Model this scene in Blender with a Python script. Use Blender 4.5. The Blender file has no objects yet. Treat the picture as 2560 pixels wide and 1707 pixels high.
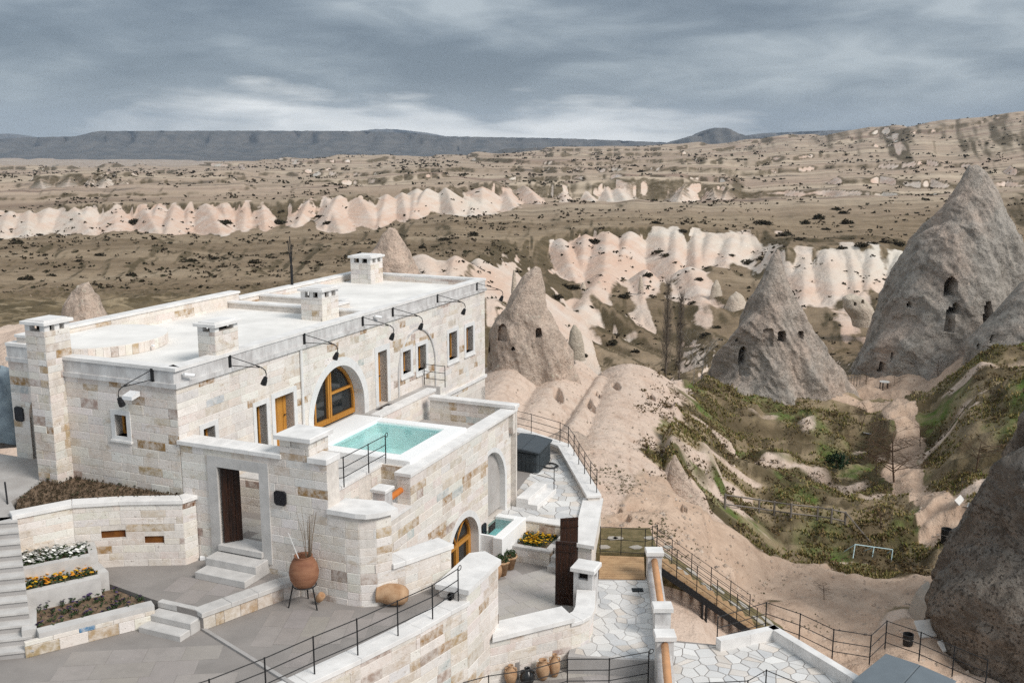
import bpy, bmesh, math, random
import numpy as np
from mathutils import Vector, Matrix
random.seed(7); rng = np.random.default_rng(11)
SC = bpy.context.scene; COL = SC.collection
R = math.radians
# ------------------------------------------------------------------ camera, world, sun, exposure
F = 2489.0; PITCH = math.atan((853.5 - 365.0) / F); CAMZ = 10.0
cam = bpy.data.cameras.new('camera'); cam.lens = 35.0; cam.sensor_width = 36.0
cam.clip_start = 0.5; cam.clip_end = 60000.0
co = bpy.data.objects.new('camera', cam); COL.objects.link(co)
co.location = (0, 0, CAMZ); co.rotation_euler = (math.pi / 2 - PITCH, 0, 0); SC.camera = co
vs = SC.view_settings; vs.view_transform = 'Standard'; vs.look = 'None'; vs.gamma = 1.0
vs.use_curve_mapping = False; SC.cycles.use_denoising = False; vs.exposure = 1.08
SUN_DIR = Vector((0.76, -0.56, 0.84)).normalized()      # towards the sun
sl = bpy.data.lights.new('sun', 'SUN'); sl.energy = 1.5; sl.angle = R(22); sl.color = (1.0, 0.95, 0.89)
so = bpy.data.objects.new('sun', sl); COL.objects.link(so); so.location = (20, -20, 60)
so.rotation_euler = SUN_DIR.to_track_quat('Z', 'Y').to_euler()

class NT:                                               # small node-tree helper
    def __init__(s, tree): s.t = tree; s.n = tree.nodes; s.l = tree.links
    def new(s, typ, **kw):
        nd = s.n.new(typ)
        for k, v in kw.items():
            if k.startswith('i_'):
                key = k[2:]; key = int(key) if key.isdigit() else key.replace('_', ' ')
                s.put(nd.inputs[key], v)
            else: setattr(nd, k, v)
        return nd
    def put(s, sock, v):
        if hasattr(v, 'bl_idname') and hasattr(v, 'outputs'): s.l.new(v.outputs[0], sock)
        elif isinstance(v, bpy.types.NodeSocket): s.l.new(v, sock)
        else:
            if isinstance(v, (tuple, list)) and len(v) == 3 and sock.type == 'RGBA': v = (*v, 1.0)
            sock.default_value = v
    def math(s, op, a, b=0.0, c=0.0, clamp=False):
        nd = s.n.new('ShaderNodeMath'); nd.operation = op; nd.use_clamp = clamp
        s.put(nd.inputs[0], a); s.put(nd.inputs[1], b); s.put(nd.inputs[2], c); return nd.outputs[0]
    def mix(s, f, a, b, mode='MIX'):
        nd = s.n.new('ShaderNodeMix'); nd.data_type = 'RGBA'; nd.blend_type = mode; nd.clamp_factor = True
        s.put(nd.inputs[0], f); s.put(nd.inputs[6], a); s.put(nd.inputs[7], b); return nd.outputs[2]
    def ramp(s, f, stops, interp='LINEAR'):
        nd = s.n.new('ShaderNodeValToRGB'); cr = nd.color_ramp; cr.interpolation = interp
        while len(cr.elements) < len(stops): cr.elements.new(0.5)
        for e, (p, c) in zip(cr.elements, stops):
            e.position = p; e.color = (c, c, c, 1) if isinstance(c, (int, float)) else (*c, 1)
        s.put(nd.inputs[0], f); return nd.outputs[0]
    def noise(s, vec, scale, detail=4, rough=0.55, dist=0.0, out=0):
        nd = s.n.new('ShaderNodeTexNoise'); nd.inputs['Scale'].default_value = scale
        nd.inputs['Detail'].default_value = detail; nd.inputs['Roughness'].default_value = rough
        nd.inputs['Distortion'].default_value = dist
        if vec is not None: s.put(nd.inputs['Vector'], vec)
        return nd.outputs[out]
    def mapping(s, vec, scale=(1, 1, 1), loc=(0, 0, 0), rot=(0, 0, 0)):
        nd = s.n.new('ShaderNodeMapping'); s.put(nd.inputs[0], vec)
        nd.inputs['Scale'].default_value = scale; nd.inputs['Location'].default_value = loc
        nd.inputs['Rotation'].default_value = rot; return nd.outputs[0]
    def pos(s): return s.n.new('ShaderNodeNewGeometry').outputs['Position']

world = bpy.data.worlds.new('World'); SC.world = world; world.use_nodes = True
def build_world():
    k = NT(world.node_tree); k.n.clear()
    sky = k.new('ShaderNodeTexSky'); sky.sky_type = 'NISHITA'; sky.sun_disc = False
    sky.sun_elevation = math.asin(SUN_DIR.z); sky.sun_rotation = math.atan2(SUN_DIR.x, SUN_DIR.y)
    tc = k.n.new('ShaderNodeTexCoord').outputs['Generated']
    sep = k.n.new('ShaderNodeSeparateXYZ'); k.put(sep.inputs[0], tc)
    el = sep.outputs[2]
    # stratus deck: broad soft masses and finer folds, stretched along the horizon
    big = k.noise(k.mapping(tc, (1.0, 1.0, 3.4), (8.2, 0.4, 0.05)), 3.4, 4, 0.5, 0.35)
    fine = k.noise(k.mapping(tc, (1.0, 1.0, 4.2), (2.2, 1.7, 0.6)), 9.0, 6, 0.55, 0.5)
    cl = k.math('ADD', k.math('MULTIPLY', big, 0.62), k.math('MULTIPLY', fine, 0.38))
    cl = k.math('ADD', cl, k.math('MULTIPLY', k.math('SUBTRACT', k.math('MULTIPLY', el, 1.0), 0.07), 0.9))   # the deck thins a little with height above the horizon
    deck = k.ramp(cl, [(0.395, (0.112, 0.138, 0.168)), (0.47, (0.152, 0.182, 0.214)), (0.54, (0.215, 0.248, 0.278)), (0.63, (0.325, 0.36, 0.385))])
    # torn gap of bright air under the deck, near the horizon
    gx = k.math('ADD', sep.outputs[0], k.math('MULTIPLY', k.math('SUBTRACT', fine, 0.5), 0.30))
    side = k.math('MULTIPLY', k.ramp(k.math('ADD', gx, 0.5), [(0.14, 0.0), (0.27, 1.0)]), k.ramp(k.math('ADD', gx, 0.5), [(0.60, 1.0), (0.72, 0.0)]))
    ge = k.math('ADD', k.math('ADD', el, k.math('MULTIPLY', sep.outputs[0], 0.025)), k.math('MULTIPLY', k.math('SUBTRACT', k.noise(k.mapping(tc, (1, 1, 5.0), (0.3, 0.9, 0.1)), 9.0, 4, 0.5, 0.2), 0.5), 0.085))
    gap = k.math('MULTIPLY', side, k.ramp(ge, [(0.0, 0.75), (0.014, 1.0), (0.027, 0.7), (0.045, 0.0)]), clamp=True)
    pale = k.ramp(el, [(0.0, 0.62), (0.03, 0.36), (0.065, 0.0)])
    c = k.mix(k.math('MULTIPLY', pale, k.ramp(k.math('ADD', gx, 0.5), [(0.55, 1.0), (0.80, 0.35)])), deck, (0.33, 0.375, 0.405))
    c = k.mix(gap, c, (0.72, 0.725, 0.715))
    # an overcast sky is brighter overhead than low down
    up = k.ramp(el, [(0.0, 1.0), (0.16, 1.0), (0.9, 1.35)])
    c = k.mix(1.0, c, up, 'MULTIPLY')
    neb = k.mix(1.0, sky, (0.10, 0.10, 0.10), 'MULTIPLY')
    c = k.mix(0.93, neb, c)
    bg = k.new('ShaderNodeBackground', i_Color=c, i_Strength=0.69)
    out = k.new('ShaderNodeOutputWorld'); k.l.new(bg.outputs[0], out.inputs[0])
build_world()

# ------------------------------------------------------------------ frames of reference
ANG = R(22.9)
U = np.array([math.sin(ANG), math.cos(ANG)]); V = np.array([-math.cos(ANG), math.sin(ANG)])
ORG = np.array([-8.52, 24.53])                          # front corner of the house
def L(u, v):                                            # house plan -> world plan
    q = ORG + u * U + v * V; return (float(q[0]), float(q[1]))
def W(u, v, z): q = L(u, v); return (q[0], q[1], z)
def ray(px, py):
    yu = (853.5 - py) / F
    return np.array([(px - 1280.0) / F, math.cos(PITCH) + math.sin(PITCH) * yu, -math.sin(PITCH) + math.cos(PITCH) * yu])
def ratio(py): r = ray(1280, py); return -r[2] / r[1]   # drop per metre of depth
def P(px, py, z):                                       # survey mark seen at a known level
    r = ray(px, py); t = (z - CAMZ) / r[2]; return (float(r[0] * t), float(r[1] * t), z)
def PD(px, py, D):                                      # survey mark at a known depth
    r = ray(px, py); t = D / r[1]; return (float(r[0] * t), D, float(CAMZ + r[2] * t))
def P2(px, py, z): return P(px, py, z)[:2]
def Lof(p): d = np.array(p[:2]) - ORG; return (float(d @ U), float(d @ V))

# ------------------------------------------------------------------ mesh and object helpers
class MB:
    def __init__(s): s.v = []; s.f = []; s.m = []; s.c = []
    def add(s, vs, fs, mi=0, col=None):
        b = len(s.v); s.v.extend([tuple(map(float, p)) for p in vs])
        for f in fs: s.f.append(tuple(b + i for i in f)); s.m.append(mi); s.c.append(col)
        return s
    HEX = [(0, 3, 2, 1), (4, 5, 6, 7), (0, 1, 5, 4), (1, 2, 6, 5), (2, 3, 7, 6), (3, 0, 4, 7)]
    def hexa(s, p8, mi=0, col=None): return s.add(p8, s.HEX, mi, col)
    def box(s, c, size, rz=0.0, mi=0, bev=0.0):
        cx, cy, cz = c; hx, hy, hz = size[0] / 2, size[1] / 2, size[2] / 2
        ca, sa = math.cos(rz), math.sin(rz)
        def T(x, y, z): return (cx + x * ca - y * sa, cy + x * sa + y * ca, cz + z)
        if bev <= 0:
            return s.hexa([T(-hx, -hy, -hz), T(hx, -hy, -hz), T(hx, hy, -hz), T(-hx, hy, -hz), T(-hx, -hy, hz), T(hx, -hy, hz), T(hx, hy, hz), T(-hx, hy, hz)], mi)
        b = bev
        r0 = [(-hx, -hy), (hx, -hy), (hx, hy), (-hx, hy)]
        def ring(ix, z): return [T(math.copysign(abs(x) - ix, x), math.copysign(abs(y) - ix, y), z) for x, y in r0]
        vs = ring(0, -hz) + ring(0, hz - b) + ring(b, hz)
        fs = [(3, 2, 1, 0)] + [(i, (i + 1) % 4, 4 + (i + 1) % 4, 4 + i) for i in range(4)] + [(4 + i, 4 + (i + 1) % 4, 8 + (i + 1) % 4, 8 + i) for i in range(4)] + [(8, 9, 10, 11)]
        return s.add(vs, fs, mi)
    def ubox(s, u0, u1, v0, v1, z0, z1, mi=0, bev=0.0):  # box given in house plan coordinates
        q = L((u0 + u1) / 2, (v0 + v1) / 2)
        return s.box((q[0], q[1], (z0 + z1) / 2), (abs(u1 - u0), abs(v1 - v0), abs(z1 - z0)), math.pi / 2 - ANG, mi, bev)
    def prism(s, poly, z0, z1, mi=0, zt=None):
        n = len(poly)
        a = sum(poly[i][0] * poly[(i + 1) % n][1] - poly[(i + 1) % n][0] * poly[i][1] for i in range(n))
        if a < 0:
            poly = list(poly)[::-1]
            if zt: zt = list(zt)[::-1]
        vs = [(x, y, z0) for x, y in poly] + [(x, y, (zt[i] if zt else z1)) for i, (x, y) in enumerate(poly)]
        fs = [tuple(range(n - 1, -1, -1)), tuple(range(n, 2 * n))] + [(i, (i + 1) % n, n + (i + 1) % n, n + i) for i in range(n)]
        return s.add(vs, fs, mi)
    def tube(s, pts, r, n=6, mi=0, caps=True):
        pts = [Vector(p) for p in pts]; rs = r if isinstance(r, (list, tuple)) else [r] * len(pts)
        vs = []
        for i, p in enumerate(pts):
            t = (pts[min(i + 1, len(pts) - 1)] - pts[max(i - 1, 0)]).normalized()
            a = t.cross(Vector((0, 0, 1)) if abs(t.z) < 0.9 else Vector((1, 0, 0))).normalized(); b = t.cross(a)
            vs += [p + (a * math.cos(2 * math.pi * k / n) + b * math.sin(2 * math.pi * k / n)) * rs[i] for k in range(n)]
        fs = [(i * n + k, i * n + (k + 1) % n, (i + 1) * n + (k + 1) % n, (i + 1) * n + k) for i in range(len(pts) - 1) for k in range(n)]
        if caps: fs += [tuple(range(n - 1, -1, -1)), tuple((len(pts) - 1) * n + k for k in range(n))]
        return s.add(vs, fs, mi)
    def lathe(s, c, prof, n=24, mi=0, axis=None):
        c = Vector(c); ax = Vector(axis).normalized() if axis else Vector((0, 0, 1))
        a = ax.orthogonal().normalized(); b = ax.cross(a)
        vs = [c + ax * h + (a * math.cos(2 * math.pi * k / n) + b * math.sin(2 * math.pi * k / n)) * r for r, h in prof for k in range(n)]
        fs = [(i * n + k, i * n + (k + 1) % n, (i + 1) * n + (k + 1) % n, (i + 1) * n + k) for i in range(len(prof) - 1) for k in range(n)]
        return s.add(vs, fs, mi)
    def build(s, name, mats, parent=None, smooth=False, loc=None):
        if not s.v: return None
        me = bpy.data.meshes.new(name)
        a = np.array(s.v, float)
        base = wloc(parent) if parent is not None else (np.array(loc, float) if loc is not None else np.array([(a[:, 0].min() + a[:, 0].max()) / 2, (a[:, 1].min() + a[:, 1].max()) / 2, a[:, 2].min()]))
        me.from_pydata((a - base).tolist(), [], s.f)
        mats = mats if isinstance(mats, (list, tuple)) else [mats]
        for m in mats: me.materials.append(m)
        if len(mats) > 1: me.polygons.foreach_set('material_index', s.m)
        if any(c is not None for c in s.c):
            at = me.attributes.new('tone', 'FLOAT_COLOR', 'FACE')
            at.data.foreach_set('color', np.array([(*(c or (1, 1, 1)), 1.0) for c in s.c], 'f').ravel())
        if smooth: me.polygons.foreach_set('use_smooth', [True] * len(me.polygons))
        me.update()
        o = bpy.data.objects.new(name, me); COL.objects.link(o)
        if parent is not None: o.parent = parent
        else: o.location = base
        return o
def wloc(o): 
    p = np.array(o.location, float)
    while o.parent is not None: o = o.parent; p = p + np.array(o.location, float)
    return p
def tag(o, label=None, cat=None, group=None, kind=None):
    if label: o['label'] = label
    if cat: o['category'] = cat
    if group: o['group'] = group
    if kind: o['kind'] = kind
    return o
def thing(name, label, cat, loc=(0, 0, 0), group=None):
    o = bpy.data.objects.new(name, None); COL.objects.link(o); o.location = loc; o.empty_display_size = 0.2
    return tag(o, label, cat, group)
def struct(name, mb, mats, smooth=False): return tag(mb.build(name, mats, smooth=smooth), kind='structure')

# ------------------------------------------------------------------ materials
def mat(name, col=(0.5, 0.5, 0.5), rough=0.8, spec=0.3, metal=0.0, var=0.0, vscale=3.0, bump=0.0, bscale=30.0, col2=None, stretch=(1, 1, 1), detail=5):
    m = bpy.data.materials.new(name); m.use_nodes = True; k = NT(m.node_tree)
    bs = k.n['Principled BSDF']; bs.inputs['Roughness'].default_value = rough
    bs.inputs['Specular IOR Level'].default_value = spec; bs.inputs['Metallic'].default_value = metal
    p = k.mapping(k.pos(), stretch)
    c2 = col2 if col2 else tuple(x * (1 - var) for x in col)
    if var > 0 or col2:
        f = k.ramp(k.noise(p, vscale, detail, 0.6), [(0.35, 0.0), (0.68, 1.0)])
        k.put(bs.inputs['Base Color'], k.mix(f, col, c2))
    else: bs.inputs['Base Color'].default_value = (*col, 1)
    if bump > 0:
        b = k.new('ShaderNodeBump', i_Strength=bump, i_Distance=0.02, i_Height=k.noise(p, bscale, 4))
        k.l.new(b.outputs[0], bs.inputs['Normal'])
    return m
def stone_mat(name, from_object):
    m = bpy.data.materials.new(name); m.use_nodes = True; k = NT(m.node_tree); bs = k.n['Principled BSDF']
    bs.inputs['Roughness'].default_value = 0.9; bs.inputs['Specular IOR Level'].default_value = 0.15
    if from_object: tone = k.n.new('ShaderNodeObjectInfo').outputs['Color']
    else: tone = k.new('ShaderNodeAttribute', attribute_name='tone').outputs['Color']
    p = k.pos()
    n1 = k.noise(p, 5.0, 6, 0.65); n2 = k.noise(p, 26.0, 5, 0.6); n3 = k.noise(k.mapping(p, (1, 1, 1.6)), 2.1, 4, 0.6)
    c = k.mix(k.ramp(n1, [(0.40, 0.0), (0.60, 0.62)]), tone, (0.735, 0.69, 0.645))
    c = k.mix(k.ramp(k.noise(k.mapping(p, (1, 1, 2.2)), 1.5, 6, 0.72), [(0.57, 0.0), (0.67, 0.55)]), c, (0.42, 0.315, 0.21))
    c = k.mix(k.ramp(k.noise(k.mapping(p, (1, 1, 0.35)), 2.4, 5, 0.65), [(0.55, 0.0), (0.72, 0.35)]), c, (0.40, 0.365, 0.33))
    c = k.mix(k.ramp(k.noise(p, 11.0, 5, 0.7), [(0.55, 0.0), (0.70, 0.5)]), c, (0.50, 0.43, 0.36))
    c = k.mix(k.ramp(k.noise(p, 15.0, 3, 0.6), [(0.66, 0.0), (0.71, 0.75)]), c, (0.16, 0.125, 0.10))
    c = k.mix(k.ramp(n2, [(0.60, 0.0), (0.72, 0.5)]), c, (0.27, 0.23, 0.19))
    k.put(bs.inputs['Base Color'], c)
    b = k.new('ShaderNodeBump', i_Strength=0.55, i_Distance=0.015, i_Height=k.math('ADD', n2, k.math('MULTIPLY', n1, 0.6)))
    k.l.new(b.outputs[0], bs.inputs['Normal']); return m
def water_mat(name, tint):
    m = bpy.data.materials.new(name); m.use_nodes = True; k = NT(m.node_tree); k.n.clear()
    tr = k.new('ShaderNodeBsdfTransparent', i_Color=tint)
    bmp = k.new('ShaderNodeBump', i_Strength=0.12, i_Distance=0.05, i_Height=k.noise(k.pos(), 5.0, 3))
    gl = k.new('ShaderNodeBsdfGlossy', i_Roughness=0.03); k.l.new(bmp.outputs[0], gl.inputs['Normal'])
    fr = k.new('ShaderNodeFresnel', i_IOR=1.33); k.l.new(bmp.outputs[0], fr.inputs['Normal'])
    mx = k.new('ShaderNodeMixShader'); k.l.new(fr.outputs[0], mx.inputs[0]); k.l.new(tr.outputs[0], mx.inputs[1]); k.l.new(gl.outputs[0], mx.inputs[2])
    o = k.new('ShaderNodeOutputMaterial'); k.l.new(mx.outputs[0], o.inputs[0]); return m
M = {}
M['stone'] = stone_mat('stone_block', True); M['stone_j'] = stone_mat('stone_block_joined', False)
M['mortar'] = mat('lime_mortar', (0.69, 0.635, 0.58), 0.95, 0.1, var=0.22, vscale=6, bump=0.4)
M['coping'] = mat('pale_coping_stone', (0.77, 0.75, 0.73), 0.75, 0.25, var=0.2, vscale=2.2, bump=0.15)
M['parapet'] = mat('veined_grey_marble', (0.64, 0.63, 0.62), 0.7, 0.25, col2=(0.42, 0.40, 0.39), vscale=3.5, stretch=(1, 1, 0.5), bump=0.1)
M['roof'] = mat('white_roof_screed', (0.81, 0.785, 0.75), 0.85, 0.2, var=0.20, vscale=0.7, bump=0.1, bscale=12)
M['plaster'] = mat('grey_white_plaster', (0.70, 0.695, 0.685), 0.85, 0.2, var=0.12, vscale=4, bump=0.1)
M['wood'] = mat('honey_varnished_wood', (0.52, 0.25, 0.045), 0.45, 0.4, col2=(0.38, 0.16, 0.03), vscale=6, stretch=(3, 3, 0.4))
M['darkwood'] = mat('dark_brown_stained_wood', (0.014, 0.008, 0.006), 0.5, 0.3, col2=(0.05, 0.018, 0.008), vscale=5, stretch=(4, 4, 0.35), bump=0.2)
M['glass'] = mat('dark_window_glass', (0.012, 0.016, 0.018), 0.06, 0.6)
M['iron'] = mat('black_wrought_iron', (0.012, 0.012, 0.013), 0.55, 0.35)
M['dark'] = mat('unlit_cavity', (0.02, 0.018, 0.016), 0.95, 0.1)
M['paving'] = mat('grey_stone_paving', (0.335, 0.315, 0.30), 0.85, 0.2, col2=(0.42, 0.405, 0.395), vscale=0.8, bump=0.15)
M['tile'] = mat('worn_limestone_tile', (0.35, 0.325, 0.305), 0.8, 0.25, col2=(0.45, 0.43, 0.41), vscale=1.3, bump=0.15)
M['grout'] = mat('dull_grout', (0.285, 0.262, 0.246), 0.95, 0.1, var=0.18, vscale=1.2)
M['step'] = mat('pale_step_stone', (0.56, 0.54, 0.52), 0.8, 0.2, var=0.2, vscale=3, bump=0.15)
M['terracotta'] = mat('terracotta', (0.33, 0.165, 0.095), 0.75, 0.25, col2=(0.19, 0.08, 0.045), vscale=3.2, stretch=(0.4, 0.4, 1.6), bump=0.2, bscale=18)
M['clay'] = mat('pale_weathered_clay', (0.47, 0.31, 0.19), 0.85, 0.2, col2=(0.32, 0.18, 0.095), vscale=5, bump=0.35)
M['blackclay'] = mat('black_glazed_clay', (0.014, 0.015, 0.016), 0.3, 0.5)
M['orangelog'] = mat('orange_varnished_log', (0.62, 0.19, 0.035), 0.5, 0.35, var=0.25, vscale=5)
M['log'] = mat('tan_peeled_log', (0.60, 0.315, 0.155), 0.6, 0.3, var=0.2, vscale=4, stretch=(1, 1, 1))
M['deck'] = mat('weathered_deck_board', (0.46, 0.30, 0.165), 0.75, 0.25, col2=(0.33, 0.20, 0.105), vscale=3, bump=0.2)
M['poolwhite'] = mat('white_pool_coping', (0.84, 0.84, 0.835), 0.6, 0.3, var=0.05, vscale=2)
M['basin'] = mat('turquoise_pool_lining', (0.82, 0.965, 0.955), 0.6, 0.3, var=0.1, vscale=3)
M['basin2'] = mat('teal_pool_lining', (0.42, 0.85, 0.86), 0.6, 0.3, var=0.15, vscale=3)
M['water'] = water_mat('pool_water', (0.84, 0.985, 0.975))
M['spa'] = mat('slate_blue_vinyl', (0.055, 0.066, 0.076), 0.5, 0.35, var=0.12, vscale=3)
M['spaside'] = mat('dark_spa_panel', (0.045, 0.055, 0.062), 0.6, 0.3, var=0.2, vscale=5)
M['soil'] = mat('bare_planting_soil', (0.22, 0.155, 0.105), 0.95, 0.1, var=0.4, vscale=9, bump=0.5)
M['white'] = mat('white_painted_metal', (0.78, 0.78, 0.78), 0.4, 0.4)
M['plate'] = mat('black_enamel_plate', (0.008, 0.008, 0.012), 0.4, 0.4)
# ------------------------------------------------------------------ stone walls
PALETTE = [((0.71, 0.665, 0.61), 32), ((0.74, 0.71, 0.67), 30), ((0.69, 0.63, 0.57), 16), ((0.67, 0.60, 0.545), 10), ((0.64, 0.625, 0.60), 9),
           ((0.58, 0.51, 0.43), 6), ((0.43, 0.32, 0.195), 3.0), ((0.31, 0.185, 0.08), 2.2), ((0.36, 0.275, 0.235), 2.8), ((0.44, 0.48, 0.48), 1.2), ((0.14, 0.06, 0.022), 0.35)]
PC = [c for c, w in PALETTE]; PWT = [w for c, w in PALETTE]
PWT_BROWN = [20, 16, 16, 13, 9, 15, 8, 5, 5, 1.2, 0.6]
def tone(r, wt): 
    c = r.choices(PC, wt)[0]; g = r.uniform(0.88, 1.05); return tuple(min(0.85, x * g * r.uniform(0.975, 1.025) * h) for x, h in zip(c, (1.0, 0.985, 0.975)))
def unit_stone(seed):
    r = random.Random(seed); j = lambda: r.uniform(-0.012, 0.012)
    vs = [(-.5, 0, -.5), (.5, 0, -.5), (.5, 0, .5), (-.5, 0, .5)]
    vs += [(-.493 + j(), -.6, -.482 + j()), (.493 + j(), -.6, -.482 + j()), (.493 + j(), -.6, .482 + j()), (-.493 + j(), -.6, .482 + j())]
    vs += [(-.475 + j(), -1 + 6 * j(), -.445 + j()), (.475 + j(), -1 + 6 * j(), -.445 + j()), (.475 + j(), -1 + 6 * j(), .445 + j()), (-.475 + j(), -1 + 6 * j(), .445 + j())]
    fs = [(i, (i + 1) % 4, 4 + (i + 1) % 4, 4 + i) for i in range(4)] + [(4 + i, 4 + (i + 1) % 4, 8 + (i + 1) % 4, 8 + i) for i in range(4)] + [(8, 9, 10, 11)]
    return vs, fs
USTONE = [unit_stone(i) for i in range(6)]; UMESH = []
for vs_, fs_ in USTONE:
    me = bpy.data.meshes.new('stone'); me.from_pydata(vs_, [], fs_); me.materials.append(M['stone']); UMESH.append(me)
class Path:
    def __init__(s, pts):
        s.p = [Vector((x, y)) for x, y in pts]; s.cum = [0.0]
        for a, b in zip(s.p, s.p[1:]): s.cum.append(s.cum[-1] + (b - a).length)
        s.len = s.cum[-1]
    def at(s, q):
        for i in range(len(s.p) - 1):
            if q <= s.cum[i + 1] + 1e-9 or i == len(s.p) - 2:
                d = (s.p[i + 1] - s.p[i]).normalized(); x = s.p[i] + d * (q - s.cum[i])
                return x, d, Vector((d.y, -d.x))
    def node_normal(s, q):                               # averaged normal at the corners so thick walls mitre
        n = Vector((0, 0))
        for e in (-0.02, 0.02): n += s.at(min(max(q + e, 0), s.len))[2]
        n.normalize(); c = n.dot(s.at(min(q + 0.02, s.len))[2]); return n / max(c, 0.5)
def arch_hole(s0, s1, z0, zs, zt, ptd=1.0): return ('arch', s0, s1, z0, zs, zt)
def rect_hole(s0, s1, z0, z1): return ('rect', s0, s1, z0, z1)
def hole_span(h, q):
    if not (h[1] < q < h[2]): return None
    if h[0] == 'rect': return (h[3], h[4])
    c = (h[1] + h[2]) / 2; a = (h[2] - h[1]) / 2; t = max(0.0, 1 - ((q - c) / a) ** 2) ** 0.54
    return (h[3], h[4] + (h[5] - h[4]) * t)
STORE = {}
def wall(th, path, z0, tops, thick=0.4, holes=(), seed=1, course=0.21, wt=None, stones=True, zs=None, core='wall', lens=(0.3, 0.95), relief=0.010, back=False):
    """core strip along a plan path (faces right of its direction) and its courses of stones"""
    pt = Path(path) if not isinstance(path, Path) else path; r = random.Random(seed); wt = wt or PWT
    tops = tops if isinstance(tops, list) else [(0.0, tops)]
    def top(q):
        z = tops[0][1]
        for a, b in tops:
            if q >= a - 1e-6: z = b
        return z
    cuts = set(pt.cum) | {a for a, b in tops if 0 < a < pt.len}
    for h in holes:
        cuts |= {h[1], h[2]}
        if h[0] == 'arch': cuts |= {h[1] + (h[2] - h[1]) * k / 20 for k in range(21)}
    cuts = sorted(c for c in cuts if -1e-6 <= c <= pt.len + 1e-6); cuts = [c for i, c in enumerate(cuts) if i == 0 or c - cuts[i - 1] > 1e-4]
    mb = MB()
    for a, b in zip(cuts, cuts[1:]):
        m = (a + b) / 2; segs = [((z0, z0), (top(m), top(m)))]
        for h in holes:
            sp = hole_span(h, m)
            if sp is None: continue
            ha = hole_span(h, a + 1e-5) or (h[3], h[3]); hb = hole_span(h, b - 1e-5) or (h[3], h[3]); ns = []
            for lo, hi in segs:
                if sp[0] > lo[0] + 1e-4: ns.append((lo, (min(hi[0], ha[0]), min(hi[1], hb[0]))))
                if sp[1] < hi[0] - 1e-4: ns.append(((max(lo[0], ha[1]), max(lo[1], hb[1])), hi))
            segs = ns if sp[0] < top(m) else segs
        xa = pt.at(a)[0]; xb = pt.at(b)[0]; na = pt.node_normal(a); nb = pt.node_normal(b)
        for lo, hi in segs:
            ia, ib = xa - na * thick, xb - nb * thick
            mb.hexa([(xa.x, xa.y, lo[0]), (xb.x, xb.y, lo[1]), (ib.x, ib.y, lo[1]), (ia.x, ia.y, lo[0]), (xa.x, xa.y, hi[0]), (xb.x, xb.y, hi[1]), (ib.x, ib.y, hi[1]), (ia.x, ia.y, hi[0])])
    w = mb.build(core, M['mortar'], th)
    if stones:
        zmax = max(b for a, b in tops); z = zs if zs is not None else z0; lst = STORE.setdefault(th.name, [])
        qs = np.arange(0, pt.len, 0.02)
        while z < zmax - 0.05:
            hgt = min(course * r.choice((0.78, 0.92, 1.0, 1.0, 1.1, 1.25)) * r.uniform(0.95, 1.05), zmax - z)
            if zmax - z - hgt < 0.07: hgt = zmax - z
            ok = np.ones(len(qs), bool)
            for i, q in enumerate(qs):
                if top(q) < z + hgt - 0.03: ok[i] = False; continue
                for h in holes:
                    if h[1] - 0.01 < q < h[2] + 0.01:
                        sp = hole_span(h, q)
                        if sp and sp[0] < z + hgt - 0.02 and sp[1] > z + 0.02: ok[i] = False; break
            i = 0
            while i < len(qs):
                if not ok[i]: i += 1; continue
                j = i
                while j < len(qs) and ok[j]: j += 1
                a, b = qs[i], qs[j - 1] + 0.02; i = j; b = min(b, pt.len)
                q = a
                while q < b - 0.04:
                    ln = min(r.uniform(*lens), b - q)
                    if b - q - ln < 0.16: ln = b - q
                    for c in pt.cum[1:-1]:
                        if q + 0.05 < c < q + ln: ln = c - q
                    x, d, n = pt.at(q + ln / 2)
                    lst.append((x.x, x.y, z + hgt / 2, math.atan2(d.y, d.x), ln - 0.006, hgt - 0.006, relief * r.uniform(0.35, 1.0), tone(r, wt), w))
                    q += ln
            z += hgt
    return w
def flush_stones(th, limit=300):
    lst = STORE.pop(th.name, []); c = np.array([0, 0, CAMZ]); sc = []
    for st in lst:
        p = np.array(st[:3]); d = c - p; D = np.linalg.norm(d); n = np.array([math.sin(st[3]), -math.cos(st[3]), 0])
        px = 1280 + F * p[0] / max(p[1], 1); inside = -60 < px < 2620 and (CAMZ - p[2]) / max(p[1], 1) < 0.60
        sc.append((max(0.0, float(n @ d) / D) * st[4] * st[5] / D ** 2) * (1 if inside else 0.02))
    order = sorted(range(len(lst)), key=lambda i: -sc[i]); mb = MB(); base = wloc(th); r = random.Random(len(lst))
    for rank, i in enumerate(order):
        x, y, z, rz, ln, hg, rel, tn, w = lst[i]; k = r.randrange(6)
        if rank < limit and sc[i] > 0:
            o = bpy.data.objects.new('stone', UMESH[k]); COL.objects.link(o); o.parent = w
            wb = wloc(w); o.location = (x - wb[0], y - wb[1], z - wb[2]); o.rotation_euler = (0, 0, rz); o.scale = (ln, rel, hg); o.color = (*tn, 1)
        else:
            ca, sa = math.cos(rz), math.sin(rz); vs_, fs_ = USTONE[k]
            mb.add([(x + vx * ln * ca - vy * rel * sa, y + vx * ln * sa + vy * rel * ca, z + vz * hg) for vx, vy, vz in vs_], fs_, 0, tn)
    if mb.v: o = mb.build('stone_courses', M['stone_j'], th); o['kind'] = 'stuff'
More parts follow.
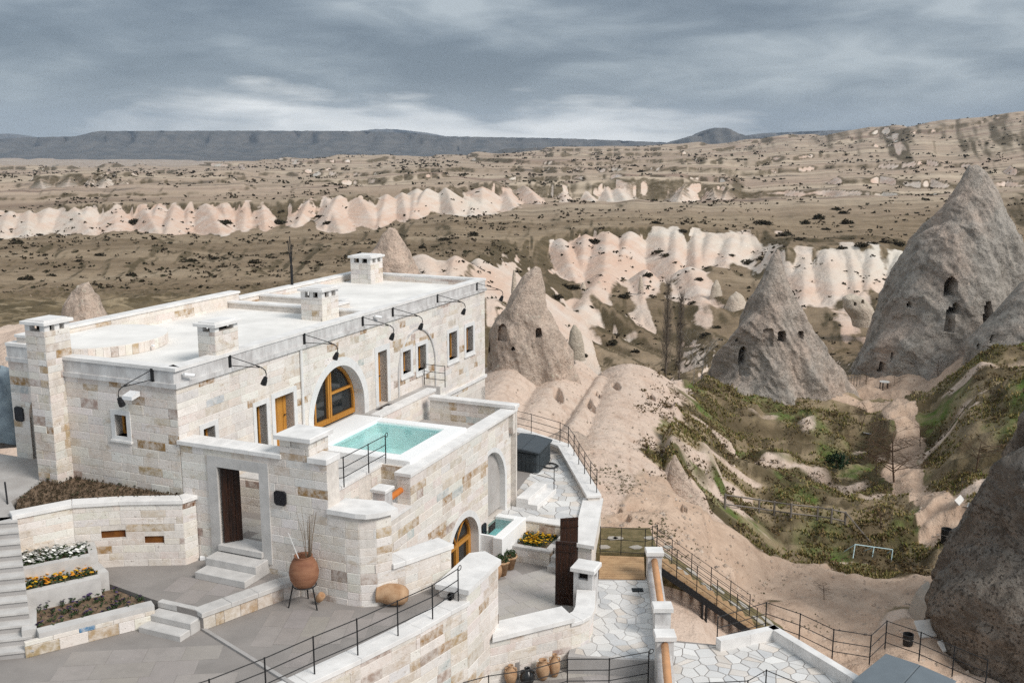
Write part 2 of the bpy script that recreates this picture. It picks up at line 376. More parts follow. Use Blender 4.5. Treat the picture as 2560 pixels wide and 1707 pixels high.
def coping(th, path, z, width, h=0.09, over=0.05, inset=None, piece=0.75, m='coping', name='coping_slab', seed=3, back=0.0, jit=0.004):
    """slabs laid along the wall head; width from the outer face inwards"""
    pt = Path(path) if not isinstance(path, Path) else path; r = random.Random(seed)
    cuts = [0.0]
    for c in pt.cum[1:]:
        a = cuts[-1]; n = max(1, round((c - a) / piece)); cuts += [a + (c - a) * (k + 1) / n for k in range(n)]
    for i, (a, b) in enumerate(zip(cuts, cuts[1:])):
        g = 0.003; ea = over if i == 0 else -g; eb = over if i == len(cuts) - 2 else -g
        xa, da, _ = pt.at(a + 1e-4); xb, db, _ = pt.at(b - 1e-4)
        na = pt.node_normal(a) if 0 < i else pt.at(1e-4)[2]; nb = pt.node_normal(b) if i < len(cuts) - 2 else pt.at(b - 1e-4)[2]
        xa = xa - da * ea; xb = xb + db * eb; dz = r.uniform(0, jit)
        q = [xa + na * over, xb + nb * over, xb - nb * (width + over), xa - na * (width + over)]; c = sum(q, Vector((0, 0))) / 4; mb = MB()
        ins = [p + (c - p).normalized() * 0.014 for p in q]
        vs_ = [(p.x, p.y, z - h) for p in q] + [(p.x, p.y, z + dz - 0.012) for p in q] + [(p.x, p.y, z + dz) for p in ins]
        fs_ = [(3, 2, 1, 0)] + [(k, (k + 1) % 4, 4 + (k + 1) % 4, 4 + k) for k in range(4)] + [(4 + k, 4 + (k + 1) % 4, 8 + (k + 1) % 4, 8 + k) for k in range(4)] + [(8, 9, 10, 11)]
        mb.add(vs_, fs_); mb.build(name, M[m], th)
def UP(*pts): return [L(u, v) for u, v in pts]

# ------------------------------------------------------------------ paving
def clip_poly(poly, n, d):                               # keep n.x <= d
    out = []
    for i in range(len(poly)):
        a, b = poly[i], poly[(i + 1) % len(poly)]; fa = n[0] * a[0] + n[1] * a[1] - d; fb = n[0] * b[0] + n[1] * b[1] - d
        if fa <= 0: out.append(a)
        if (fa < 0) != (fb < 0): t = fa / (fa - fb); out.append((a[0] + (b[0] - a[0]) * t, a[1] + (b[1] - a[1]) * t))
    return out
def inside(p, poly):
    c = False; j = len(poly) - 1
    for i in range(len(poly)):
        if (poly[i][1] > p[1]) != (poly[j][1] > p[1]) and p[0] < (poly[j][0] - poly[i][0]) * (p[1] - poly[i][1]) / (poly[j][1] - poly[i][1]) + poly[i][0]: c = not c
        j = i
    return c
def ccw(poly):
    a = sum(poly[i][0] * poly[(i + 1) % len(poly)][1] - poly[(i + 1) % len(poly)][0] * poly[i][1] for i in range(len(poly)))
    return list(poly) if a > 0 else list(poly)[::-1]
def in_view(x, y, z):
    f = math.cos(PITCH) * y - math.sin(PITCH) * (z - CAMZ); u = math.sin(PITCH) * y + math.cos(PITCH) * (z - CAMZ)
    return f > 1 and abs(F * x / f) < 1330 and abs(F * u / f) < 900
def crazy(parent, poly, z, size, m, seed, gap=0.022, limit=300):
    """irregular flagstones: Voronoi cells clipped to a convex plan"""
    poly = ccw(poly); r = random.Random(seed)
    xs = [p[0] for p in poly]; ys = [p[1] for p in poly]; seeds = []
    nx = int((max(xs) - min(xs)) / size) + 2; ny = int((max(ys) - min(ys)) / size) + 2
    for i in range(nx):
        for j in range(ny):
            seeds.append((min(xs) + (i + r.uniform(-0.15, 0.85)) * size, min(ys) + (j + r.uniform(-0.15, 0.85)) * size))
    cells = []
    for k, s_ in enumerate(seeds):
        c = list(poly)
        for q in seeds:
            if q is s_: continue
            dx, dy = q[0] - s_[0], q[1] - s_[1]; dd = dx * dx + dy * dy
            if dd > (size * 3.2) ** 2: continue
            ln = math.sqrt(dd); c = clip_poly(c, (dx / ln, dy / ln), (dx * (q[0] + s_[0]) / 2 + dy * (q[1] + s_[1]) / 2) / ln - gap / 2)
            if len(c) < 3: break
        if len(c) >= 3:
            a = abs(sum(c[i][0] * c[(i + 1) % len(c)][1] - c[(i + 1) % len(c)][0] * c[i][1] for i in range(len(c)))) / 2
            cx = sum(p[0] for p in c) / len(c); cy = sum(p[1] for p in c) / len(c)
            if a > 0.012 and in_view(cx, cy, z): cells.append((a, c, cx, cy))
    cells.sort(key=lambda t: -t[0]); pal = [(0.62, 0.605, 0.585), (0.55, 0.535, 0.515), (0.68, 0.665, 0.64), (0.60, 0.535, 0.47), (0.50, 0.50, 0.50)]
    rest = MB()
    for i, (a, c, cx, cy) in enumerate(cells):
        h = r.uniform(0.006, 0.014); ins = [(cx + (x - cx) * 0.95, cy + (y - cy) * 0.95) for x, y in c]; n = len(c)
        vs_ = [(x, y, z) for x, y in c] + [(x, y, z + h) for x, y in ins]; fs_ = [tuple(range(n, 2 * n))] + [(k, (k + 1) % n, n + (k + 1) % n, n + k) for k in range(n)]
        g = r.uniform(0.88, 1.1); t = tuple(x * g for x in r.choice(pal))
        mb = MB() if i < limit else rest; mb.add(vs_, fs_, 0, t)
        if i < limit: mb.build('flagstone', M[m], parent)
    if rest.v: rest.build('flagstones_rest', M[m], parent)['kind'] = 'stuff'
def tiles(parent, poly, z, tl, tw, rz, m, seed, gap=0.007, limit=300):
    poly = ccw(poly); r = random.Random(seed); ca, sa = math.cos(rz), math.sin(rz)
    loc_ = [(x * ca + y * sa, -x * sa + y * ca) for x, y in poly]; x0 = min(p[0] for p in loc_); x1 = max(p[0] for p in loc_); y0 = min(p[1] for p in loc_); y1 = max(p[1] for p in loc_)
    n = 0; y = y0; row = 0
    while y < y1 and n < limit:
        x = x0 - (row % 2) * tl * 0.5 - r.uniform(0, 0.2)
        while x < x1 and n < limit:
            l = tl * r.uniform(0.75, 1.3); q = [(x, y), (x + l - gap, y), (x + l - gap, y + tw - gap), (x, y + tw - gap)]; x += l
            wq = [(a * ca - b * sa, a * sa + b * ca) for a, b in q]
            if all(inside(p, poly) for p in wq) and any(in_view(p[0], p[1], z) for p in wq):
                g = r.uniform(0.955, 1.045); h = r.uniform(0.002, 0.005)
                mb = MB(); mb.add([(a, b, z) for a, b in wq] + [(a, b, z + h) for a, b in wq], [(4, 5, 6, 7)] + [(k, (k + 1) % 4, 4 + (k + 1) % 4, 4 + k) for k in range(4)], 0, (g, g * r.uniform(0.97, 1.0), g * r.uniform(0.94, 1.0)))
                mb.build('paving_slab', M[m], parent); n += 1
        y += tw; row += 1
def tone_mat(name, mul, rough=0.82):                     # pieces that carry their own tone
    m = bpy.data.materials.new(name); m.use_nodes = True; k = NT(m.node_tree); bs = k.n['Principled BSDF']
    bs.inputs['Roughness'].default_value = rough; bs.inputs['Specular IOR Level'].default_value = 0.25
    t = k.new('ShaderNodeAttribute', attribute_name='tone').outputs['Color']; p = k.pos()
    c = k.mix(1.0, t, mul, 'MULTIPLY'); c = k.mix(k.ramp(k.noise(p, 3.0, 6, 0.65), [(0.4, 0.0), (0.75, 0.45)]), c, tuple(x * 0.62 for x in mul))
    c = k.mix(k.ramp(k.noise(p, 0.55, 3, 0.5), [(0.42, 0.0), (0.66, 0.35)]), c, tuple(min(0.8, x * 1.2) for x in mul))
    k.put(bs.inputs['Base Color'], c); b = k.new('ShaderNodeBump', i_Strength=0.25, i_Distance=0.02, i_Height=k.noise(p, 22, 4)); k.l.new(b.outputs[0], bs.inputs['Normal']); return m
M['flag'] = tone_mat('crazy_paving_flag', (0.96, 0.96, 0.96)); M['slab'] = tone_mat('paving_slab_stone', (0.305, 0.28, 0.262)); M['slabpale'] = tone_mat('pale_slab_stone', (0.40, 0.38, 0.36))

# ------------------------------------------------------------------ railings, openings
def railing(name, label, posts, h, rails=(1.0, 0.66, 0.33), r=0.014, ext=(None, None), scroll=False, group=None, cat='railing'):
    t = thing(name, label, cat, posts[0], group)
    for p in posts: MB().tube([p, (p[0], p[1], p[2] + h + 0.02)], r * 1.25, 6).build('post', M['iron'], t)
    for k in rails:
        pts = [(p[0], p[1], p[2] + h * k) for p in posts]
        if ext[0]: pts = [(ext[0][0], ext[0][1], ext[0][2] + h * k)] + pts
        if ext[1]: pts = pts + [(ext[1][0], ext[1][1], ext[1][2] + h * k)]
        MB().tube(pts, r * 0.85, 6).build('rail', M['iron'], t)
    if scroll:
        p = posts[-1]; d = Vector(posts[-1]) - Vector(posts[-2]); d.z = 0; d.normalize()
        pts = [Vector((p[0], p[1], p[2] + h)) + d * (0.07 - 0.07 * math.cos(a)) * 1.0 + Vector((0, 0, 0.06 * math.sin(a))) for a in [k * 0.5 for k in range(12)]]
        MB().tube([tuple(q) for q in pts], r * 0.8, 6).build('scroll', M['iron'], t)
    return t
def frame_at(path, s, z, out=0.0):                       # a point on a wall face: along s, up z, outwards out
    x, d, n = (Path(path) if not isinstance(path, Path) else path).at(s); q = x + n * out; return (q.x, q.y, z)
def surround(th, path, s0, s1, z0, z1, w=0.14, out=0.03, depth=0.34, m='plaster', sill=True, name='window'):
    """plain dressed surround, wooden casement set back in the wall, glass"""
    f = lambda s, z, o: frame_at(path, s, z, o)
    def slab(mb, a, b, za, zb, o0, o1): mb.hexa([f(a, za, o1), f(b, za, o1), f(b, za, o0), f(a, za, o0), f(a, zb, o1), f(b, zb, o1), f(b, zb, o0), f(a, zb, o0)])
    root = MB(); slab(root, s0 - w, s0, z0 - w * 0.8, z1 + w, -depth, out); slab(root, s1, s1 + w, z0 - w * 0.8, z1 + w, -depth, out); slab(root, s0, s1, z1, z1 + w, -depth, out - 0.002); slab(root, s0, s1, z0 - w * 0.8, z0, -depth, out - 0.002)
    o = root.build(name, M[m], th)
    fr = MB(); k = 0.055
    for a, b, za, zb in ((s0, s0 + k, z0, z1), (s1 - k, s1, z0, z1), (s0 + k, s1 - k, z0, z0 + k), (s0 + k, s1 - k, z1 - k, z1)): slab(fr, a, b, za, zb, -depth + 0.02, -depth + 0.10)
    fr.build('casement', M['wood'], o)
    g = MB(); slab(g, s0 + 0.01, s1 - 0.01, z0 + 0.01, z1 - 0.01, -depth + 0.03, -depth + 0.05); g.build('pane', M['glass'], o)
    if sill: sb = MB(); slab(sb, s0 - w * 1.15, s1 + w * 1.15, z0 - w * 0.8 - 0.06, z0 - w * 0.8 - 0.002, -0.05, out + 0.04); sb.build('sill', M['coping'], o)
    return o
# ------------------------------------------------------------------ terrain: one sheet, a fan of depth profiles shaped by gullies
def _hash(ix, iy, seed):
    h = (ix.astype(np.int64) * 374761393 + iy.astype(np.int64) * 668265263 + seed * 1442695041) & 0xffffffff
    h = ((h ^ (h >> 13)) * 1274126177) & 0xffffffff; h = h ^ (h >> 16); return h
def pnoise(x, y, seed=0):
    ix = np.floor(x); iy = np.floor(y); fx = x - ix; fy = y - iy
    u = fx * fx * fx * (fx * (fx * 6 - 15) + 10); v = fy * fy * fy * (fy * (fy * 6 - 15) + 10)
    def g(ax, ay):
        a = _hash(ix + ax, iy + ay, seed) / 4294967295.0 * 2 * np.pi
        return np.cos(a) * (fx - ax) + np.sin(a) * (fy - ay)
    return 1.5 * ((g(0, 0) * (1 - u) + g(1, 0) * u) * (1 - v) + (g(0, 1) * (1 - u) + g(1, 1) * u) * v)
def fbm(x, y, o=4, seed=0, gain=0.5):
    s = 0; a = 1.0
    for k in range(o): s = s + a * pnoise(x * 2 ** k, y * 2 ** k, seed + k * 17); a *= gain
    return s
def ridged(x, y, o=3, seed=0):
    s = 0; a = 1.0
    for k in range(o): s = s + a * (1 - 2.0 * np.abs(pnoise(x * 2 ** k, y * 2 ** k, seed + k * 31))); a *= 0.5
    return s
def sstep(a, b, x): t = np.clip((x - a) / (b - a), 0, 1); return t * t * (3 - 2 * t)
FAR = [('z', 3600, -70), ('z', 6000, -95), ('z', 14000, -95), ('z', 40000, -95)]
# survey columns: image column -> (image row, depth) where the ground shows, ('z', depth, level) where it is hidden
COLS = {
 -700: [('z', 5, -8), ('z', 25, -4), ('z', 45, -1), (815, 55), (800, 80), (745, 105), (700, 145), (640, 200), (600, 300), (592, 352), (540, 368), (515, 460), (497, 560), (470, 620), (440, 1000), (415, 2500)] + FAR,
 0: [('z', 5, -8), ('z', 25, -4), ('z', 45, -1.5), (826, 52), (812, 75), (752, 100), (702, 140), (640, 190), (612, 240), (604, 290), (600, 350), (552, 366), (512, 450), (500, 570), (478, 592), (455, 760), (430, 1100), (408, 2500)] + FAR,
 300: [('z', 5, -8), ('z', 25, -4), ('z', 45, -2), (826, 55), (800, 75), (748, 100), (695, 140), (640, 190), (612, 240), (598, 290), (590, 350), (516, 366), (502, 450), (499, 570), (462, 592), (450, 760), (428, 1100), (406, 2500)] + FAR,
 600: [('z', 5, -8), ('z', 25, -5), ('z', 45, -5), ('z', 70, -7), (742, 98), (700, 130), (660, 180), (630, 240), (604, 300), (588, 350), (510, 366), (492, 450), (486, 570), (460, 592), (444, 800), (422, 1400), (401, 2600)] + FAR,
 900: [('z', 5, -8), ('z', 25, -5), ('z', 45, -5), ('z', 70, -9), (730, 100), (660, 160), (620, 230), (596, 300), (576, 352), (494, 370), (478, 460), (462, 560), (446, 700), (428, 1050), (410, 1700), (393, 2700)] + FAR,
 1120: [('z', 5, -8), ('z', 25, -5), ('z', 45, -6), ('z', 65, -8), ('z', 90, -12), (738, 120), (652, 130), (625, 190), (575, 280), (548, 340), (535, 400), (476, 420), (462, 540), (450, 600), (430, 690), (415, 1100), (404, 1600), (388, 2800)] + FAR,
 1230: [('z', 5, -8), ('z', 25, -5), ('z', 42, -5), (960, 62), (895, 74), ('z', 84, -11), ('z', 95, -14), (760, 118), (715, 136), (660, 146), (640, 185), (590, 260), (553, 330), (540, 380), (524, 470), (452, 495), (445, 640), (430, 800), (412, 1200), (400, 1700), (384, 2900)] + FAR,
 1340: [('z', 5, -8), ('z', 25, -5), (1075, 45), ('z', 49, -7.5), (1010, 58), (885, 76), ('z', 86, -12), ('z', 97, -15), (800, 122), (750, 140), (700, 165), (668, 215), (598, 230), (566, 300), (546, 360), (520, 430), (510, 545), (438, 580), (428, 780), (410, 1300), (382, 2900)] + FAR,
 1450: [('z', 5, -8), ('z', 25, -5), (1250, 36), (1120, 44), ('z', 47, -7), (1040, 57), (905, 78), ('z', 88, -12.5), ('z', 100, -16.5), ('z', 138, -17.6), (775, 160), (712, 180), ('z', 194, -18), (702, 222), (582, 240), (562, 300), (540, 370), (515, 430), (504, 550), (436, 585), (425, 800), (408, 1400), (381, 2900)] + FAR,
 1560: [('z', 5, -8), ('z', 25, -5), (1260, 36.5), (1135, 43.5), ('z', 47, -8.5), (1080, 56), (915, 80), ('z', 90, -13), ('z', 102, -16.8), ('z', 138, -17.8), (778, 160), (710, 183), ('z', 194, -18.5), (702, 222), (576, 240), (556, 300), (530, 370), (508, 440), (500, 560), (426, 600), (414, 900), (404, 1500), (381, 3000)] + FAR,
 1680: [('z', 5, -8), ('z', 25, -6), (1290, 36), (1190, 42), ('z', 46, -10.5), (1110, 57), (1000, 72), (960, 84), ('z', 96, -15.5), ('z', 106, -17), ('z', 138, -18), (785, 160), (708, 184), ('z', 194, -17.5), (694, 224), (578, 242), (556, 300), (520, 390), (500, 560), (434, 600), (412, 960), (400, 1600), (374, 3000)] + FAR,
 1770: [('z', 5, -9), ('z', 22, -7), (1420, 33), (1260, 40.5), ('z', 44, -11.5), (1180, 57), (1080, 70), (1000, 80), (960, 90), ('z', 102, -16), (900, 118), (830, 140), (730, 175), (690, 190), (668, 225), (588, 244), (550, 310), (510, 410), (488, 560), (450, 590), (412, 1000), (394, 1700), (366, 3000)] + FAR,
 1860: [('z', 5, -9), ('z', 22, -7.5), (1530, 32), (1400, 36), ('z', 40, -12.5), (1330, 57), (1180, 68), (1080, 79), (990, 92), (950, 99), ('z', 112, -16.5), (905, 124), (830, 142), (730, 175), (655, 230), (588, 250), (540, 340), (490, 500), (452, 680), (410, 1100), (384, 1800), (356, 2800), ('z', 5000, 12), ('z', 14000, 0), ('z', 40000, 0)],
 1960: [('z', 5, -10), ('z', 20, -8), (1590, 31), ('z', 37, -13), (1440, 51), (1290, 62), (1180, 70), (1080, 81), (990, 93), (948, 100), ('z', 112, -17), (905, 126), (830, 145), (745, 176), (628, 196), (600, 240), (585, 265), (530, 360), (480, 520), (444, 700), (400, 1200), (372, 1900), (345, 2600), ('z', 5000, 30), ('z', 14000, 0), ('z', 40000, 0)],
 2150: [('z', 5, -11), ('z', 18, -9), (1680, 29), ('z', 37, -13.2), (1520, 48), (1400, 54.5), (1290, 63), (1190, 72), (1090, 83), (1000, 94), (945, 103), ('z', 118, -16), (900, 128), (800, 152), (742, 174), (622, 194), (590, 255), (530, 350), (470, 520), (430, 720), (392, 1150), (345, 1800), (318, 2300), ('z', 5000, 30), ('z', 14000, 0), ('z', 40000, 0)],
 2330: [('z', 5, -12), ('z', 18, -11), ('z', 28, -12), (1600, 43), (1480, 49), (1400, 54), (1290, 62), (1190, 69), (1090, 78), (1000, 88), (940, 101), ('z', 118, -15), ('z', 145, -15), (700, 190), (600, 250), (530, 340), (470, 520), (430, 700), (380, 1100), (325, 1600), (290, 2100), ('z', 5000, 30), ('z', 14000, 0), ('z', 40000, 0)],
 2480: [('z', 5, -12), ('z', 18, -12), ('z', 28, -12.5), ('z', 40, -13), (1400, 53), (1250, 59), (1100, 67), (980, 75), (890, 86), ('z', 100, -9.5), ('z', 118, -12), ('z', 145, -12), (700, 195), (600, 250), (500, 380), (450, 560), (410, 720), (360, 1050), (300, 1550), (272, 2000), ('z', 5000, 30), ('z', 14000, 0), ('z', 40000, 0)],
 2640: [('z', 5, -12), ('z', 18, -12), ('z', 28, -12.5), ('z', 40, -13), (1350, 52), (1200, 58), (1050, 66), (940, 74), (860, 86), ('z', 100, -7.5), ('z', 118, -9), ('z', 145, -10), (680, 195), (580, 250), (480, 380), (440, 560), (400, 700), (340, 1000), (280, 1500), (250, 1950), ('z', 5000, 30), ('z', 14000, 0), ('z', 40000, 0)],
 3300: [('z', 5, -12), ('z', 28, -12.5), ('z', 40, -12), (1200, 55), (900, 75), (820, 90), ('z', 118, -6), ('z', 145, -6), (640, 200), (520, 300), (440, 500), (380, 700), (280, 1400), (220, 1900), ('z', 5000, 30), ('z', 14000, 0), ('z', 40000, 0)],
}
_ck = sorted(COLS); _ca = np.array([(x - 1280) / F / 0.985 for x in _ck])
_LD = np.linspace(math.log(4.0), math.log(40000.0), 1500); _tab = np.zeros((len(_ck), len(_LD))); _tab2 = _tab.copy()
for i, x in enumerate(_ck):
    ds, zs_ = [], []
    for t in COLS[x]:
        if t[0] == 'z': ds.append(t[1]); zs_.append(t[2])
        else: ds.append(t[1]); zs_.append(CAMZ - ratio(t[0]) * t[1])
    _tab[i] = np.interp(_LD, np.log(ds), zs_); kk = np.exp(-np.arange(0, 25) / 7.0); kk /= kk.sum(); sm = sum(kk[q] * np.concatenate([_tab[i][q:], np.full(q, _tab[i][-1])]) for q in range(25)); bl = sstep(math.log(105), math.log(125), _LD); k2 = np.exp(-np.arange(0, 90) / 30.0); k2 /= k2.sum(); sm2 = sum(k2[q] * np.concatenate([_tab[i][q:], np.full(q, _tab[i][-1])]) for q in range(90)); _tab2[i] = _tab[i] * (1 - bl) + sm2 * bl; _tab[i] = _tab[i] * (1 - bl) + sm * bl
def base_h(a, D, soft=None):
    """interpolate the survey columns (smooth across, straight along)"""
    ld = (np.log(np.clip(D, 4.01, 39999)) - _LD[0]) / (_LD[1] - _LD[0]); j = np.clip(ld.astype(int), 0, len(_LD) - 2); fj = ld - j
    i = np.clip(np.searchsorted(_ca, a) - 1, 0, len(_ca) - 2); t = np.clip((a - _ca[i]) / (_ca[i + 1] - _ca[i]), 0, 1); t = t * t * (3 - 2 * t) * 0.6 + t * 0.4
    lo = _tab[i, j] * (1 - fj) + _tab[i, j + 1] * fj; hi = _tab[i + 1, j] * (1 - fj) + _tab[i + 1, j + 1] * fj
    z = lo * (1 - t) + hi * t
    if soft is None: return z
    lo = _tab2[i, j] * (1 - fj) + _tab2[i, j + 1] * fj; hi = _tab2[i + 1, j] * (1 - fj) + _tab2[i + 1, j + 1] * fj
    return z * (1 - soft) + (lo * (1 - t) + hi * t) * soft
PITS = []; SPURS = []
def add_spurs(X, Y, z, only=None):
    """buttresses of bare tuff: rounded ridges that run from the plateau edge down to the foot; returns the new level and how far it stands proud"""
    zt = np.full(X.shape, -1e9)
    for (x0, y0, z0, x1, y1, z1, m_, r_, pw, fl) in SPURS:
        w = (abs(z0 - z1) + 3.0) / m_ + r_; sel = (Y > min(y0, y1) - w) & (Y < max(y0, y1) + w) & (X > min(x0, x1) - w) & (X < max(x0, x1) + w)
        if not sel.any(): continue
        xs, ys_ = X[sel], Y[sel]; dx, dy = x1 - x0, y1 - y0; t = np.clip(((xs - x0) * dx + (ys_ - y0) * dy) / (dx * dx + dy * dy), 0, 1)
        side = (xs - x0) * dy - (ys_ - y0) * dx; d = np.hypot(xs - x0 - t * dx, ys_ - y0 - t * dy) * (1 + 0.18 * np.sign(side) * math.sin(x0 * 7.3))
        v_ = z0 - (z0 - z1) * t ** pw - m_ * (np.sqrt(d * d + r_ * r_) - r_)
        if fl > 0: v_ = v_ - fl * np.abs(pnoise((t * math.hypot(dx, dy) + 0.35 * d) / (fl * 3.2) + x0, side * 0 + x0 * 3.1 + d / 40.0, 17)) * np.minimum(d / 1.5, 1.0)
        zt[sel] = np.maximum(zt[sel], v_)
    return np.maximum(z, zt), zt - z
def billow(x, y, seed): return np.minimum(2.4 * np.abs(pnoise(x, y, seed)), 1.15)
def height(X, Y, full=False):
    X = np.asarray(X, float); Y = np.asarray(Y, float); D = np.maximum(Y, 4.0)
    far = sstep(105, 150, D); vfar = sstep(350, 900, D)
    # spurs: the scarp is read further back where a spur stands forward, nearer where a gully cuts in
    sp = 2.0 + 0.036 * D
    wx = X + 0.10 * sp * fbm(X / sp, Y / (sp * 2), 2, 31)
    spur = billow(wx / sp + 3.3, Y / (sp * 4.5), 5); sub_ = billow(wx / (sp * 0.42) + 7.1, Y / (sp * 3.0), 6)
    mean_ = fbm(X / (sp * 6), Y / (sp * 7), 3, 21)
    De = D + far * ((spur - 0.45) * np.minimum(0.016 * D, 14) + (sub_ - 0.45) * np.minimum(0.012 * D, 12) - 0.075 * np.minimum(D, 640) * (1 - vfar) + mean_ * (0.25 + 0.5 * vfar) * np.minimum(0.06 * D, 110)) * (1 - 0.55 * vfar)
    a = X / D + far * 0.010 * fbm(X / (sp * 3), Y / (sp * 3), 2, 77)
    soft = far * sstep(0.12, 0.50, fbm(X / (sp * 4.0) + 8.5, Y / (sp * 7.0), 2, 307)) * (0.25 + 0.5 * vfar)
    z = base_h(a, np.maximum(De, 5), soft)
    z = z + far * (0.35 + 0.0010 * np.minimum(D, 2500)) * fbm(X / (sp * 1.1), Y / (sp * 1.5), 4, 40) * 0.8
    # scarps and field banks: a stepped field of risers and flats
    q = fbm(X / (0.40 * D + 130) + 0.3, Y / (0.15 * D + 70), 3, 90) * 2.1 + 0.16 * spur; fr_ = q - np.floor(q)
    z = z + sstep(380, 560, D) * (2.0 + 0.0026 * np.minimum(D, 2600)) * (np.floor(q) + sstep(0.80, 1.0, fr_))
    # ribs that run down the broken slopes of the middle distance
    midz = sstep(112, 150, D) * (1 - sstep(215, 260, D)); rib = billow((X + 0.30 * Y) / 11.0, Y / 70.0, 111); z = z + midz * 1.6 * (rib - 0.5) * sstep(-0.15, 0.35, fbm(X / 45.0, Y / 60.0, 2, 44)) * (0.25 + 0.75 * sstep(-0.06, 0.02, X / D))
    # folds of the near domes, running down towards the camera's left, with sharp creases
    dm = sstep(50, 56, D) * (1 - sstep(80, 90, D)) * sstep(-0.04, 0.0, X / D) * (1 - sstep(0.145, 0.17, X / D)); w_ = (X * 0.90 - Y * 0.34 + 0.9 * fbm(X / 7, Y / 9, 2, 12)) / 4.6
    fold = dm * 0; z = z - dm * 2.4
    near = 1 - far; gul = sstep(0.12, 0.2, X / D) * sstep(49, 54, D)
    z = z + near * (0.42 * (1 - 0.5 * dm) * fbm(X / 4.2, Y / 4.2, 4, 3) * sstep(31, 38, D) + 0.10 * fbm(X / 1.7, Y / 1.7, 3, 8))
    tq = fbm(X / 15.0, Y / 9.0, 3, 130) * 2.2; z = z + near * gul * (0.75 * (np.floor(tq) + sstep(0.6, 1.0, tq - np.floor(tq))) + 0.35 * fbm(X / 2.4, Y / 2.4, 3, 131))
    prd = np.full(X.shape, -9.0)
    if SPURS: z, prd = add_spurs(X, Y, z)
    for (x_, y_, rx_, ry_, d_) in PITS: e = ((X - x_) / rx_) ** 2 + ((Y - y_) / ry_) ** 2; z = z - d_ * (1 - sstep(0.55, 1.0, e)) 
    if full: return z, spur * (1 - midz) + midz * rib, prd, dm, tq - np.floor(tq)
    return z
def Hxy(x, y): return float(height(np.array([x]), np.array([y]))[0])
def ground(px, py, lo=26.0, hi=700.0):
    """where a line of sight first meets the ground"""
    r = ray(px, py); D = np.exp(np.linspace(math.log(lo), math.log(hi), 1300)); x = r[0] / r[1] * D; z = CAMZ + r[2] / r[1] * D
    h = height(x, D); k = np.argmax(z <= h)
    return (float(x[k]), float(D[k]), float(h[k]))
# the scarps: image column -> depth of foot and of plateau edge; buttresses are set along them
def spur_band(cols, spacing, seed, skip=0.15, m_=(0.5, 0.85), reach=(0.92, 1.0), pw=(1.1, 1.7), r_=0.9, fl=0.5, zs=(1.10, 1.16), lift=0.0):
    rd = random.Random(seed); xs = [c[0] for c in cols]; px_ = xs[0]; new = []
    while px_ < xs[-1]:
        Df = float(np.interp(px_, xs, [c[1] for c in cols])); Dt = float(np.interp(px_, xs, [c[2] for c in cols])); st = spacing * F / Dt; px_ += st * rd.uniform(0.55, 1.5)
        if rd.random() < skip: continue
        a0 = (px_ - 1280) / F / 0.985; y0 = Dt * rd.uniform(1.03, 1.08); y1 = Df * rd.uniform(*reach); x0 = a0 * y0; x1 = a0 * y1 + rd.uniform(-0.9, 0.9) * spacing
        zz = height(np.array([a0 * Dt * zs[0], a0 * Dt * zs[1], x1]), np.array([Dt * zs[0], Dt * zs[1], y1 * 0.985])); z0, z1 = float(max(zz[0], zz[1])) + lift - rd.uniform(-0.1, 0.6) * Dt / 300, float(zz[2]) - 0.4
        if z0 - z1 < 1.5: continue
        new.append((x0, y0, z0, x1, y1, z1, rd.uniform(*m_), r_ * rd.uniform(0.6, 1.6), rd.uniform(*pw), fl))
    return new
SPURS = (spur_band([(-700, 344, 370), (300, 342, 368), (620, 342, 368), (900, 344, 372), (1150, 388, 424)], 7.0, 1, 0.04, r_=1.1, fl=0.8, lift=0.4, zs=(1.12, 1.18)) + spur_band([(1320, 212, 236), (1450, 214, 242), (1700, 216, 246), (1960, 226, 258)], 5.2, 2, 0.06, r_=1.0, fl=0.7, lift=0.1, zs=(1.12, 1.18))
         + spur_band([(1120, 392, 422), (1230, 452, 498), (1340, 520, 582), (1450, 525, 588), (1560, 530, 604), (1680, 535, 604), (1780, 540, 594)], 10.0, 3, 0.10, r_=1.4, fl=0.9) + spur_band([(-300, 556, 596), (300, 556, 596), (620, 556, 596)], 11.0, 4, 0.25, r_=1.5)
         + spur_band([(980, 112, 128), (1120, 114, 132), (1260, 128, 148)], 3.6, 5, 0.08, r_=0.8, fl=0.35, zs=(1.04, 1.075), lift=1.2) + spur_band([(430, 98, 118), (620, 102, 122), (860, 104, 124)], 4.5, 9, 0.25, r_=1.0, fl=0.35, zs=(1.0, 1.06), lift=1.6) + spur_band([(1400, 148, 180), (1560, 150, 184), (1720, 152, 186)], 6.0, 6, 0.25, pw=(0.9, 1.2), m_=(0.55, 0.9), zs=(1.0, 1.05), lift=2.2) + spur_band([(1960, 172, 196), (2240, 172, 200)], 4.0, 7, 0.05, zs=(1.05, 1.09), lift=0.3) + spur_band([(1800, 128, 150), (1960, 132, 158), (2060, 140, 165)], 6.5, 8, 0.3, zs=(1.0, 1.06), lift=0.8))
for (a_, b_, D0, c_, d_, D1, m_, r_) in ((1300, 888, 76, 1222, 1000, 59, 1.0, 2.0), (1430, 900, 78, 1310, 1055, 57, 1.05, 2.2), (1570, 911, 80, 1485, 1112, 55, 0.95, 3.3), (1502, 938, 76, 1425, 1070, 57, 1.35, 0.7)):
    p0, p1 = PD(a_, b_, D0), PD(c_, d_, D1); SPURS.append((*p0, *p1, m_, r_, 1.0, 0.45))
NA, aS = 1120, np.linspace(-0.74, 0.74, 1120)
rows = np.concatenate([np.exp(np.linspace(math.log(6), math.log(34), 36))[:-1], np.exp(np.linspace(math.log(34), math.log(720), 560))[:-1], np.exp(np.linspace(math.log(720), math.log(4200), 150))[:-1], np.exp(np.linspace(math.log(4200), math.log(16500), 20))])
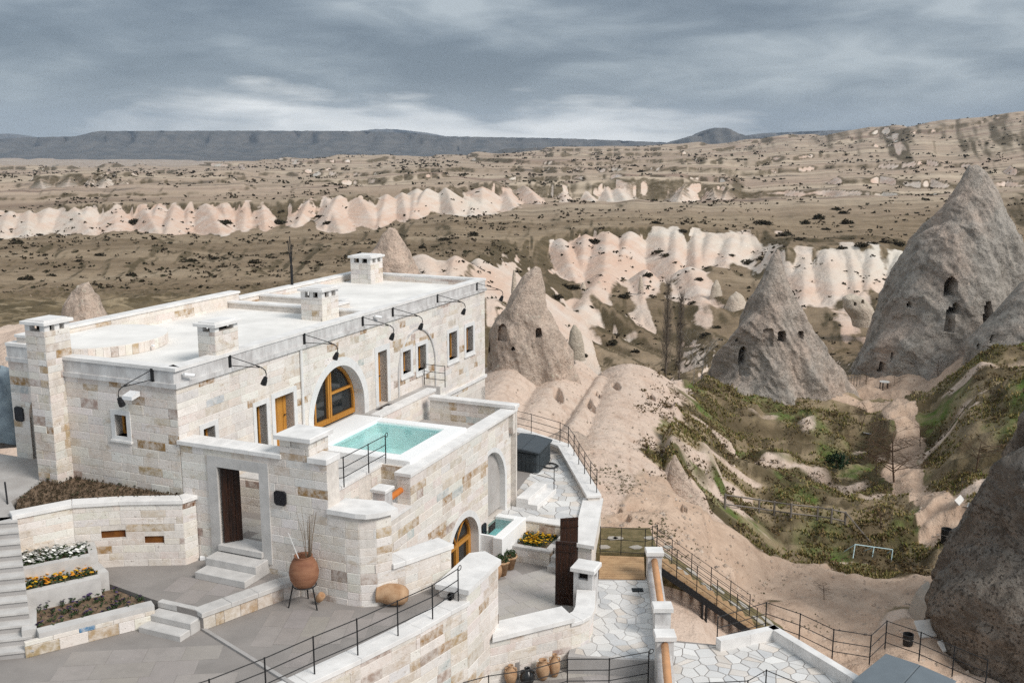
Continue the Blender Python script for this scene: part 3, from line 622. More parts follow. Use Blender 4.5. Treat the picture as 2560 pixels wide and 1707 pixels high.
AA, DD = np.meshgrid(aS, rows); TX = AA * DD; TY = DD
for (px_, py_, w_, l_, d_) in ((1420, 905, 0.55, 0.9, 1.6), (1318, 902, 0.35, 0.8, 1.3), (1492, 986, 0.3, 0.6, 1.2), (1626, 990, 0.35, 0.7, 1.3), (1540, 965, 0.3, 1.5, 1.2), (1475, 1010, 0.35, 1.6, 0.9), (1395, 985, 0.4, 1.8, 0.9), (1680, 1003, 0.4, 0.7, 1.6), (1540, 1275, 0.25, 0.3, 0.5), (1560, 1292, 0.3, 0.35, 0.6), (1590, 1272, 0.4, 0.3, 0.5), (1700, 1260, 0.3, 0.4, 0.4), (2165, 1082, 1.9, 1.5, 2.4), (1690, 1215, 0.5, 0.5, 0.5)):
    g_ = ground(px_, py_, 34); PITS.append((g_[0], g_[1], w_, l_, d_))
TZ, SPUR, PROUD, DM, TERR = height(TX, TY, True)
sl_y = np.gradient(TZ, axis=0) / np.maximum(np.gradient(TY, axis=0), 1e-6); sl_x = np.gradient(TZ, axis=1) / np.gradient(TX, axis=1); SLOPE = np.hypot(sl_x, sl_y)
def near_line(X, Y, pts, w):
    d = np.full(X.shape, 1e9)
    for (x0, y0), (x1, y1) in zip(pts, pts[1:]):
        t = np.clip(((X - x0) * (x1 - x0) + (Y - y0) * (y1 - y0)) / ((x1 - x0) ** 2 + (y1 - y0) ** 2), 0, 1)
        d = np.minimum(d, np.hypot(X - x0 - t * (x1 - x0), Y - y0 - t * (y1 - y0)))
    return 1 - sstep(w * 0.55, w, d)
def line_of(*pp): return [ground(a, b)[:2] for a, b in pp]
ROAD = line_of((1700, 1372), (1800, 1400), (1900, 1425), (2050, 1462), (2200, 1480), (2330, 1470)); ROAD2 = line_of((2100, 1500), (2050, 1580), (2200, 1640), (2330, 1600))
TRAIL = line_of((2400, 1330), (2340, 1280), (2290, 1230), (2250, 1180), (2270, 1080), (2200, 1010), (2090, 1000), (2060, 985))
wob = fbm(TX / 3.0, TY / 3.0, 3, 60) * 0.7
_dirt = np.maximum(near_line(TX + wob, TY + wob, ROAD, 3.4), np.maximum(near_line(TX + wob, TY, ROAD2, 3.2), near_line(TX + wob, TY, TRAIL, 1.5)))
COURT = ground(2150, 975, 60); _dirt = np.maximum(_dirt, 0.9 * np.exp(-(((TX - COURT[0] - 3) / 12) ** 2 + ((TY - COURT[1]) / 6.0) ** 2) ** 2))
# bare tuff on the near ledge and the domes, meadow in the gully between
px_a = 1280 + TX / TY * F * 0.96
gully_edge = np.interp(TY, [30, 40, 44, 56, 62, 72, 80, 84], [3000, 3000, 3000, 1600, 1655, 1690, 1700, 1700]) + 40 * fbm(TX / 4, TY / 4, 3, 9)
_rock = (1 - sstep(46, 48, TY + 1.2 * fbm(TX / 3, TY / 3, 2, 4))) + sstep(49, 51, TY) * (1 - sstep(84, 92, TY)) * (1 - sstep(-25, 25, px_a - gully_edge))
_rock = np.clip(_rock, 0, 1) * (1 - sstep(88, 96, TY)) * sstep(-0.13, -0.06, TX / TY) + (1 - sstep(56, 62, TY)) * (1 - sstep(-0.13, -0.06, TX / TY))
_gr = sstep(-0.05, 0.4, fbm(TX / 6.0, TY / 6.0, 3, 71)) * sstep(0.1, 0.2, TX / TY) * (1 - sstep(95, 115, TY)) * sstep(48, 52, TY)
_far = sstep(100, 112, TY); nb = fbm(TX / (2 + 0.012 * TY), TY / (6 + 0.03 * TY), 3, 200)
_bare = np.maximum(sstep(-1.3, 0.25, PROUD + 1.5 * nb), 0.9 * sstep(0.30, 0.5, SLOPE + 0.1 * nb) * sstep(420, 600, TY))
_bare = _bare * (1 - sstep(420, 700, TY) * (1 - sstep(-0.15, 0.25, fbm(TX / (0.16 * TY), TY / (0.12 * TY), 2, 333)))) ; _bare = np.maximum(_bare, sstep(0.55, 0.80, SLOPE + 0.1 * nb))
_rock = np.clip(_rock, 0, 1) * (1 - 0.85 * DM * (1 - sstep(-0.1, 0.35, PROUD + 0.2 * nb)))
_rock = _rock * (1 - _far) + _bare * _far; _rock = np.maximum(_rock, 0.7 * (1 - _far) * sstep(0.1, 0.2, TX / TY) * sstep(49, 54, TY) * sstep(0.25, 0.55, fbm(TX / 9.0, TY / 5.0, 3, 220)))
_scrub = np.clip(sstep(0.14, 0.28, SLOPE + 0.06 * nb) * _far + (1 - _far) * sstep(0.0, 0.5, fbm(TX / 3.5, TY / 3.5, 4, 230) + 0.5 * (TERR > 0.6)), 0, 1)
_rock = np.clip(_rock, 0, 1) * (1 - _dirt); _gr = np.clip(_gr, 0, 1) * (1 - _dirt)
nr = len(rows); idx = np.arange(nr * NA).reshape(nr, NA)
quads = np.stack([idx[:-1, :-1], idx[:-1, 1:], idx[1:, 1:], idx[1:, :-1]], -1).reshape(-1, 4)
me = bpy.data.meshes.new('terrain'); nv, nq = nr * NA, len(quads)
me.vertices.add(nv); me.vertices.foreach_set('co', np.stack([TX, TY, TZ], -1).astype('f').ravel())
me.loops.add(nq * 4); me.loops.foreach_set('vertex_index', quads.astype('i').ravel())
me.polygons.add(nq); me.polygons.foreach_set('loop_start', np.arange(0, nq * 4, 4, dtype='i'))
me.polygons.foreach_set('use_smooth', np.ones(nq, bool)); me.update(calc_edges=True)
for nm, arr in (('rock', _rock), ('dirt', _dirt), ('green', _gr), ('scrub', _scrub)):
    at = me.attributes.new(nm, 'FLOAT', 'POINT'); at.data.foreach_set('value', arr.astype('f').ravel())
def terrain_mat():
    m = bpy.data.materials.new('tuff_and_steppe'); m.use_nodes = True; k = NT(m.node_tree); bs = k.n['Principled BSDF']
    bs.inputs['Roughness'].default_value = 0.95; bs.inputs['Specular IOR Level'].default_value = 0.08
    g = k.n.new('ShaderNodeNewGeometry'); p = g.outputs['Position']; sx = k.n.new('ShaderNodeSeparateXYZ'); k.put(sx.inputs[0], g.outputs['Normal'])
    nz = sx.outputs[2]; sp = k.n.new('ShaderNodeSeparateXYZ'); k.put(sp.inputs[0], p)
    at = lambda n: k.new('ShaderNodeAttribute', attribute_name=n).outputs['Fac']
    # bare tuff: pink, cream and near-white beds with faint strata and rills
    big = k.noise(k.mapping(p, (1, 0.6, 1)), 0.012, 4, 0.5); mid = k.noise(p, 0.11, 5, 0.6); strata = k.noise(k.mapping(p, (0.02, 0.02, 0.9)), 1.0, 3, 0.6); fine = k.noise(p, 1.6, 6, 0.65)
    rock = k.ramp(k.math('ADD', k.math('MULTIPLY', big, 0.75), k.math('MULTIPLY', strata, 0.25)), [(0.36, (0.60, 0.545, 0.47)), (0.47, (0.60, 0.48, 0.395)), (0.56, (0.57, 0.405, 0.315)), (0.66, (0.62, 0.57, 0.51))])
    rock = k.mix(k.ramp(mid, [(0.45, 0.0), (0.7, 0.55)]), rock, (0.66, 0.615, 0.56)); rock = k.mix(k.ramp(fine, [(0.52, 0.0), (0.75, 0.4)]), rock, (0.38, 0.29, 0.225))
    nrock = k.mix(k.ramp(mid, [(0.4, 0.0), (0.65, 0.6)]), (0.55, 0.425, 0.345), (0.60, 0.50, 0.42)); nrock = k.mix(k.ramp(k.noise(p, 0.5, 5, 0.65), [(0.5, 0.0), (0.7, 0.55)]), nrock, (0.40, 0.275, 0.205)); nrock = k.mix(k.ramp(k.noise(k.mapping(p, (1.0, 0.25, 1.0), rot=(0, 0, 0.35)), 2.2, 5, 0.65), [(0.50, 0.0), (0.70, 0.6)]), nrock, (0.36, 0.25, 0.185)); nrock = k.mix(k.ramp(k.noise(p, 1.7, 6, 0.75), [(0.42, 0.0), (0.66, 0.5)]), nrock, (0.60, 0.475, 0.385)); nrock = k.mix(k.ramp(k.noise(p, 7, 5, 0.75), [(0.60, 0.0), (0.70, 0.6)]), nrock, (0.22, 0.16, 0.12))
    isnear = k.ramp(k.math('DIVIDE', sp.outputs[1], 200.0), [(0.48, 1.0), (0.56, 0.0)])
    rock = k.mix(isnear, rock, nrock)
    # steppe: straw, olive and umber, mottled; long thin field stripes on the plain
    n1 = k.noise(k.mapping(p, (0.5, 1, 1)), 0.028, 5, 0.62); n2 = k.noise(p, 0.22, 6, 0.68); n3 = k.noise(p, 1.3, 5, 0.7)
    grass = k.ramp(n1, [(0.34, (0.155, 0.110, 0.066)), (0.47, (0.225, 0.163, 0.104)), (0.56, (0.29, 0.215, 0.14)), (0.68, (0.36, 0.275, 0.185))])
    grass = k.mix(k.ramp(n2, [(0.48, 0.0), (0.68, 0.6)]), grass, (0.085, 0.064, 0.038)); grass = k.mix(k.ramp(n3, [(0.5, 0.0), (0.72, 0.6)]), grass, (0.30, 0.225, 0.13))
    field = k.noise(k.mapping(p, (0.22, 1.0, 0.0), rot=(0, 0, 0.22)), 0.010, 4, 0.55, 0.4); fcol = k.ramp(field, [(0.36, (0.23, 0.16, 0.115)), (0.45, (0.38, 0.285, 0.20)), (0.52, (0.28, 0.21, 0.145)), (0.58, (0.44, 0.345, 0.24)), (0.66, (0.31, 0.235, 0.165))])
    fcol = k.mix(k.ramp(k.noise(k.mapping(p, (0.5, 1, 1)), 0.05, 6, 0.72), [(0.54, 0.0), (0.64, 0.8)]), fcol, (0.10, 0.08, 0.062))
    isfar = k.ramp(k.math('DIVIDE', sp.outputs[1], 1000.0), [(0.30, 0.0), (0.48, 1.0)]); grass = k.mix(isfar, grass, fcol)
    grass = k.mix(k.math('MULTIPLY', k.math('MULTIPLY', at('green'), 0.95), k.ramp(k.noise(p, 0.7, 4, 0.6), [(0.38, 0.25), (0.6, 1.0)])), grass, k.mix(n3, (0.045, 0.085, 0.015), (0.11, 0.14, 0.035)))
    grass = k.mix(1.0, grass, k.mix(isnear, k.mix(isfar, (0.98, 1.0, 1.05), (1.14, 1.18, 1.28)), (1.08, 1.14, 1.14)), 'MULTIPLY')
    # which is where: bare spurs of tuff, scrub in the gullies and on the banks, straw on the flats
    grass = k.mix(k.math('MULTIPLY', at('scrub'), k.ramp(n2, [(0.3, 0.55), (0.6, 0.95)])), grass, k.mix(n3, (0.048, 0.039, 0.022), (0.115, 0.088, 0.050)))
    bare = k.ramp(k.math('ADD', at('rock'), k.math('MULTIPLY', k.math('SUBTRACT', k.noise(p, 0.45, 6, 0.75), 0.5), 0.9)), [(0.30, 0.0), (0.72, 1.0)])
    scree = k.math('MULTIPLY', isfar, k.ramp(k.noise(k.mapping(p, (0.30, 1, 1)), 0.017, 5, 0.7), [(0.64, 0.0), (0.70, 0.7)]))
    bare = k.math('MAXIMUM', bare, scree)
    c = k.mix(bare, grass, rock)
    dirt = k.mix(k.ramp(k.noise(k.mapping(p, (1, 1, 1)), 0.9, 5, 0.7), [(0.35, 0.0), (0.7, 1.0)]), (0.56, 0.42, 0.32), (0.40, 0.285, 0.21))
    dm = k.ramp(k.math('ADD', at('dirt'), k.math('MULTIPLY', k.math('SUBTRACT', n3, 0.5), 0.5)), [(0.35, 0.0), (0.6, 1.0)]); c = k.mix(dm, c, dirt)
    k.put(bs.inputs['Base Color'], c)
    hgt = k.math('ADD', k.math('MULTIPLY', fine, 0.3), k.math('ADD', k.math('MULTIPLY', n2, 0.8), k.math('MULTIPLY', k.noise(p, 5.0, 4, 0.6), 0.05)))
    b = k.new('ShaderNodeBump', i_Strength=0.75, i_Distance=0.9, i_Height=hgt); k.l.new(b.outputs[0], bs.inputs['Normal']); return m
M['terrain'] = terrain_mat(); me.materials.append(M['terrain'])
terrain = bpy.data.objects.new('terrain', me); COL.objects.link(terrain); tag(terrain, kind='structure')
# far table mountains and hills beyond the plain
M['mesa'] = mat('dark_basalt_and_scrub', (0.06, 0.06, 0.058), 0.95, 0.08, col2=(0.13, 0.118, 0.105), vscale=0.006, stretch=(1, 1, 3))
def ridge(name, prof, D, dep, foot, label_z=None, rough=10.0, seed=1, lowslope=0.55):
    """a long hill: crest line from the photo, real depth behind it and a skirt in front"""
    xs = np.linspace(prof[0][0], prof[-1][0], 260); ys = np.interp(xs, [p[0] for p in prof], [p[1] for p in prof])
    X = (xs - 1280) / F / 1.02 * D; Zc = np.array([CAMZ - ratio(y) * D for y in ys]); Zc = Zc + rough * 0.35 * fbm(X / (D * 0.006), X * 0 + seed, 4, seed)
    ts = [(-1.25, 0.0), (-0.8, 0.18), (-0.45, 0.38), (-0.22, 0.60), (-0.12, 0.82), (-0.05, 0.97), (0.0, 1.0), (0.35, 0.99), (1.0, 0.93), (1.4, 0.4), (1.8, 0.0)]
    mb = MB(); n = len(xs)
    for t, f in ts:
        w = fbm(X / (D * 0.02), X * 0 + t * 3, 3, seed + 5)
        yy = X * 0 + D + dep * (t + (0.16 * w if -1.2 < t < -0.01 else 0)); zz = foot + (Zc - foot) * f + (rough * 0.5 * fbm(X / (D * 0.01), X * 0 + t * 9, 3, seed + 9) if 0 < f < 0.95 else 0)
        sc_ = (D + dep * t * 0.3) / D; mb.v += [(float(a * sc_), float(b), float(c)) for a, b, c in zip(X, yy, zz)]
    for r_ in range(len(ts) - 1):
        for i in range(n - 1): mb.f.append((r_ * n + i, r_ * n + i + 1, (r_ + 1) * n + i + 1, (r_ + 1) * n + i)); mb.m.append(0); mb.c.append(None)
    return struct(name, mb, M['mesa'], True)
ridge('mesa', [(-900, 345), (-300, 352), (0, 350), (60, 344), (200, 341), (220, 333), (250, 328), (600, 327), (900, 328), (1040, 333), (1100, 341), (1400, 346), (1560, 352), (1700, 358)], 9500, 1500, -110, rough=14, seed=3)
ridge('mountain', [(830, 345), (880, 330), (940, 323), (985, 323), (1060, 331), (1110, 340)], 16200, 900, -150, rough=12, seed=6)
ridge('mountain', [(-500, 330), (-100, 338), (20, 334), (70, 342), (110, 350)], 14800, 900, -150, rough=12, seed=16)
ridge('hill', [(1640, 372), (1680, 358), (1720, 345), (1760, 333), (1785, 320), (1815, 320), (1840, 332), (1880, 343), (1940, 352), (2050, 362)], 8200, 900, -110, rough=10, seed=8)
ridge('hill', [(1840, 345), (1900, 334), (1990, 330), (2080, 326), (2300, 322), (2900, 320)], 11000, 1200, -110, rough=10, seed=12)
ridge('hill', [(1230, 382), (1270, 370), (1300, 372), (1350, 369), (1395, 374), (1430, 363), (1470, 372), (1520, 380)], 5200, 400, -90, rough=8, seed=14)
# ------------------------------------------------------------------ THE HOUSE
ZP = 4.5                                                  # parapet head
house = thing('stone_house', 'long pale stone block house with flat white roof and honey wood windows', 'house', W(9.4, 3.2, -2.6))
FAC = Path(UP((0, 0), (18.9, 0)))
END = Path(UP((0, 3.76), (0, 0)))
LFT = Path(UP((0.8, 6.78), (0.8, 4.46)))
fw = [rect_hole(0.9, 1.36, 1.92, 2.66), rect_hole(3.14, 3.62, 1.25, 2.72), rect_hole(4.02, 4.95, 1.1, 2.76), arch_hole(5.92, 9.0, 1.0, 1.55, 3.06), rect_hole(9.93, 10.55, 1.1, 3.0),
      rect_hole(11.68, 12.28, 1.85, 2.68), rect_hole(12.82, 13.48, 1.72, 2.67), rect_hole(15.42, 16.16, 1.62, 2.72), rect_hole(17.0, 17.68, 1.62, 2.68)]
wall(house, FAC, -2.6, 3.97, 0.45, fw, 11, 0.225, lens=(0.3, 0.95), zs=-0.2)
endh = [rect_hole(1.66, 2.06, 2.5, 3.08)]
wall(house, END, -0.6, 3.97, 0.45, endh, 12, 0.225, zs=0.85)
lfth = [arch_hole(0.62, 1.42, 1.1, 2.35, 2.95)]
wall(house, LFT, 0.6, 3.97, 0.45, lfth, 13, 0.225)
wall(house, UP((18.9, 0), (18.9, 6.5), (0.9, 6.5)), -2.6, 3.97, 0.4, stones=False)
# cornice, marble parapet and white coping run round the head
def band(path, z0, z1, out, thick, m, name, piece=None):
    pt = Path(path); cuts = sorted(set(pt.cum) | (set(np.arange(0.0, pt.len, piece)) if piece else set())); cuts = [c for i, c in enumerate(cuts) if i == 0 or c - cuts[i - 1] > 0.05]
    for a, b in zip(cuts, cuts[1:]):
        g = 0.002 if piece else 0; na = pt.node_normal(a); nb = pt.node_normal(b); xa = pt.at(a + 1e-4)[0]; xb = pt.at(b - 1e-4)[0]; d = (xb - xa).normalized(); xa = xa + d * g; xb = xb - d * g
        q = [xa + na * out, xb + nb * out, xb - nb * thick, xa - na * thick]
        MB().hexa([(p.x, p.y, z0) for p in q] + [(p.x, p.y, z1) for p in q]).build(name, M[m], house)
HEAD = UP((0.8, 6.78), (0.8, 4.46)); HEAD2 = UP((0, 3.76), (0, 0), (18.9, 0), (18.9, 6.4))
for hp in (HEAD, HEAD2):
    band(hp, 3.97, 4.09, 0.075, 0.3, 'parapet', 'cornice', 1.4); band(hp, 4.09, 4.41, 0.02, 0.28, 'parapet', 'parapet_slab', 0.62); band(hp, 4.41, ZP, 0.05, 0.33, 'coping', 'coping_slab', 1.3)
# back parapet: higher over the front half, lower beyond
BK = UP((0.9, 6.12), (10.4, 6.12)); wall(house, BK, 4.1, 4.66, 0.35, seed=21, course=0.2, wt=[20, 16, 26, 26, 4, 8, 3, 1, 2, 0, 0], core='back_parapet'); coping(house, BK, 4.74, 0.35, 0.08, 0.04, piece=1.5)
BK2 = UP((10.42, 6.12), (18.6, 6.12)); wall(house, BK2, 4.1, 4.42, 0.3, seed=22, course=0.2, wt=[20, 16, 26, 26, 4, 8, 3, 1, 2, 0, 0], core='back_parapet'); coping(house, BK2, 4.5, 0.3, 0.08, 0.04, piece=1.5)
BK3 = UP((18.55, 6.1), (18.55, 0.4)); wall(house, BK3, 4.1, 4.40, 0.2, seed=23, course=0.2, wt=[20, 16, 26, 26, 4, 8, 3, 1, 2, 0, 0], core='back_parapet')
rf = MB(); rf.prism(UP((0.15, 0.28), (18.6, 0.28), (18.6, 6.2), (0.95, 6.2), (0.95, 4.2), (0.15, 4.2)), 3.9, 4.2); roof = rf.build('roof', M['roof'], house)
# cross walls on the roof
def roofwall(u0, u1, v0, v1, z1, sd):
    o = MB().ubox(u0, u1, v0, v1, 4.19, z1 - 0.07).build('roof_kerb', M['mortar'], house); MB().ubox(u0 - 0.04, u1 + 0.04, v0 - 0.04, v1 + 0.04, z1 - 0.07, z1, bev=0.01).build('coping_slab', M['coping'], o)
roofwall(9.75, 10.0, 0.3, 6.1, 4.46, 1); roofwall(11.6, 11.85, 2.3, 6.1, 4.46, 2); roofwall(10.0, 11.6, 2.1, 2.32, 4.44, 3)
# raised round roof light at the front end
rd = MB(); n = 48; ring = []
for k in range(n + 1):
    a = 2 * math.pi * k / n; u, v = 2.55 + 1.95 * math.cos(a), 4.95 + 1.75 * math.sin(a)
    if v < 6.1: ring.append((u, v))
arc = [(2.55 + 1.95 * math.cos(a), 4.95 + 1.75 * math.sin(a)) for a in np.linspace(math.pi * 0.9, math.pi * 2.22, 40)]
pts = UP(*arc); rd.prism(pts + UP((4.0, 6.08), (1.0, 6.08)), 4.19, 4.52); ro = rd.build('raised_roof', M['roof'], house)
wall(house, pts, 4.2, 4.5, 0.12, seed=31, course=0.3, wt=[18, 10, 24, 24, 4, 14, 7, 3, 3, 0, 0], core='round_wall', lens=(0.2, 0.4), relief=0.015)
MB().tube([W(2.6, 3.12, 4.36), W(2.6, 3.04, 4.36)], 0.035, 10).build('spout', M['white'], ro)
# chimneys
def zat(py, u, v): return CAMZ - ratio(py) * W(u, v, 0)[1]
def chimney(u0, u1, v0, v1, z0, z1, sd, slots_u, slots_v, par=None, brown=False, sh=0.13):
    """square flue with slots under a flat cap"""
    base = MB().ubox(u0 + 0.02, u1 - 0.02, v0 + 0.02, v1 - 0.02, z0, z1 - sh - 0.12).build('chimney', M['mortar'], house)
    pth = UP((u0, v1), (u0, v0), (u1, v0)); key = house.name; before = len(STORE.get(key, []))
    wall(house, pth, z0, z1 - sh - 0.12, 0.05, seed=sd, course=0.2, core='chimney_face', wt=PWT_BROWN if brown else [24, 34, 10, 8, 14, 6, 2, 1, 1, 0, 0], lens=(0.24, 0.5), relief=0.016)
    k = 0.17
    for a, b in ((u0, v0), (u1 - k, v0), (u0, v1 - k), (u1 - k, v1 - k)): MB().ubox(a, a + k, b, b + k, z1 - sh - 0.12, z1 - 0.12).build('cap_leg', M['coping'], base)
    if slots_v > 1: MB().ubox(u0, u0 + 0.12, (v0 + v1) / 2 - 0.07, (v0 + v1) / 2 + 0.07, z1 - sh - 0.12, z1 - 0.12).build('cap_leg', M['coping'], base)
    if slots_u > 1: MB().ubox((u0 + u1) / 2 - 0.08, (u0 + u1) / 2 + 0.08, v0, v0 + 0.12, z1 - sh - 0.12, z1 - 0.12).build('cap_leg', M['coping'], base)
    MB().ubox(u0 + 0.2, u1 - 0.2, v0 + 0.2, v1 - 0.2, z1 - sh - 0.119, z1 - 0.125).build('flue', M['dark'], base)
    MB().ubox(u0 - 0.08, u1 + 0.08, v0 - 0.08, v1 + 0.08, z1 - 0.12, z1 - 0.03, bev=0.012).build('cap', M['coping'], base)
    MB().prism(UP((u0 + 0.02, v0 + 0.02), (u1 - 0.02, v0 + 0.02), (u1 - 0.02, v1 - 0.02), (u0 + 0.02, v1 - 0.02)), z1 - 0.031, z1).build('cap_crown', M['coping'], base)
chimney(-0.52, 0.3, 3.76, 4.46, 0.85, zat(803, -0.52, 3.76), 41, 2, 1, brown=True, sh=0.17)
chimney(1.65, 2.6, 0.04, 0.62, 4.1, zat(808, 1.65, 0.04) , 42, 1, 1)
chimney(8.7, 9.7, 1.35, 2.2, 4.19, zat(722, 8.7, 1.35), 43, 2, 2, sh=0.2)
chimney(17.3, 18.3, 4.6, 5.6, 4.19, zat(640, 17.3, 4.6), 44, 2, 2, sh=0.2)
# openings
surround(house, FAC, 0.9, 1.36, 1.92, 2.66); surround(house, FAC, 3.14, 3.62, 1.25, 2.72); 
for a, b, z0, z1 in ((11.68, 12.28, 1.85, 2.68), (12.82, 13.48, 1.72, 2.67), (15.42, 16.16, 1.62, 2.72), (17.0, 17.68, 1.62, 2.68)): surround(house, FAC, a, b, z0, z1, w=0.16)
surround(house, END, 1.66, 2.06, 2.5, 3.08, w=0.13)
def plank_door(path, s0, s1, z0, z1, w=0.16, depth=0.28, m='wood', n=5, name='door'):
    f = lambda s, z, o: frame_at(path, s, z, o)
    def slab(mb, a, b, za, zb, o0, o1): mb.hexa([f(a, za, o1), f(b, za, o1), f(b, za, o0), f(a, za, o0), f(a, zb, o1), f(b, zb, o1), f(b, zb, o0), f(a, zb, o0)])
    r_ = MB(); slab(r_, s0 - w, s0, z0, z1 + w, -depth - 0.1, 0.03); slab(r_, s1, s1 + w, z0, z1 + w, -depth - 0.1, 0.03); slab(r_, s0, s1, z1, z1 + w, -depth - 0.1, 0.028); o = r_.build(name, M['plaster'], house)
    for k in range(n):
        a = s0 + (s1 - s0) * k / n; b = s0 + (s1 - s0) * (k + 1) / n; q = MB(); slab(q, a + 0.004, b - 0.004, z0, z1, -depth - 0.04, -depth + (0.012 if k % 2 else 0.004)); q.build('plank', M[m], o)
    h = MB(); h.tube([f(s1 - 0.1, z0 + 0.95, -depth + 0.01), f(s1 - 0.1, z0 + 0.95, -depth + 0.07), f(s1 - 0.2, z0 + 0.95, -depth + 0.07)], 0.014, 6); h.build('handle', M['iron'], o); return o
plank_door(FAC, 4.02, 4.95, 1.1, 2.76, n=6); plank_door(FAC, 9.93, 10.55, 1.1, 3.0, n=4, w=0.2)
# arched glazed door: deep plastered reveal, wooden frame, panes
def arch_pts(s0, s1, z0, zs, zt, n=28, e=0.54):
    c, a = (s0 + s1) / 2, (s1 - s0) / 2; ps = [(s0, z0)]
    for k in range(n + 1):
        q = s0 + (s1 - s0) * (0.5 - 0.5 * math.cos(math.pi * k / n)); ps.append((q, zs + (zt - zs) * max(0.0, 1 - ((q - c) / a) ** 2) ** e))
    return ps + [(s1, z0)]
def arch_ring(th, path, s0, s1, z0, zs, zt, w, o0, o1, m, name, n=28):
    """solid band following an arch, w wide outwards of the opening, between two distances from the wall face"""
    inn = arch_pts(s0, s1, z0, zs, zt, n); out = arch_pts(s0 - w, s1 + w, z0, zs, zt + w, n); mb = MB(); f = lambda p, o: frame_at(path, p[0], p[1], o); N = len(inn)
    for i in range(N - 1): mb.hexa([f(inn[i], o1), f(inn[i + 1], o1), f(inn[i + 1], o0), f(inn[i], o0), f(out[i], o1), f(out[i + 1], o1), f(out[i + 1], o0), f(out[i], o0)])
    return mb.build(name, M[m], th)
def strip(th, path, a, b, w, o0, o1, m, name, n=10):     # a bar between two points of the face
    (s0, z0), (s1, z1) = a, b; dx, dz = s1 - s0, z1 - z0; ln = math.hypot(dx, dz); ns, nz = -dz / ln * w / 2, dx / ln * w / 2; f = lambda s, z, o: frame_at(path, s, z, o)
    return MB().hexa([f(s0 - ns, z0 - nz, o1), f(s1 - ns, z1 - nz, o1), f(s1 - ns, z1 - nz, o0), f(s0 - ns, z0 - nz, o0), f(s0 + ns, z0 + nz, o1), f(s1 + ns, z1 + nz, o1), f(s1 + ns, z1 + nz, o0), f(s0 + ns, z0 + nz, o0)]).build(name, M[m], th)
def arch_fill(th, path, s0, s1, z0, zs, zt, o, m, name):
    ps = arch_pts(s0, s1, z0, zs, zt); mb = MB(); f = lambda p, q: frame_at(path, p[0], p[1], q); N = len(ps)
    mb.add([f(p, o) for p in ps] + [f(p, o - 0.02) for p in ps], [tuple(range(N)), tuple(range(2 * N - 1, N - 1, -1))]); return mb.build(name, M[m], th)
aw = arch_ring(house, FAC, 5.95, 8.97, 1.0, 1.55, 3.03, 0.28, -0.46, 0.025, 'plaster', 'arched_door')
dp = -0.44
arch_ring(aw, FAC, 6.05, 8.87, 1.1, 1.55, 2.93, 0.08, dp, dp + 0.09, 'wood', 'frame'); arch_fill(aw, FAC, 5.96, 8.96, 1.02, 1.55, 3.02, dp + 0.01, 'glass', 'pane')
for q in (7.38, 7.50): strip(aw, FAC, (q, 1.1), (q, 2.96), 0.085, dp + 0.005, dp + 0.10, 'wood', 'mullion')
strip(aw, FAC, (6.62, 1.1), (6.62, 2.55), 0.07, dp + 0.005, dp + 0.085, 'wood', 'mullion')
strip(aw, FAC, (6.05, 1.18), (8.87, 1.18), 0.16, dp + 0.006, dp + 0.094, 'wood', 'bottom_rail'); strip(aw, FAC, (7.5, 2.05), (8.87, 2.05), 0.075, dp + 0.006, dp + 0.088, 'wood', 'crossbar'); strip(aw, FAC, (6.05, 2.05), (6.62, 2.05), 0.075, dp + 0.006, dp + 0.088, 'wood', 'crossbar')
# blind arch round the paired windows: a thin moulded rib
arch_ring(house, FAC, 11.35, 14.15, 0.5, 1.9, 3.33, 0.055, -0.02, 0.06, 'parapet', 'blind_arch')
MB().tube([frame_at(FAC, 5.38, 1.2, 0.05), frame_at(FAC, 5.38, 3.95, 0.05)], 0.045, 8).build('drainpipe', M['plaster'], house)
sc_ = MB(); sc_.ubox(13.2, 18.92, -0.09, 0.0, 0.22, 0.34); sc_.build('string_course', M['coping'], house)
# left end: arched door beyond the chimney
ld = arch_ring(house, LFT, 0.62, 1.42, 1.1, 2.35, 2.95, 0.02, -0.42, 0.004, 'plaster', 'arched_door'); arch_fill(ld, LFT, 0.6, 1.44, 1.1, 2.35, 2.96, -0.3, 'wood', 'leaf')
flush_stones(house, 300)
# fittings fixed to the house
def plate(label, path, s, z, w, h, out=0.05):
    t = thing('house_plate', label, 'plate', frame_at(path, s, z - h / 2, out), 'black plates on the walls')
    f = lambda a, b, o: frame_at(path, a, b, o)
    mb = MB(); c = 0.05; ring = [(s - w / 2 + c, z - h / 2), (s + w / 2 - c, z - h / 2), (s + w / 2, z - h / 2 + c), (s + w / 2, z + h / 2 - c), (s + w / 2 - c, z + h / 2), (s - w / 2 + c, z + h / 2), (s - w / 2, z + h / 2 - c), (s - w / 2, z - h / 2 + c)]
    N = 8; mb.add([f(a, b, 0.0) for a, b in ring] + [f(a, b, out) for a, b in ring], [tuple(range(N, 2 * N))] + [(i, (i + 1) % N, N + (i + 1) % N, N + i) for i in range(N)]); mb.build('panel', M['plate'], t)
    fr = MB(); rp = [f(a, b, out) for a, b in ring]; fr.tube(rp + [rp[0]], 0.008, 4); fr.build('rim', M['iron'], t); return t
plate('black square plate beside the arched door left of the tall chimney', LFT, 0.28, 2.42, 0.32, 0.42)
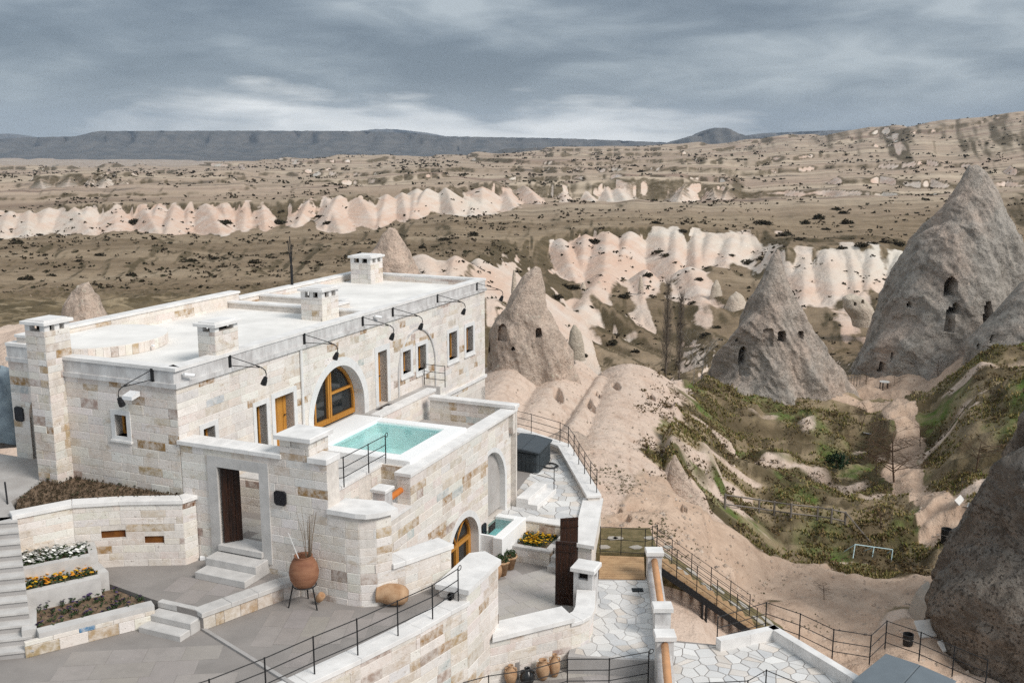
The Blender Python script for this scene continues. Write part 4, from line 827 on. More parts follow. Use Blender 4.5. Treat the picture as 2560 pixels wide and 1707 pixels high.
def arm_lamp(label, path, s, z, lean=1.0):
    """black bracket plate, two converging rods, swan neck and spot"""
    f = lambda a, b, o: frame_at(path, a, b, o); t = thing('wall_lamp', label, 'lamp', f(s, z - 0.16, 0.02), 'black arm lamps along the parapet')
    pl = MB(); pl.hexa([f(s - 0.045, z - 0.17, 0.055), f(s + 0.045, z - 0.17, 0.055), f(s + 0.045, z - 0.17, 0.02), f(s - 0.045, z - 0.17, 0.02), f(s - 0.045, z + 0.17, 0.055), f(s + 0.045, z + 0.17, 0.055), f(s + 0.045, z + 0.17, 0.02), f(s - 0.045, z + 0.17, 0.02)]); pl.build('bracket', M['iron'], t)
    L_ = 1.02
    MB().tube([f(s, z + 0.13, 0.05), f(s, z - 0.06, L_)], 0.011, 6).build('rod', M['iron'], t); MB().tube([f(s, z - 0.12, 0.05), f(s, z - 0.09, L_)], 0.011, 6).build('rod', M['iron'], t)
    neck = [(L_ - 0.12, -0.055), (L_ + 0.06, -0.085), (L_ + 0.17, -0.15), (L_ + 0.2, -0.26), (L_ + 0.17, -0.36)]; MB().tube([f(s, z + b, a) for a, b in neck], 0.015, 6).build('neck', M['iron'], t)
    a0 = Vector(f(s, z - 0.34, L_ + 0.175)); a1 = Vector(f(s, z - 0.56, L_ + 0.08)); ax = (a1 - a0)
    MB().lathe(a0, [(0.0, -0.01), (0.055, 0.0), (0.062, 0.06), (0.075, 0.10), (0.085, 0.22), (0.07, 0.222), (0.06, 0.12), (0.0, 0.12)], 14, axis=ax).build('spot_shade', M['iron'], t, smooth=False)
    return t
arm_lamp('black arm lamp on the short end wall between chimney and front corner', END, 3.76 - 0.71, 4.27)
for s, nm in ((2.1, 'black arm lamp on the long facade, first from the front corner'), (5.6, 'second black arm lamp from the front corner, left of the big arched door'), (8.98, 'third black arm lamp from the front corner, above the tall narrow door'),
              (11.0, 'fourth black arm lamp from the front corner, above the blind arch'), (14.45, 'fifth black arm lamp from the front corner, right of the blind arch'), (18.05, 'last black arm lamp, at the far end of the long facade')): arm_lamp(nm, FAC, s, 4.26)
def cctv(label, path, s, z, side=1):
    f = lambda a, b, o: frame_at(path, a, b, o); t = thing('security_camera', label, 'camera', f(s, z, 0.03), 'white security cameras under the coping')
    MB().tube([f(s, z, 0.02), f(s, z - 0.02, 0.12)], 0.03, 8).build('mount', M['white'], t); MB().tube([f(s - 0.04, z - 0.0, 0.10), f(s + 0.22 * side, z - 0.07, 0.20)], 0.045, 10).build('body', M['white'], t)
    MB().tube([f(s + 0.2 * side, z - 0.065, 0.19), f(s + 0.235 * side, z - 0.076, 0.205)], 0.036, 10).build('lens', M['plate'], t); return t
cctv('small white security camera at the front corner of the parapet', FAC, 0.25, 4.3); cctv('small white security camera beside the third arm lamp of the facade', FAC, 9.7, 4.32)
t = thing('floodlight', 'white floodlight on the end wall above the little window', 'lamp', frame_at(END, 2.55, 3.72, 0))
fl = MB(); f_ = lambda a, b, o: frame_at(END, a, b, o); fl.hexa([f_(2.3, 3.62, 0.35), f_(2.62, 3.62, 0.35), f_(2.62, 3.68, 0.05), f_(2.3, 3.68, 0.05), f_(2.3, 3.72, 0.35), f_(2.62, 3.72, 0.35), f_(2.62, 3.80, 0.05), f_(2.3, 3.80, 0.05)]); fl.build('housing', M['white'], t)
MB().tube([f_(2.46, 3.74, 0.0), f_(2.46, 3.74, 0.08)], 0.04, 8).build('mount', M['white'], t)
t = thing('antenna_mast', 'thin black antenna mast standing at the back of the white roof', 'antenna', W(14.0, 6.3, 4.2)); a0 = W(14.0, 6.3, 4.2)
MB().tube([a0, (a0[0], a0[1], 5.3)], 0.055, 8).build('mast', M['iron'], t)
for dx, h in ((-0.10, 6.25), (-0.02, 6.45), (0.06, 6.15)): MB().tube([(a0[0], a0[1], 5.2), (a0[0] + dx * 0.6, a0[1], 5.7), (a0[0] + dx, a0[1], h)], 0.02, 6).build('whip', M['iron'], t)
# ------------------------------------------------------------------ ENTRANCE WALL with gate, stepping down and turning to the right
ent = thing('entrance_wall', 'tall pale stone entrance wall with gateway, curving and stepping down to the right', 'wall', W(0, -2.5, -1.05))
EP = Path(UP((0, -0.02), (0, -4.9), (0.04, -5.25), (0.25, -5.6), (0.9, -6.0), (2.25, -6.6)))
wall(ent, EP, -1.05, [(0, 2.5), (4.42, 1.30), (6.05, -0.1)], 0.5, [rect_hole(1.15, 2.44, -0.02, 2.06)], 51, 0.22)
coping(ent, UP((0, -0.02), (0, -3.08)), 2.62, 0.5, 0.11, 0.06, piece=0.42); coping(ent, UP((0, -3.98), (0, -4.4)), 2.66, 0.5, 0.14, 0.06, piece=0.5)
MB().prism(UP((-0.06, -4.42), (-0.06, -5.22), (0.0, -5.48), (0.2, -5.72), (0.66, -5.98), (0.98, -5.42), (0.8, -4.42)), 1.30, 1.42).build('coping_slab', M['coping'], ent)
coping(ent, UP((0.62, -5.86), (0.9, -6.0), (2.25, -6.6)), 0.0, 0.52, 0.12, 0.05, piece=1.5)
# stub flue on the wall
st_ = MB().ubox(0.02, 0.8, -3.93, -3.12, 2.45, 3.02).build('flue_stub', M['mortar'], ent); wall(ent, UP((0, -3.1), (0, -3.95), (0.82, -3.95)), 2.5, 3.02, 0.03, [rect_hole(0.3, 0.58, 2.84, 2.97), rect_hole(1.0, 1.18, 2.84, 2.97), rect_hole(1.35, 1.52, 2.84, 2.97)], 52, 0.18, core='flue_face', relief=0.014)
MB().ubox(-0.1, 0.92, -4.05, -3.0, 3.02, 3.14, bev=0.02).build('cap', M['coping'], st_)
# dressed gateway and its open leaf
gs = MB(); f_ = lambda s, z, o: frame_at(EP, s, z, o)
def eslab(mb, a, b, za, zb, o0, o1, pth=EP): 
    g = lambda s, z, o: frame_at(pth, s, z, o); mb.hexa([g(a, za, o1), g(b, za, o1), g(b, za, o0), g(a, za, o0), g(a, zb, o1), g(b, zb, o1), g(b, zb, o0), g(a, zb, o0)]); return mb
gate = eslab(eslab(eslab(gs, 0.86, 1.15, -0.3, 2.34, -0.5, 0.045), 2.44, 2.72, -0.3, 2.34, -0.5, 0.045), 1.15, 2.44, 2.06, 2.34, -0.5, 0.043).build('gateway', M['step'], ent)
eslab(MB(), 1.12, 2.47, -0.14, 0.0, -0.5, 0.12).build('threshold', M['step'], gate)
lf = thing('gate_leaf', 'narrow dark brown wooden gate leaf standing open in the entrance gateway', 'gate', W(0.3, -1.17, 0))
lp = UP((0.05, -1.2), (0.42, -1.5))
for k in range(3):
    a = Vector(lp[0]).lerp(Vector(lp[1]), k / 3 + 0.01); b = Vector(lp[0]).lerp(Vector(lp[1]), (k + 1) / 3 - 0.01); d = (b - a).normalized(); n = Vector((d.y, -d.x)) * 0.05
    MB().hexa([(a.x, a.y, 0.02), (b.x, b.y, 0.02), (b.x + n.x, b.y + n.y, 0.02), (a.x + n.x, a.y + n.y, 0.02), (a.x, a.y, 2.04), (b.x, b.y, 2.04), (b.x + n.x, b.y + n.y, 2.04), (a.x + n.x, a.y + n.y, 2.04)]).build('plank', M['darkwood'], lf)
flush_stones(ent, 300)
plate('black square plate on the entrance wall right of the gateway', EP, 3.05, 1.5, 0.34, 0.36)
# little court behind the gate
cf = MB(); cf.prism(UP((0.5, -0.02), (2.1, -0.02), (2.1, -3.1), (0.5, -3.1)), -0.6, 0.0); court = struct('inner_court_floor', cf, M['grout']); tiles(court, UP((0.55, -0.1), (2.05, -0.1), (2.05, -3.0), (0.55, -3.0)), 0.001, 0.5, 0.35, math.pi / 2 - ANG, 'slabpale', 3)
# gate steps
gst = thing('entrance_steps', 'two pale stone steps in front of the entrance gateway', 'steps', W(-0.5, -1.85, -0.55))
MB().ubox(-0.55, 0.0, -2.62, -1.08, -0.55, -0.18, bev=0.015).build('step', M['step'], gst); MB().ubox(-1.0, -0.552, -2.62, -1.12, -0.55, -0.37, bev=0.015).build('step', M['step'], gst)

# ------------------------------------------------------------------ POOL TERRACE
pt_ = thing('pool_terrace', 'raised stone pool terrace with brown stained retaining wall and arches', 'terrace', W(7.5, -3.0, -3.6))
PA = Path(UP((2.3, -4.5), (9.2, -4.5)))
wall(pt_, PA, -3.6, [(0, 0.1), (1.66, 0.98)], 0.42, [arch_hole(4.02, 6.12, -3.5, -2.35, -1.42)], 61, 0.25, wt=PWT_BROWN, lens=(0.35, 1.0), relief=0.014)
wall(pt_, UP((3.96, -4.08), (3.96, -4.5)), 0.1, 0.98, 0.3, seed=62, wt=PWT_BROWN, core='wall_end')
coping(pt_, UP((3.96, -4.5), (9.2, -4.5), (11.6, -4.5)), 1.08, 0.42, 0.10, 0.05, piece=1.2)
PB = Path(UP((8.5, -4.3), (11.6, -4.3))); wall(pt_, PB, -2.6, 0.98, 0.35, [arch_hole(0.2, 2.62, -2.5, -1.3, -0.05)], 63, 0.24, wt=[26, 26, 14, 8, 8, 8, 6, 4, 2, 0, 0.5], core='arch_wall')
arch_ring(pt_, PB, 0.24, 2.58, -2.5, -1.3, -0.09, 0.16, -0.36, 0.012, 'plaster', 'arch_band')
ni = MB(); ni.ubox(8.6, 11.3, -4.0, -2.9, -2.62, -2.5); ni.build('niche_floor', M['tile'], pt_); MB().ubox(8.6, 11.3, -2.95, -2.85, -2.5, 0.2).build('niche_wall', M['plaster'], pt_); wall(pt_, UP((8.6, -2.96), (11.3, -2.96)), -2.5, -1.75, 0.03, seed=64, wt=PWT_BROWN, core='niche_dado')
wall(pt_, UP((11.4, -1.25), (11.4, -4.48)), 0.2, 1.1, 0.3, seed=65, wt=PWT_BROWN, core='end_parapet'); coping(pt_, UP((11.4, -1.25), (11.4, -4.52)), 1.22, 0.3, 0.12, 0.05, piece=1.2)
wall(pt_, UP((11.7, -4.5), (11.7, -1.2)), -2.6, 1.1, 0.1, stones=False, core='outer_face')
wall(pt_, UP((8.45, -0.92), (12.4, -0.92)), 0.2, 1.15, 0.28, seed=66, core='side_parapet'); coping(pt_, UP((8.45, -0.92), (12.4, -0.92)), 1.25, 0.28, 0.10, 0.04, piece=1.3)
MB().ubox(8.42, 11.4, -4.1, -0.9, -2.4, 0.34).build('sunken_floor', M['tile'], pt_); MB().ubox(8.42, 13.4, -0.64, -0.002, -0.5, 1.08).build('side_walk', M['tile'], pt_)
MB().ubox(2.15, 4.66, -3.18, -0.002, -1.0, 0.93).build('deck_block', M['mortar'], pt_); dk = MB().ubox(2.15, 4.66, -2.93, -0.004, 0.931, 0.97).build('deck_floor', M['step'], pt_)
PR = Path(UP((2.1, -3.2), (4.66, -3.2))); wall(pt_, PR, -1.0, 0.93, 0.26, [rect_hole(1.25, 1.95, 0.12, 0.86)], 67, 0.2, core='deck_parapet'); coping(pt_, PR, 1.02, 0.26, 0.09, 0.04, piece=0.85)
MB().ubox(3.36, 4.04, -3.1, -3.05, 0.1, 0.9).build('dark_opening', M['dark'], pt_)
wall(pt_, UP((2.1, -0.02), (2.1, -3.2)), -0.3, 0.93, 0.05, seed=68, core='deck_riser'); 
wall(pt_, UP((4.6, -3.2), (4.6, -4.1)), 0.1, 1.0, 0.1, seed=69, wt=PWT_BROWN, core='pool_side')
MB().ubox(0.45, 4.6, -4.46, -3.22, -1.0, 0.08).build('ledge_block', M['mortar'], pt_); MB().prism(UP((0.78, -3.24), (4.6, -3.24), (4.6, -4.2), (3.98, -4.2), (3.98, -4.52), (2.3, -4.52), (1.0, -5.3), (0.78, -4.4)), 0.085, 0.15).build('ledge_floor', M['coping'], pt_)
MB().prism(UP((0.45, -4.3), (2.3, -4.4), (2.3, -4.52), (1.9, -6.2), (0.9, -5.9), (0.4, -5.4)), -1.2, -0.6).build('stair_well', M['mortar'], pt_)
pil = MB().ubox(2.8, 3.2, -4.36, -3.98, 0.15, 0.86).build('pillar', M['parapet'], pt_); MB().ubox(2.75, 3.25, -4.41, -3.93, 0.86, 0.95, bev=0.015).build('cap', M['coping'], pil)
flush_stones(pt_, 300)
for a, b, lb in ((3.2, 4.25, 'short orange log rail between white pillar and pool wall'), (2.1, 2.98, 'short orange log rail poking out left of the white pillar')):
    t = thing('log_rail', lb, 'log', W(a, -4.2, 0.55)); MB().lathe(W(a, -4.2, 0.52), [(0.0, 0.0), (0.085, 0.005), (0.09, 0.05), (0.085, b - a - 0.05), (0.07, b - a - 0.005), (0.0, b - a)], 14, axis=(U[0], U[1], 0.05)).build('log', M['orangelog'], t, True)
railing('terrace_railing', 'black three-post railing on the parapet in front of the turquoise pool', [W(2.43, -3.33, 1.02), W(3.71, -3.33, 1.02), W(4.66, -3.33, 1.02)], 0.83, ext=(W(2.0, -3.0, 1.02), None), scroll=True)
# lower arched door in the retaining wall
ad = thing('arched_door', 'honey wood double door under a round arch in the retaining wall', 'door', frame_at(PA, 5.07, -3.5, 0))
arch_ring(ad, PA, 4.05, 6.09, -3.5, -2.35, -1.45, 0.2, -0.42, 0.035, 'plaster', 'surround'); arch_ring(ad, PA, 4.14, 6.0, -3.5, -2.35, -1.54, 0.085, -0.34, -0.25, 'wood', 'frame'); arch_fill(ad, PA, 4.06, 6.08, -3.5, -2.35, -1.46, -0.33, 'glass', 'pane')
strip(ad, PA, (4.14, -2.42), (6.0, -2.42), 0.11, -0.335, -0.235, 'wood', 'transom')
for q in (5.02, 5.12): strip(ad, PA, (q, -3.5), (q, -2.42), 0.085, -0.335, -0.24, 'wood', 'stile')
for q in (4.2, 5.94): strip(ad, PA, (q, -3.5), (q, -2.42), 0.10, -0.335, -0.245, 'wood', 'stile')
strip(ad, PA, (4.14, -3.42), (6.0, -3.42), 0.16, -0.335, -0.243, 'wood', 'bottom_rail')
for sgn in (-1, 1):
    ps = [(5.07 + sgn * 0.02, -2.40), (5.07 + sgn * 0.16, -2.1), (5.07 + sgn * 0.42, -1.82), (5.07 + sgn * 0.62, -1.76)]; MB().tube([frame_at(PA, a, b, -0.28) for a, b in ps], 0.032, 6).build('tracery', M['wood'], ad)
plate('black square plate right of the lower arched door', PA, 6.5, -2.35, 0.32, 0.42)
# upper pool
pool = thing('swimming_pool', 'square turquoise plunge pool with wide white rim below the house facade', 'pool', W(6.5, -2.1, -0.4))
MB().ubox(4.65, 8.4, -4.12, -3.55, -0.4, 1.19, bev=0.02).build('rim', M['poolwhite'], pool); MB().ubox(4.65, 8.4, -1.05, -0.003, -0.4, 1.19, bev=0.02).build('rim', M['poolwhite'], pool); MB().ubox(4.65, 5.1, -3.549, -1.051, -0.4, 1.189, bev=0.02).build('rim', M['poolwhite'], pool); MB().ubox(8.0, 8.4, -3.549, -1.051, -0.4, 1.189, bev=0.02).build('rim', M['poolwhite'], pool)
bs_ = MB(); bs_.ubox(5.1, 8.0, -3.55, -1.05, -0.1, 0.3)
for a in ((5.1, 5.12, -3.55, -1.05), (7.98, 8.0, -3.55, -1.05), (5.12, 7.98, -3.55, -3.53), (5.12, 7.98, -1.07, -1.05)): bs_.ubox(*a, 0.3, 1.14)
bs_.build('basin', M['basin'], pool); MB().ubox(5.12, 7.98, -1.55, -1.07, 0.3, 0.8).build('underwater_bench', M['basin'], pool); MB().add([W(5.11, -3.54, 1.09), W(7.99, -3.54, 1.09), W(7.99, -1.06, 1.09), W(5.11, -1.06, 1.09)], [(0, 1, 2, 3)]).build('water', M['water'], pool)
M['grate'] = mat('blue_grey_mosaic_strip', (0.16, 0.34, 0.35), 0.6, 0.3)  # dark strokes laid on the pool floor, standing in for reflections in the water
for i in range(7):
    for j in range(4):
        if (i + j) % 2: continue
        u, v = 5.25 + i * 0.14, -3.45 + j * 0.2; rz = 0.6 if (i // 2 + j) % 2 else -0.7; q = L(u, v); MB().box((q[0], q[1], 0.306), (0.36, 0.022, 0.008), rz).build('mosaic_strip', M['grate'], pool)
t = thing('door_mat', 'black doormat with pale motif outside the tall narrow door', 'mat', W(9.9, -0.35, 1.08)); MB().ubox(9.5, 10.35, -0.58, -0.12, 1.08, 1.095).build('mat', M['plate'], t); MB().ubox(9.75, 10.1, -0.46, -0.24, 1.0951, 1.099).build('motif', M['plaster'], t)
railing('stair_railing', 'small black railing against the facade right of the paired windows', [W(13.1, -1.0, 1.15), W(13.15, -0.1, 1.15)], 0.8)
# lower pool beside the arched door
p2 = thing('plunge_pool', 'small teal pool with white rim beside the lower arched door', 'pool', W(9.5, -4.9, -3.5)); wall(p2, UP((8.45, -5.3), (10.5, -5.3)), -3.5, -2.52, 0.1, seed=70, wt=[10, 30, 10, 8, 22, 4, 2, 1, 2, 5, 0], core='pool_wall')
MB().ubox(8.43, 10.5, -5.34, -5.02, -3.4, -2.4, bev=0.015).build('rim', M['poolwhite'], p2); MB().ubox(10.2, 10.5, -5.019, -4.32, -3.4, -2.401, bev=0.015).build('rim', M['poolwhite'], p2); MB().ubox(8.6, 10.2, -5.02, -4.32, -3.4, -2.85).build('basin', M['basin2'], p2); MB().ubox(8.5, 8.6, -5.019, -4.52, -3.4, -2.401).build('rim', M['poolwhite'], p2)
MB().add([W(8.6, -5.02, -2.5), W(10.2, -5.02, -2.5), W(10.2, -4.32, -2.5), W(8.6, -4.32, -2.5)], [(0, 1, 2, 3)]).build('water', M['water'], p2); flush_stones(p2, 80)

# ------------------------------------------------------------------ FORECOURT TERRACES
fc = MB(); fc.prism(UP((-9, 6), (-9, -3.0), (-5.5, -5.15), (-4.5, -5.6), (-3.42, -6.0), (-2.11, -6.46), (-0.38, -7.0), (0.7, -7.25), (1.32, -7.4), (2.2, -6.62), (0.9, -5.9), (0.45, -5.4), (0.45, 6)), -3.0, -1.0); terr = struct('lower_terrace', fc, M['grout'])
tiles(terr, UP((-7.6, -0.2), (-7.6, -3.6), (-5.4, -4.9), (-3.4, -5.85), (-2.4, -2.6), (-2.95, -1.4), (-4.85, 0.0)), -0.999, 1.0, 0.62, 0.1, 'slab', 5, limit=260)
tiles(terr, UP((-2.3, -2.62), (-3.3, -5.75), (-2.1, -6.2), (-0.4, -6.7), (1.0, -6.9), (0.6, -6.1), (-0.02, -5.5), (-0.05, -4.2), (-0.35, -3.4)), -0.999, 0.8, 0.5, math.pi / 2 - ANG + 0.35, 'slab', 6, limit=260)
kb = MB(); a, b = P(512, 1572, -1.0), P(760, 1725, -1.0); d = Vector((b[0] - a[0], b[1] - a[1])).normalized(); n_ = Vector((d.y, -d.x)) * 0.09; kb.hexa([(a[0], a[1], -1.0), (b[0], b[1], -1.0), (b[0] + n_.x, b[1] + n_.y, -1.0), (a[0] + n_.x, a[1] + n_.y, -1.0), (a[0], a[1], -0.95), (b[0], b[1], -0.95), (b[0] + n_.x, b[1] + n_.y, -0.95), (a[0] + n_.x, a[1] + n_.y, -0.95)]); kb.build('kerb_strip', M['paving'], terr)
ut = MB(); UT = UP((0.0, 0.2), (0.0, -3.42), (-0.39, -3.3), (-2.41, -2.52), (-2.32, -1.13), (-2.3, -0.9), (-1.9, 1.6), (-0.9, 1.6)); ut.prism(UT, -1.2, -0.56); upt = struct('upper_terrace', ut, M['grout']); tiles(upt, UP((-0.02, -0.3), (-0.02, -3.3), (-0.45, -3.2), (-2.3, -2.48), (-2.3, -0.95), (-1.75, 1.2), (-1.3, 1.3)), -0.559, 0.9, 0.55, math.pi / 2 - ANG + 0.2, 'slab', 7, limit=200)
rw = thing('terrace_riser', 'low brown stone riser edge between the upper and lower terrace', 'wall', W(-1.4, -2.9, -1.0)); RP = UP((-2.41, -2.52), (-0.39, -3.3), (-0.05, -3.55)); wall(rw, RP, -1.0, -0.66, 0.25, seed=81, course=0.34, wt=[6, 6, 10, 10, 4, 14, 18, 12, 8, 0, 1], lens=(0.22, 0.5), relief=0.014); coping(rw, RP, -0.545, 0.3, 0.11, 0.05, piece=0.7, m='step'); flush_stones(rw, 100)
t = thing('terrace_steps', 'three grey stone steps leading down beside the violet flower bed', 'steps', W(-2.8, -1.8, -1.0)); MB().ubox(-2.72, -2.36, -2.42, -1.18, -1.0, -0.70, bev=0.02).build('step', M['step'], t); MB().ubox(-3.06, -2.722, -2.4, -1.2, -1.0, -0.85, bev=0.02).build('step', M['step'], t); MB().ubox(-2.358, -2.2, -2.5, -1.15, -0.7, -0.552, bev=0.015).build('step', M['step'], t)
# retaining wall below the railing and its parapet block
rt = thing('retaining_wall', 'curved stone retaining wall below the foreground railing', 'wall', W(-1.0, -7.0, -4.2)); RT = Path(UP((-7.5, -4.0), (-5.5, -5.2), (-4.5, -5.65), (-3.42, -6.06), (-2.11, -6.53), (-0.38, -7.08), (0.7, -7.33), (1.3, -7.5)))
wall(rt, RT, -4.2, -1.1, 0.4, seed=91, course=0.24, wt=PWT_BROWN, lens=(0.35, 1.0), relief=0.014); coping(rt, RT, -0.985, 0.42, 0.11, 0.05, piece=1.3)
WP = Path(UP((1.3, -6.72), (1.3, -7.5), (3.2, -7.5), (3.5, -6.9))); wall(rt, WP, -4.2, -0.78, 0.3, seed=92, course=0.26, wt=[22, 20, 16, 14, 5, 10, 5, 3, 2, 0, 0.8], lens=(0.4, 1.0), core='parapet_block'); MB().prism(UP((1.4, -6.8), (1.4, -7.4), (3.1, -7.4), (3.4, -6.85)), -4.0, -0.79).build('block_core', M['mortar'], rt)
MB().prism(UP((1.22, -6.66), (1.22, -7.58), (3.22, -7.58), (3.58, -6.95), (3.3, -6.62)), -0.78, -0.65).build('coping_slab', M['coping'], rt); flush_stones(rt, 300)
railing('terrace_railing', 'long black railing along the foreground terrace edge', [W(-5.3, -5.12, -0.985), W(-4.2, -5.6, -0.985), W(-3.07, -6.0, -0.985), W(-2.02, -6.42, -0.985), W(-0.9, -6.8, -0.985), W(0.14, -7.15, -0.985), W(1.22, -7.3, -0.985)], 0.85, ext=(W(-7.2, -4.0, -0.985), None), scroll=True)
# planter above, with its wall; left stair; stepped flower beds
pw = thing('planter_wall', 'pale stone planter wall with two dark niches left of the gateway', 'wall', W(-1.5, 1.0, -0.6)); PWp = Path(UP((-2.85, 2.7), (-1.72, 2.02), (-1.1, 1.08), (-0.42, -0.33), (-0.02, -0.42)))
wall(pw, PWp, -0.6, 1.1, 0.35, [rect_hole(1.95, 2.55, 0.22, 0.42), rect_hole(3.0, 3.5, 0.04, 0.24)], 95, 0.2, wt=[22, 20, 14, 14, 7, 9, 6, 5, 4, 0, 1.2]); coping(pw, PWp, 1.2, 0.3, 0.1, 0.05, piece=0.9)
M['rust'] = mat('rusty_brown_niche', (0.20, 0.075, 0.015), 0.7, 0.2, col2=(0.08, 0.025, 0.008), vscale=3)
for s0, s1, z0, z1 in ((1.95, 2.55, 0.22, 0.42), (3.0, 3.5, 0.04, 0.24)): eslab(MB(), s0, s1, z0, z1, -0.1, -0.05, PWp).build('niche_back', M['rust'], pw)
flush_stones(pw, 220)
M['leaf'] = mat('dull_green_leaf', (0.045, 0.075, 0.03), 0.7, 0.2, var=0.4, vscale=15); M['flwhite'] = mat('white_petal', (0.78, 0.77, 0.74), 0.7, 0.2); M['florange'] = mat('orange_petal', (0.72, 0.22, 0.02), 0.7, 0.2, col2=(0.72, 0.42, 0.03), vscale=9); M['flviolet'] = mat('violet_petal', (0.035, 0.022, 0.075), 0.7, 0.2, col2=(0.10, 0.06, 0.14), vscale=9); M['flyellow'] = mat('yellow_petal', (0.72, 0.42, 0.02), 0.7, 0.2, var=0.3, vscale=9); M['dryleaf'] = mat('withered_leaf', (0.10, 0.07, 0.045), 0.85, 0.1, col2=(0.035, 0.03, 0.018), vscale=6); M['flred'] = mat('red_petal', (0.55, 0.02, 0.03), 0.6, 0.2)
def plants(parent, poly, z, n, mats, seed, size=0.05, hgt=0.12, rows_=None, name='plants', zfun=None, weights=(0.6, 0.4), ax=None):
    """massed bedding plants: small leaf fans and flower heads on short stems"""
    r = random.Random(seed); poly = ccw(poly); xs = [p[0] for p in poly]; ys = [p[1] for p in poly]; mb = MB(); k = 0; tries = 0
    while k < n and tries < n * 30:
        tries += 1; x, y = r.uniform(min(xs), max(xs)), r.uniform(min(ys), max(ys))
        if rows_: 
            q = (x * rows_[0] + y * rows_[1]) / rows_[2]; q = (round(q) + r.uniform(-0.16, 0.16)) * rows_[2]; e = x * -rows_[1] + y * rows_[0]; x, y = q * rows_[0] - e * rows_[1], q * rows_[1] + e * rows_[0]
        if not inside((x, y), poly): continue
        zz = zfun(x, y) if zfun else z; k += 1
        for j in range(3):
            a = r.uniform(0, 6.28); l = size * r.uniform(0.7, 1.6); h = hgt * r.uniform(0.4, 1.0); wv = (math.cos(a + 1.57) * l * 0.4, math.sin(a + 1.57) * l * 0.4)
            mb.add([(x, y, zz), (x + math.cos(a) * l + wv[0], y + math.sin(a) * l + wv[1], zz + h), (x + math.cos(a) * l * 1.5, y + math.sin(a) * l * 1.5, zz + h * 0.8), (x + math.cos(a) * l - wv[0], y + math.sin(a) * l - wv[1], zz + h)], [(0, 1, 2, 3)], 0)
        if len(mats) > 1 and r.random() < weights[1]:
            mi = r.randrange(1, len(mats)); h = hgt * r.uniform(0.8, 1.4); s_ = size * r.uniform(0.6, 1.1); a = r.uniform(0, 6.28); tx, ty = r.uniform(-0.5, 0.5), r.uniform(-0.8, 0.1)
            c = [(x + s_ * math.cos(a + q * 1.2566), y + s_ * math.sin(a + q * 1.2566), zz + h + s_ * (tx * math.cos(a + q * 1.2566) + ty * math.sin(a + q * 1.2566))) for q in range(5)]; mb.add(c + [(x, y, zz + h - s_ * 0.6)], [(0, 1, 2, 3, 4), (0, 5, 1), (1, 5, 2), (2, 5, 3), (3, 5, 4), (4, 5, 0)], mi)
    o = mb.build(name, [M[m] for m in mats], parent); o['kind'] = 'stuff'; return o
def bed(label, poly, z, zb, kerb, mats, n, seed, kw=0.14, kz=0.06, soilz=-0.02, **kwa):
    t = thing('flower_bed', label, 'flower bed', (*[sum(c) / len(poly) for c in zip(*poly)], zb)); MB().prism(poly, zb, z + soilz).build('soil', M['soil'], t)
    for a, b in kerb:
        d = Vector((b[0] - a[0], b[1] - a[1])); d.normalize(); n_ = Vector((d.y, -d.x)) * kw; MB().hexa([(a[0], a[1], zb), (b[0], b[1], zb), (b[0] + n_.x, b[1] + n_.y, zb), (a[0] + n_.x, a[1] + n_.y, zb), (a[0], a[1], z + kz), (b[0], b[1], z + kz), (b[0] + n_.x, b[1] + n_.y, z + kz), (a[0] + n_.x, a[1] + n_.y, z + kz)]).build('kerb', M['step'], t)
    plants(t, poly, z + soilz, n, mats, seed, **kwa); return t
bed('wide planter of withered dark seedlings against the end wall', UP((-2.62, 2.9), (-1.55, 2.25), (-0.9, 1.25), (-0.22, -0.12), (-0.03, -0.1), (-0.03, 3.72), (-0.54, 3.72), (-0.54, 4.3), (-1.9, 3.7)), 1.14, 0.6, [], ['dryleaf', 'leaf', 'dryleaf'], 900, 1, size=0.028, hgt=0.08, weights=(1, 0.15), zfun=lambda x, y: 1.12)
bA, bB, bC, bD = P2(52, 1422, 0.12), P2(222, 1388, 0.12), P2(215, 1362, 0.12), P2(45, 1388, 0.12)
bed('short bed of white flowers below the planter wall', [bA, bB, bC, bD], 0.12, -0.6, [(bA, bB), (bB, bC)], ['leaf', 'flwhite'], 190, 2, size=0.055, hgt=0.13, weights=(1, 0.95), kw=0.2)
oA, oB, oC, oD = P2(60, 1482, -0.2), P2(246, 1440, -0.2), P2(216, 1410, -0.2), P2(54, 1436, -0.2)
bed('bed of orange and yellow flowers below the white flowers', [oA, oB, oC, oD], -0.2, -0.8, [(oA, oB), (oB, oC)], ['leaf', 'florange', 'flyellow', 'florange'], 190, 3, size=0.055, hgt=0.14, weights=(1, 0.75), kw=0.24)
vA, vB, vC, vD = P2(92, 1578, -0.58), P2(378, 1508, -0.58), P2(285, 1470, -0.58), P2(92, 1512, -0.58)
vt = bed('lowest bed of dark violet flowers in rows beside the grey steps', [vA, vB, vC, vD], -0.58, -1.0, [(vA, vB), (vD, vA)], ['leaf', 'flviolet', 'flviolet', 'flviolet'], 150, 4, size=0.045, hgt=0.13, weights=(1, 0.9), kw=0.3, rows_=(0.93, -0.36, 0.3), kz=0.08)
vw = thing('bed_wall', 'low stone face below the violet flower bed with one blue stone', 'wall', (*vA, -1.0)); off = Vector((vB[0] - vA[0], vB[1] - vA[1])).normalized(); on_ = Vector((off.y, -off.x)) * 0.3
VP = Path([(vA[0] + on_.x - off.x * 0.3, vA[1] + on_.y - off.y * 0.3), (vB[0] + on_.x, vB[1] + on_.y)]); wall(vw, VP, -1.0, -0.62, 0.08, seed=97, course=0.3, wt=[10, 8, 12, 8, 6, 14, 10, 4, 6, 0, 1], lens=(0.3, 0.7), relief=0.014)
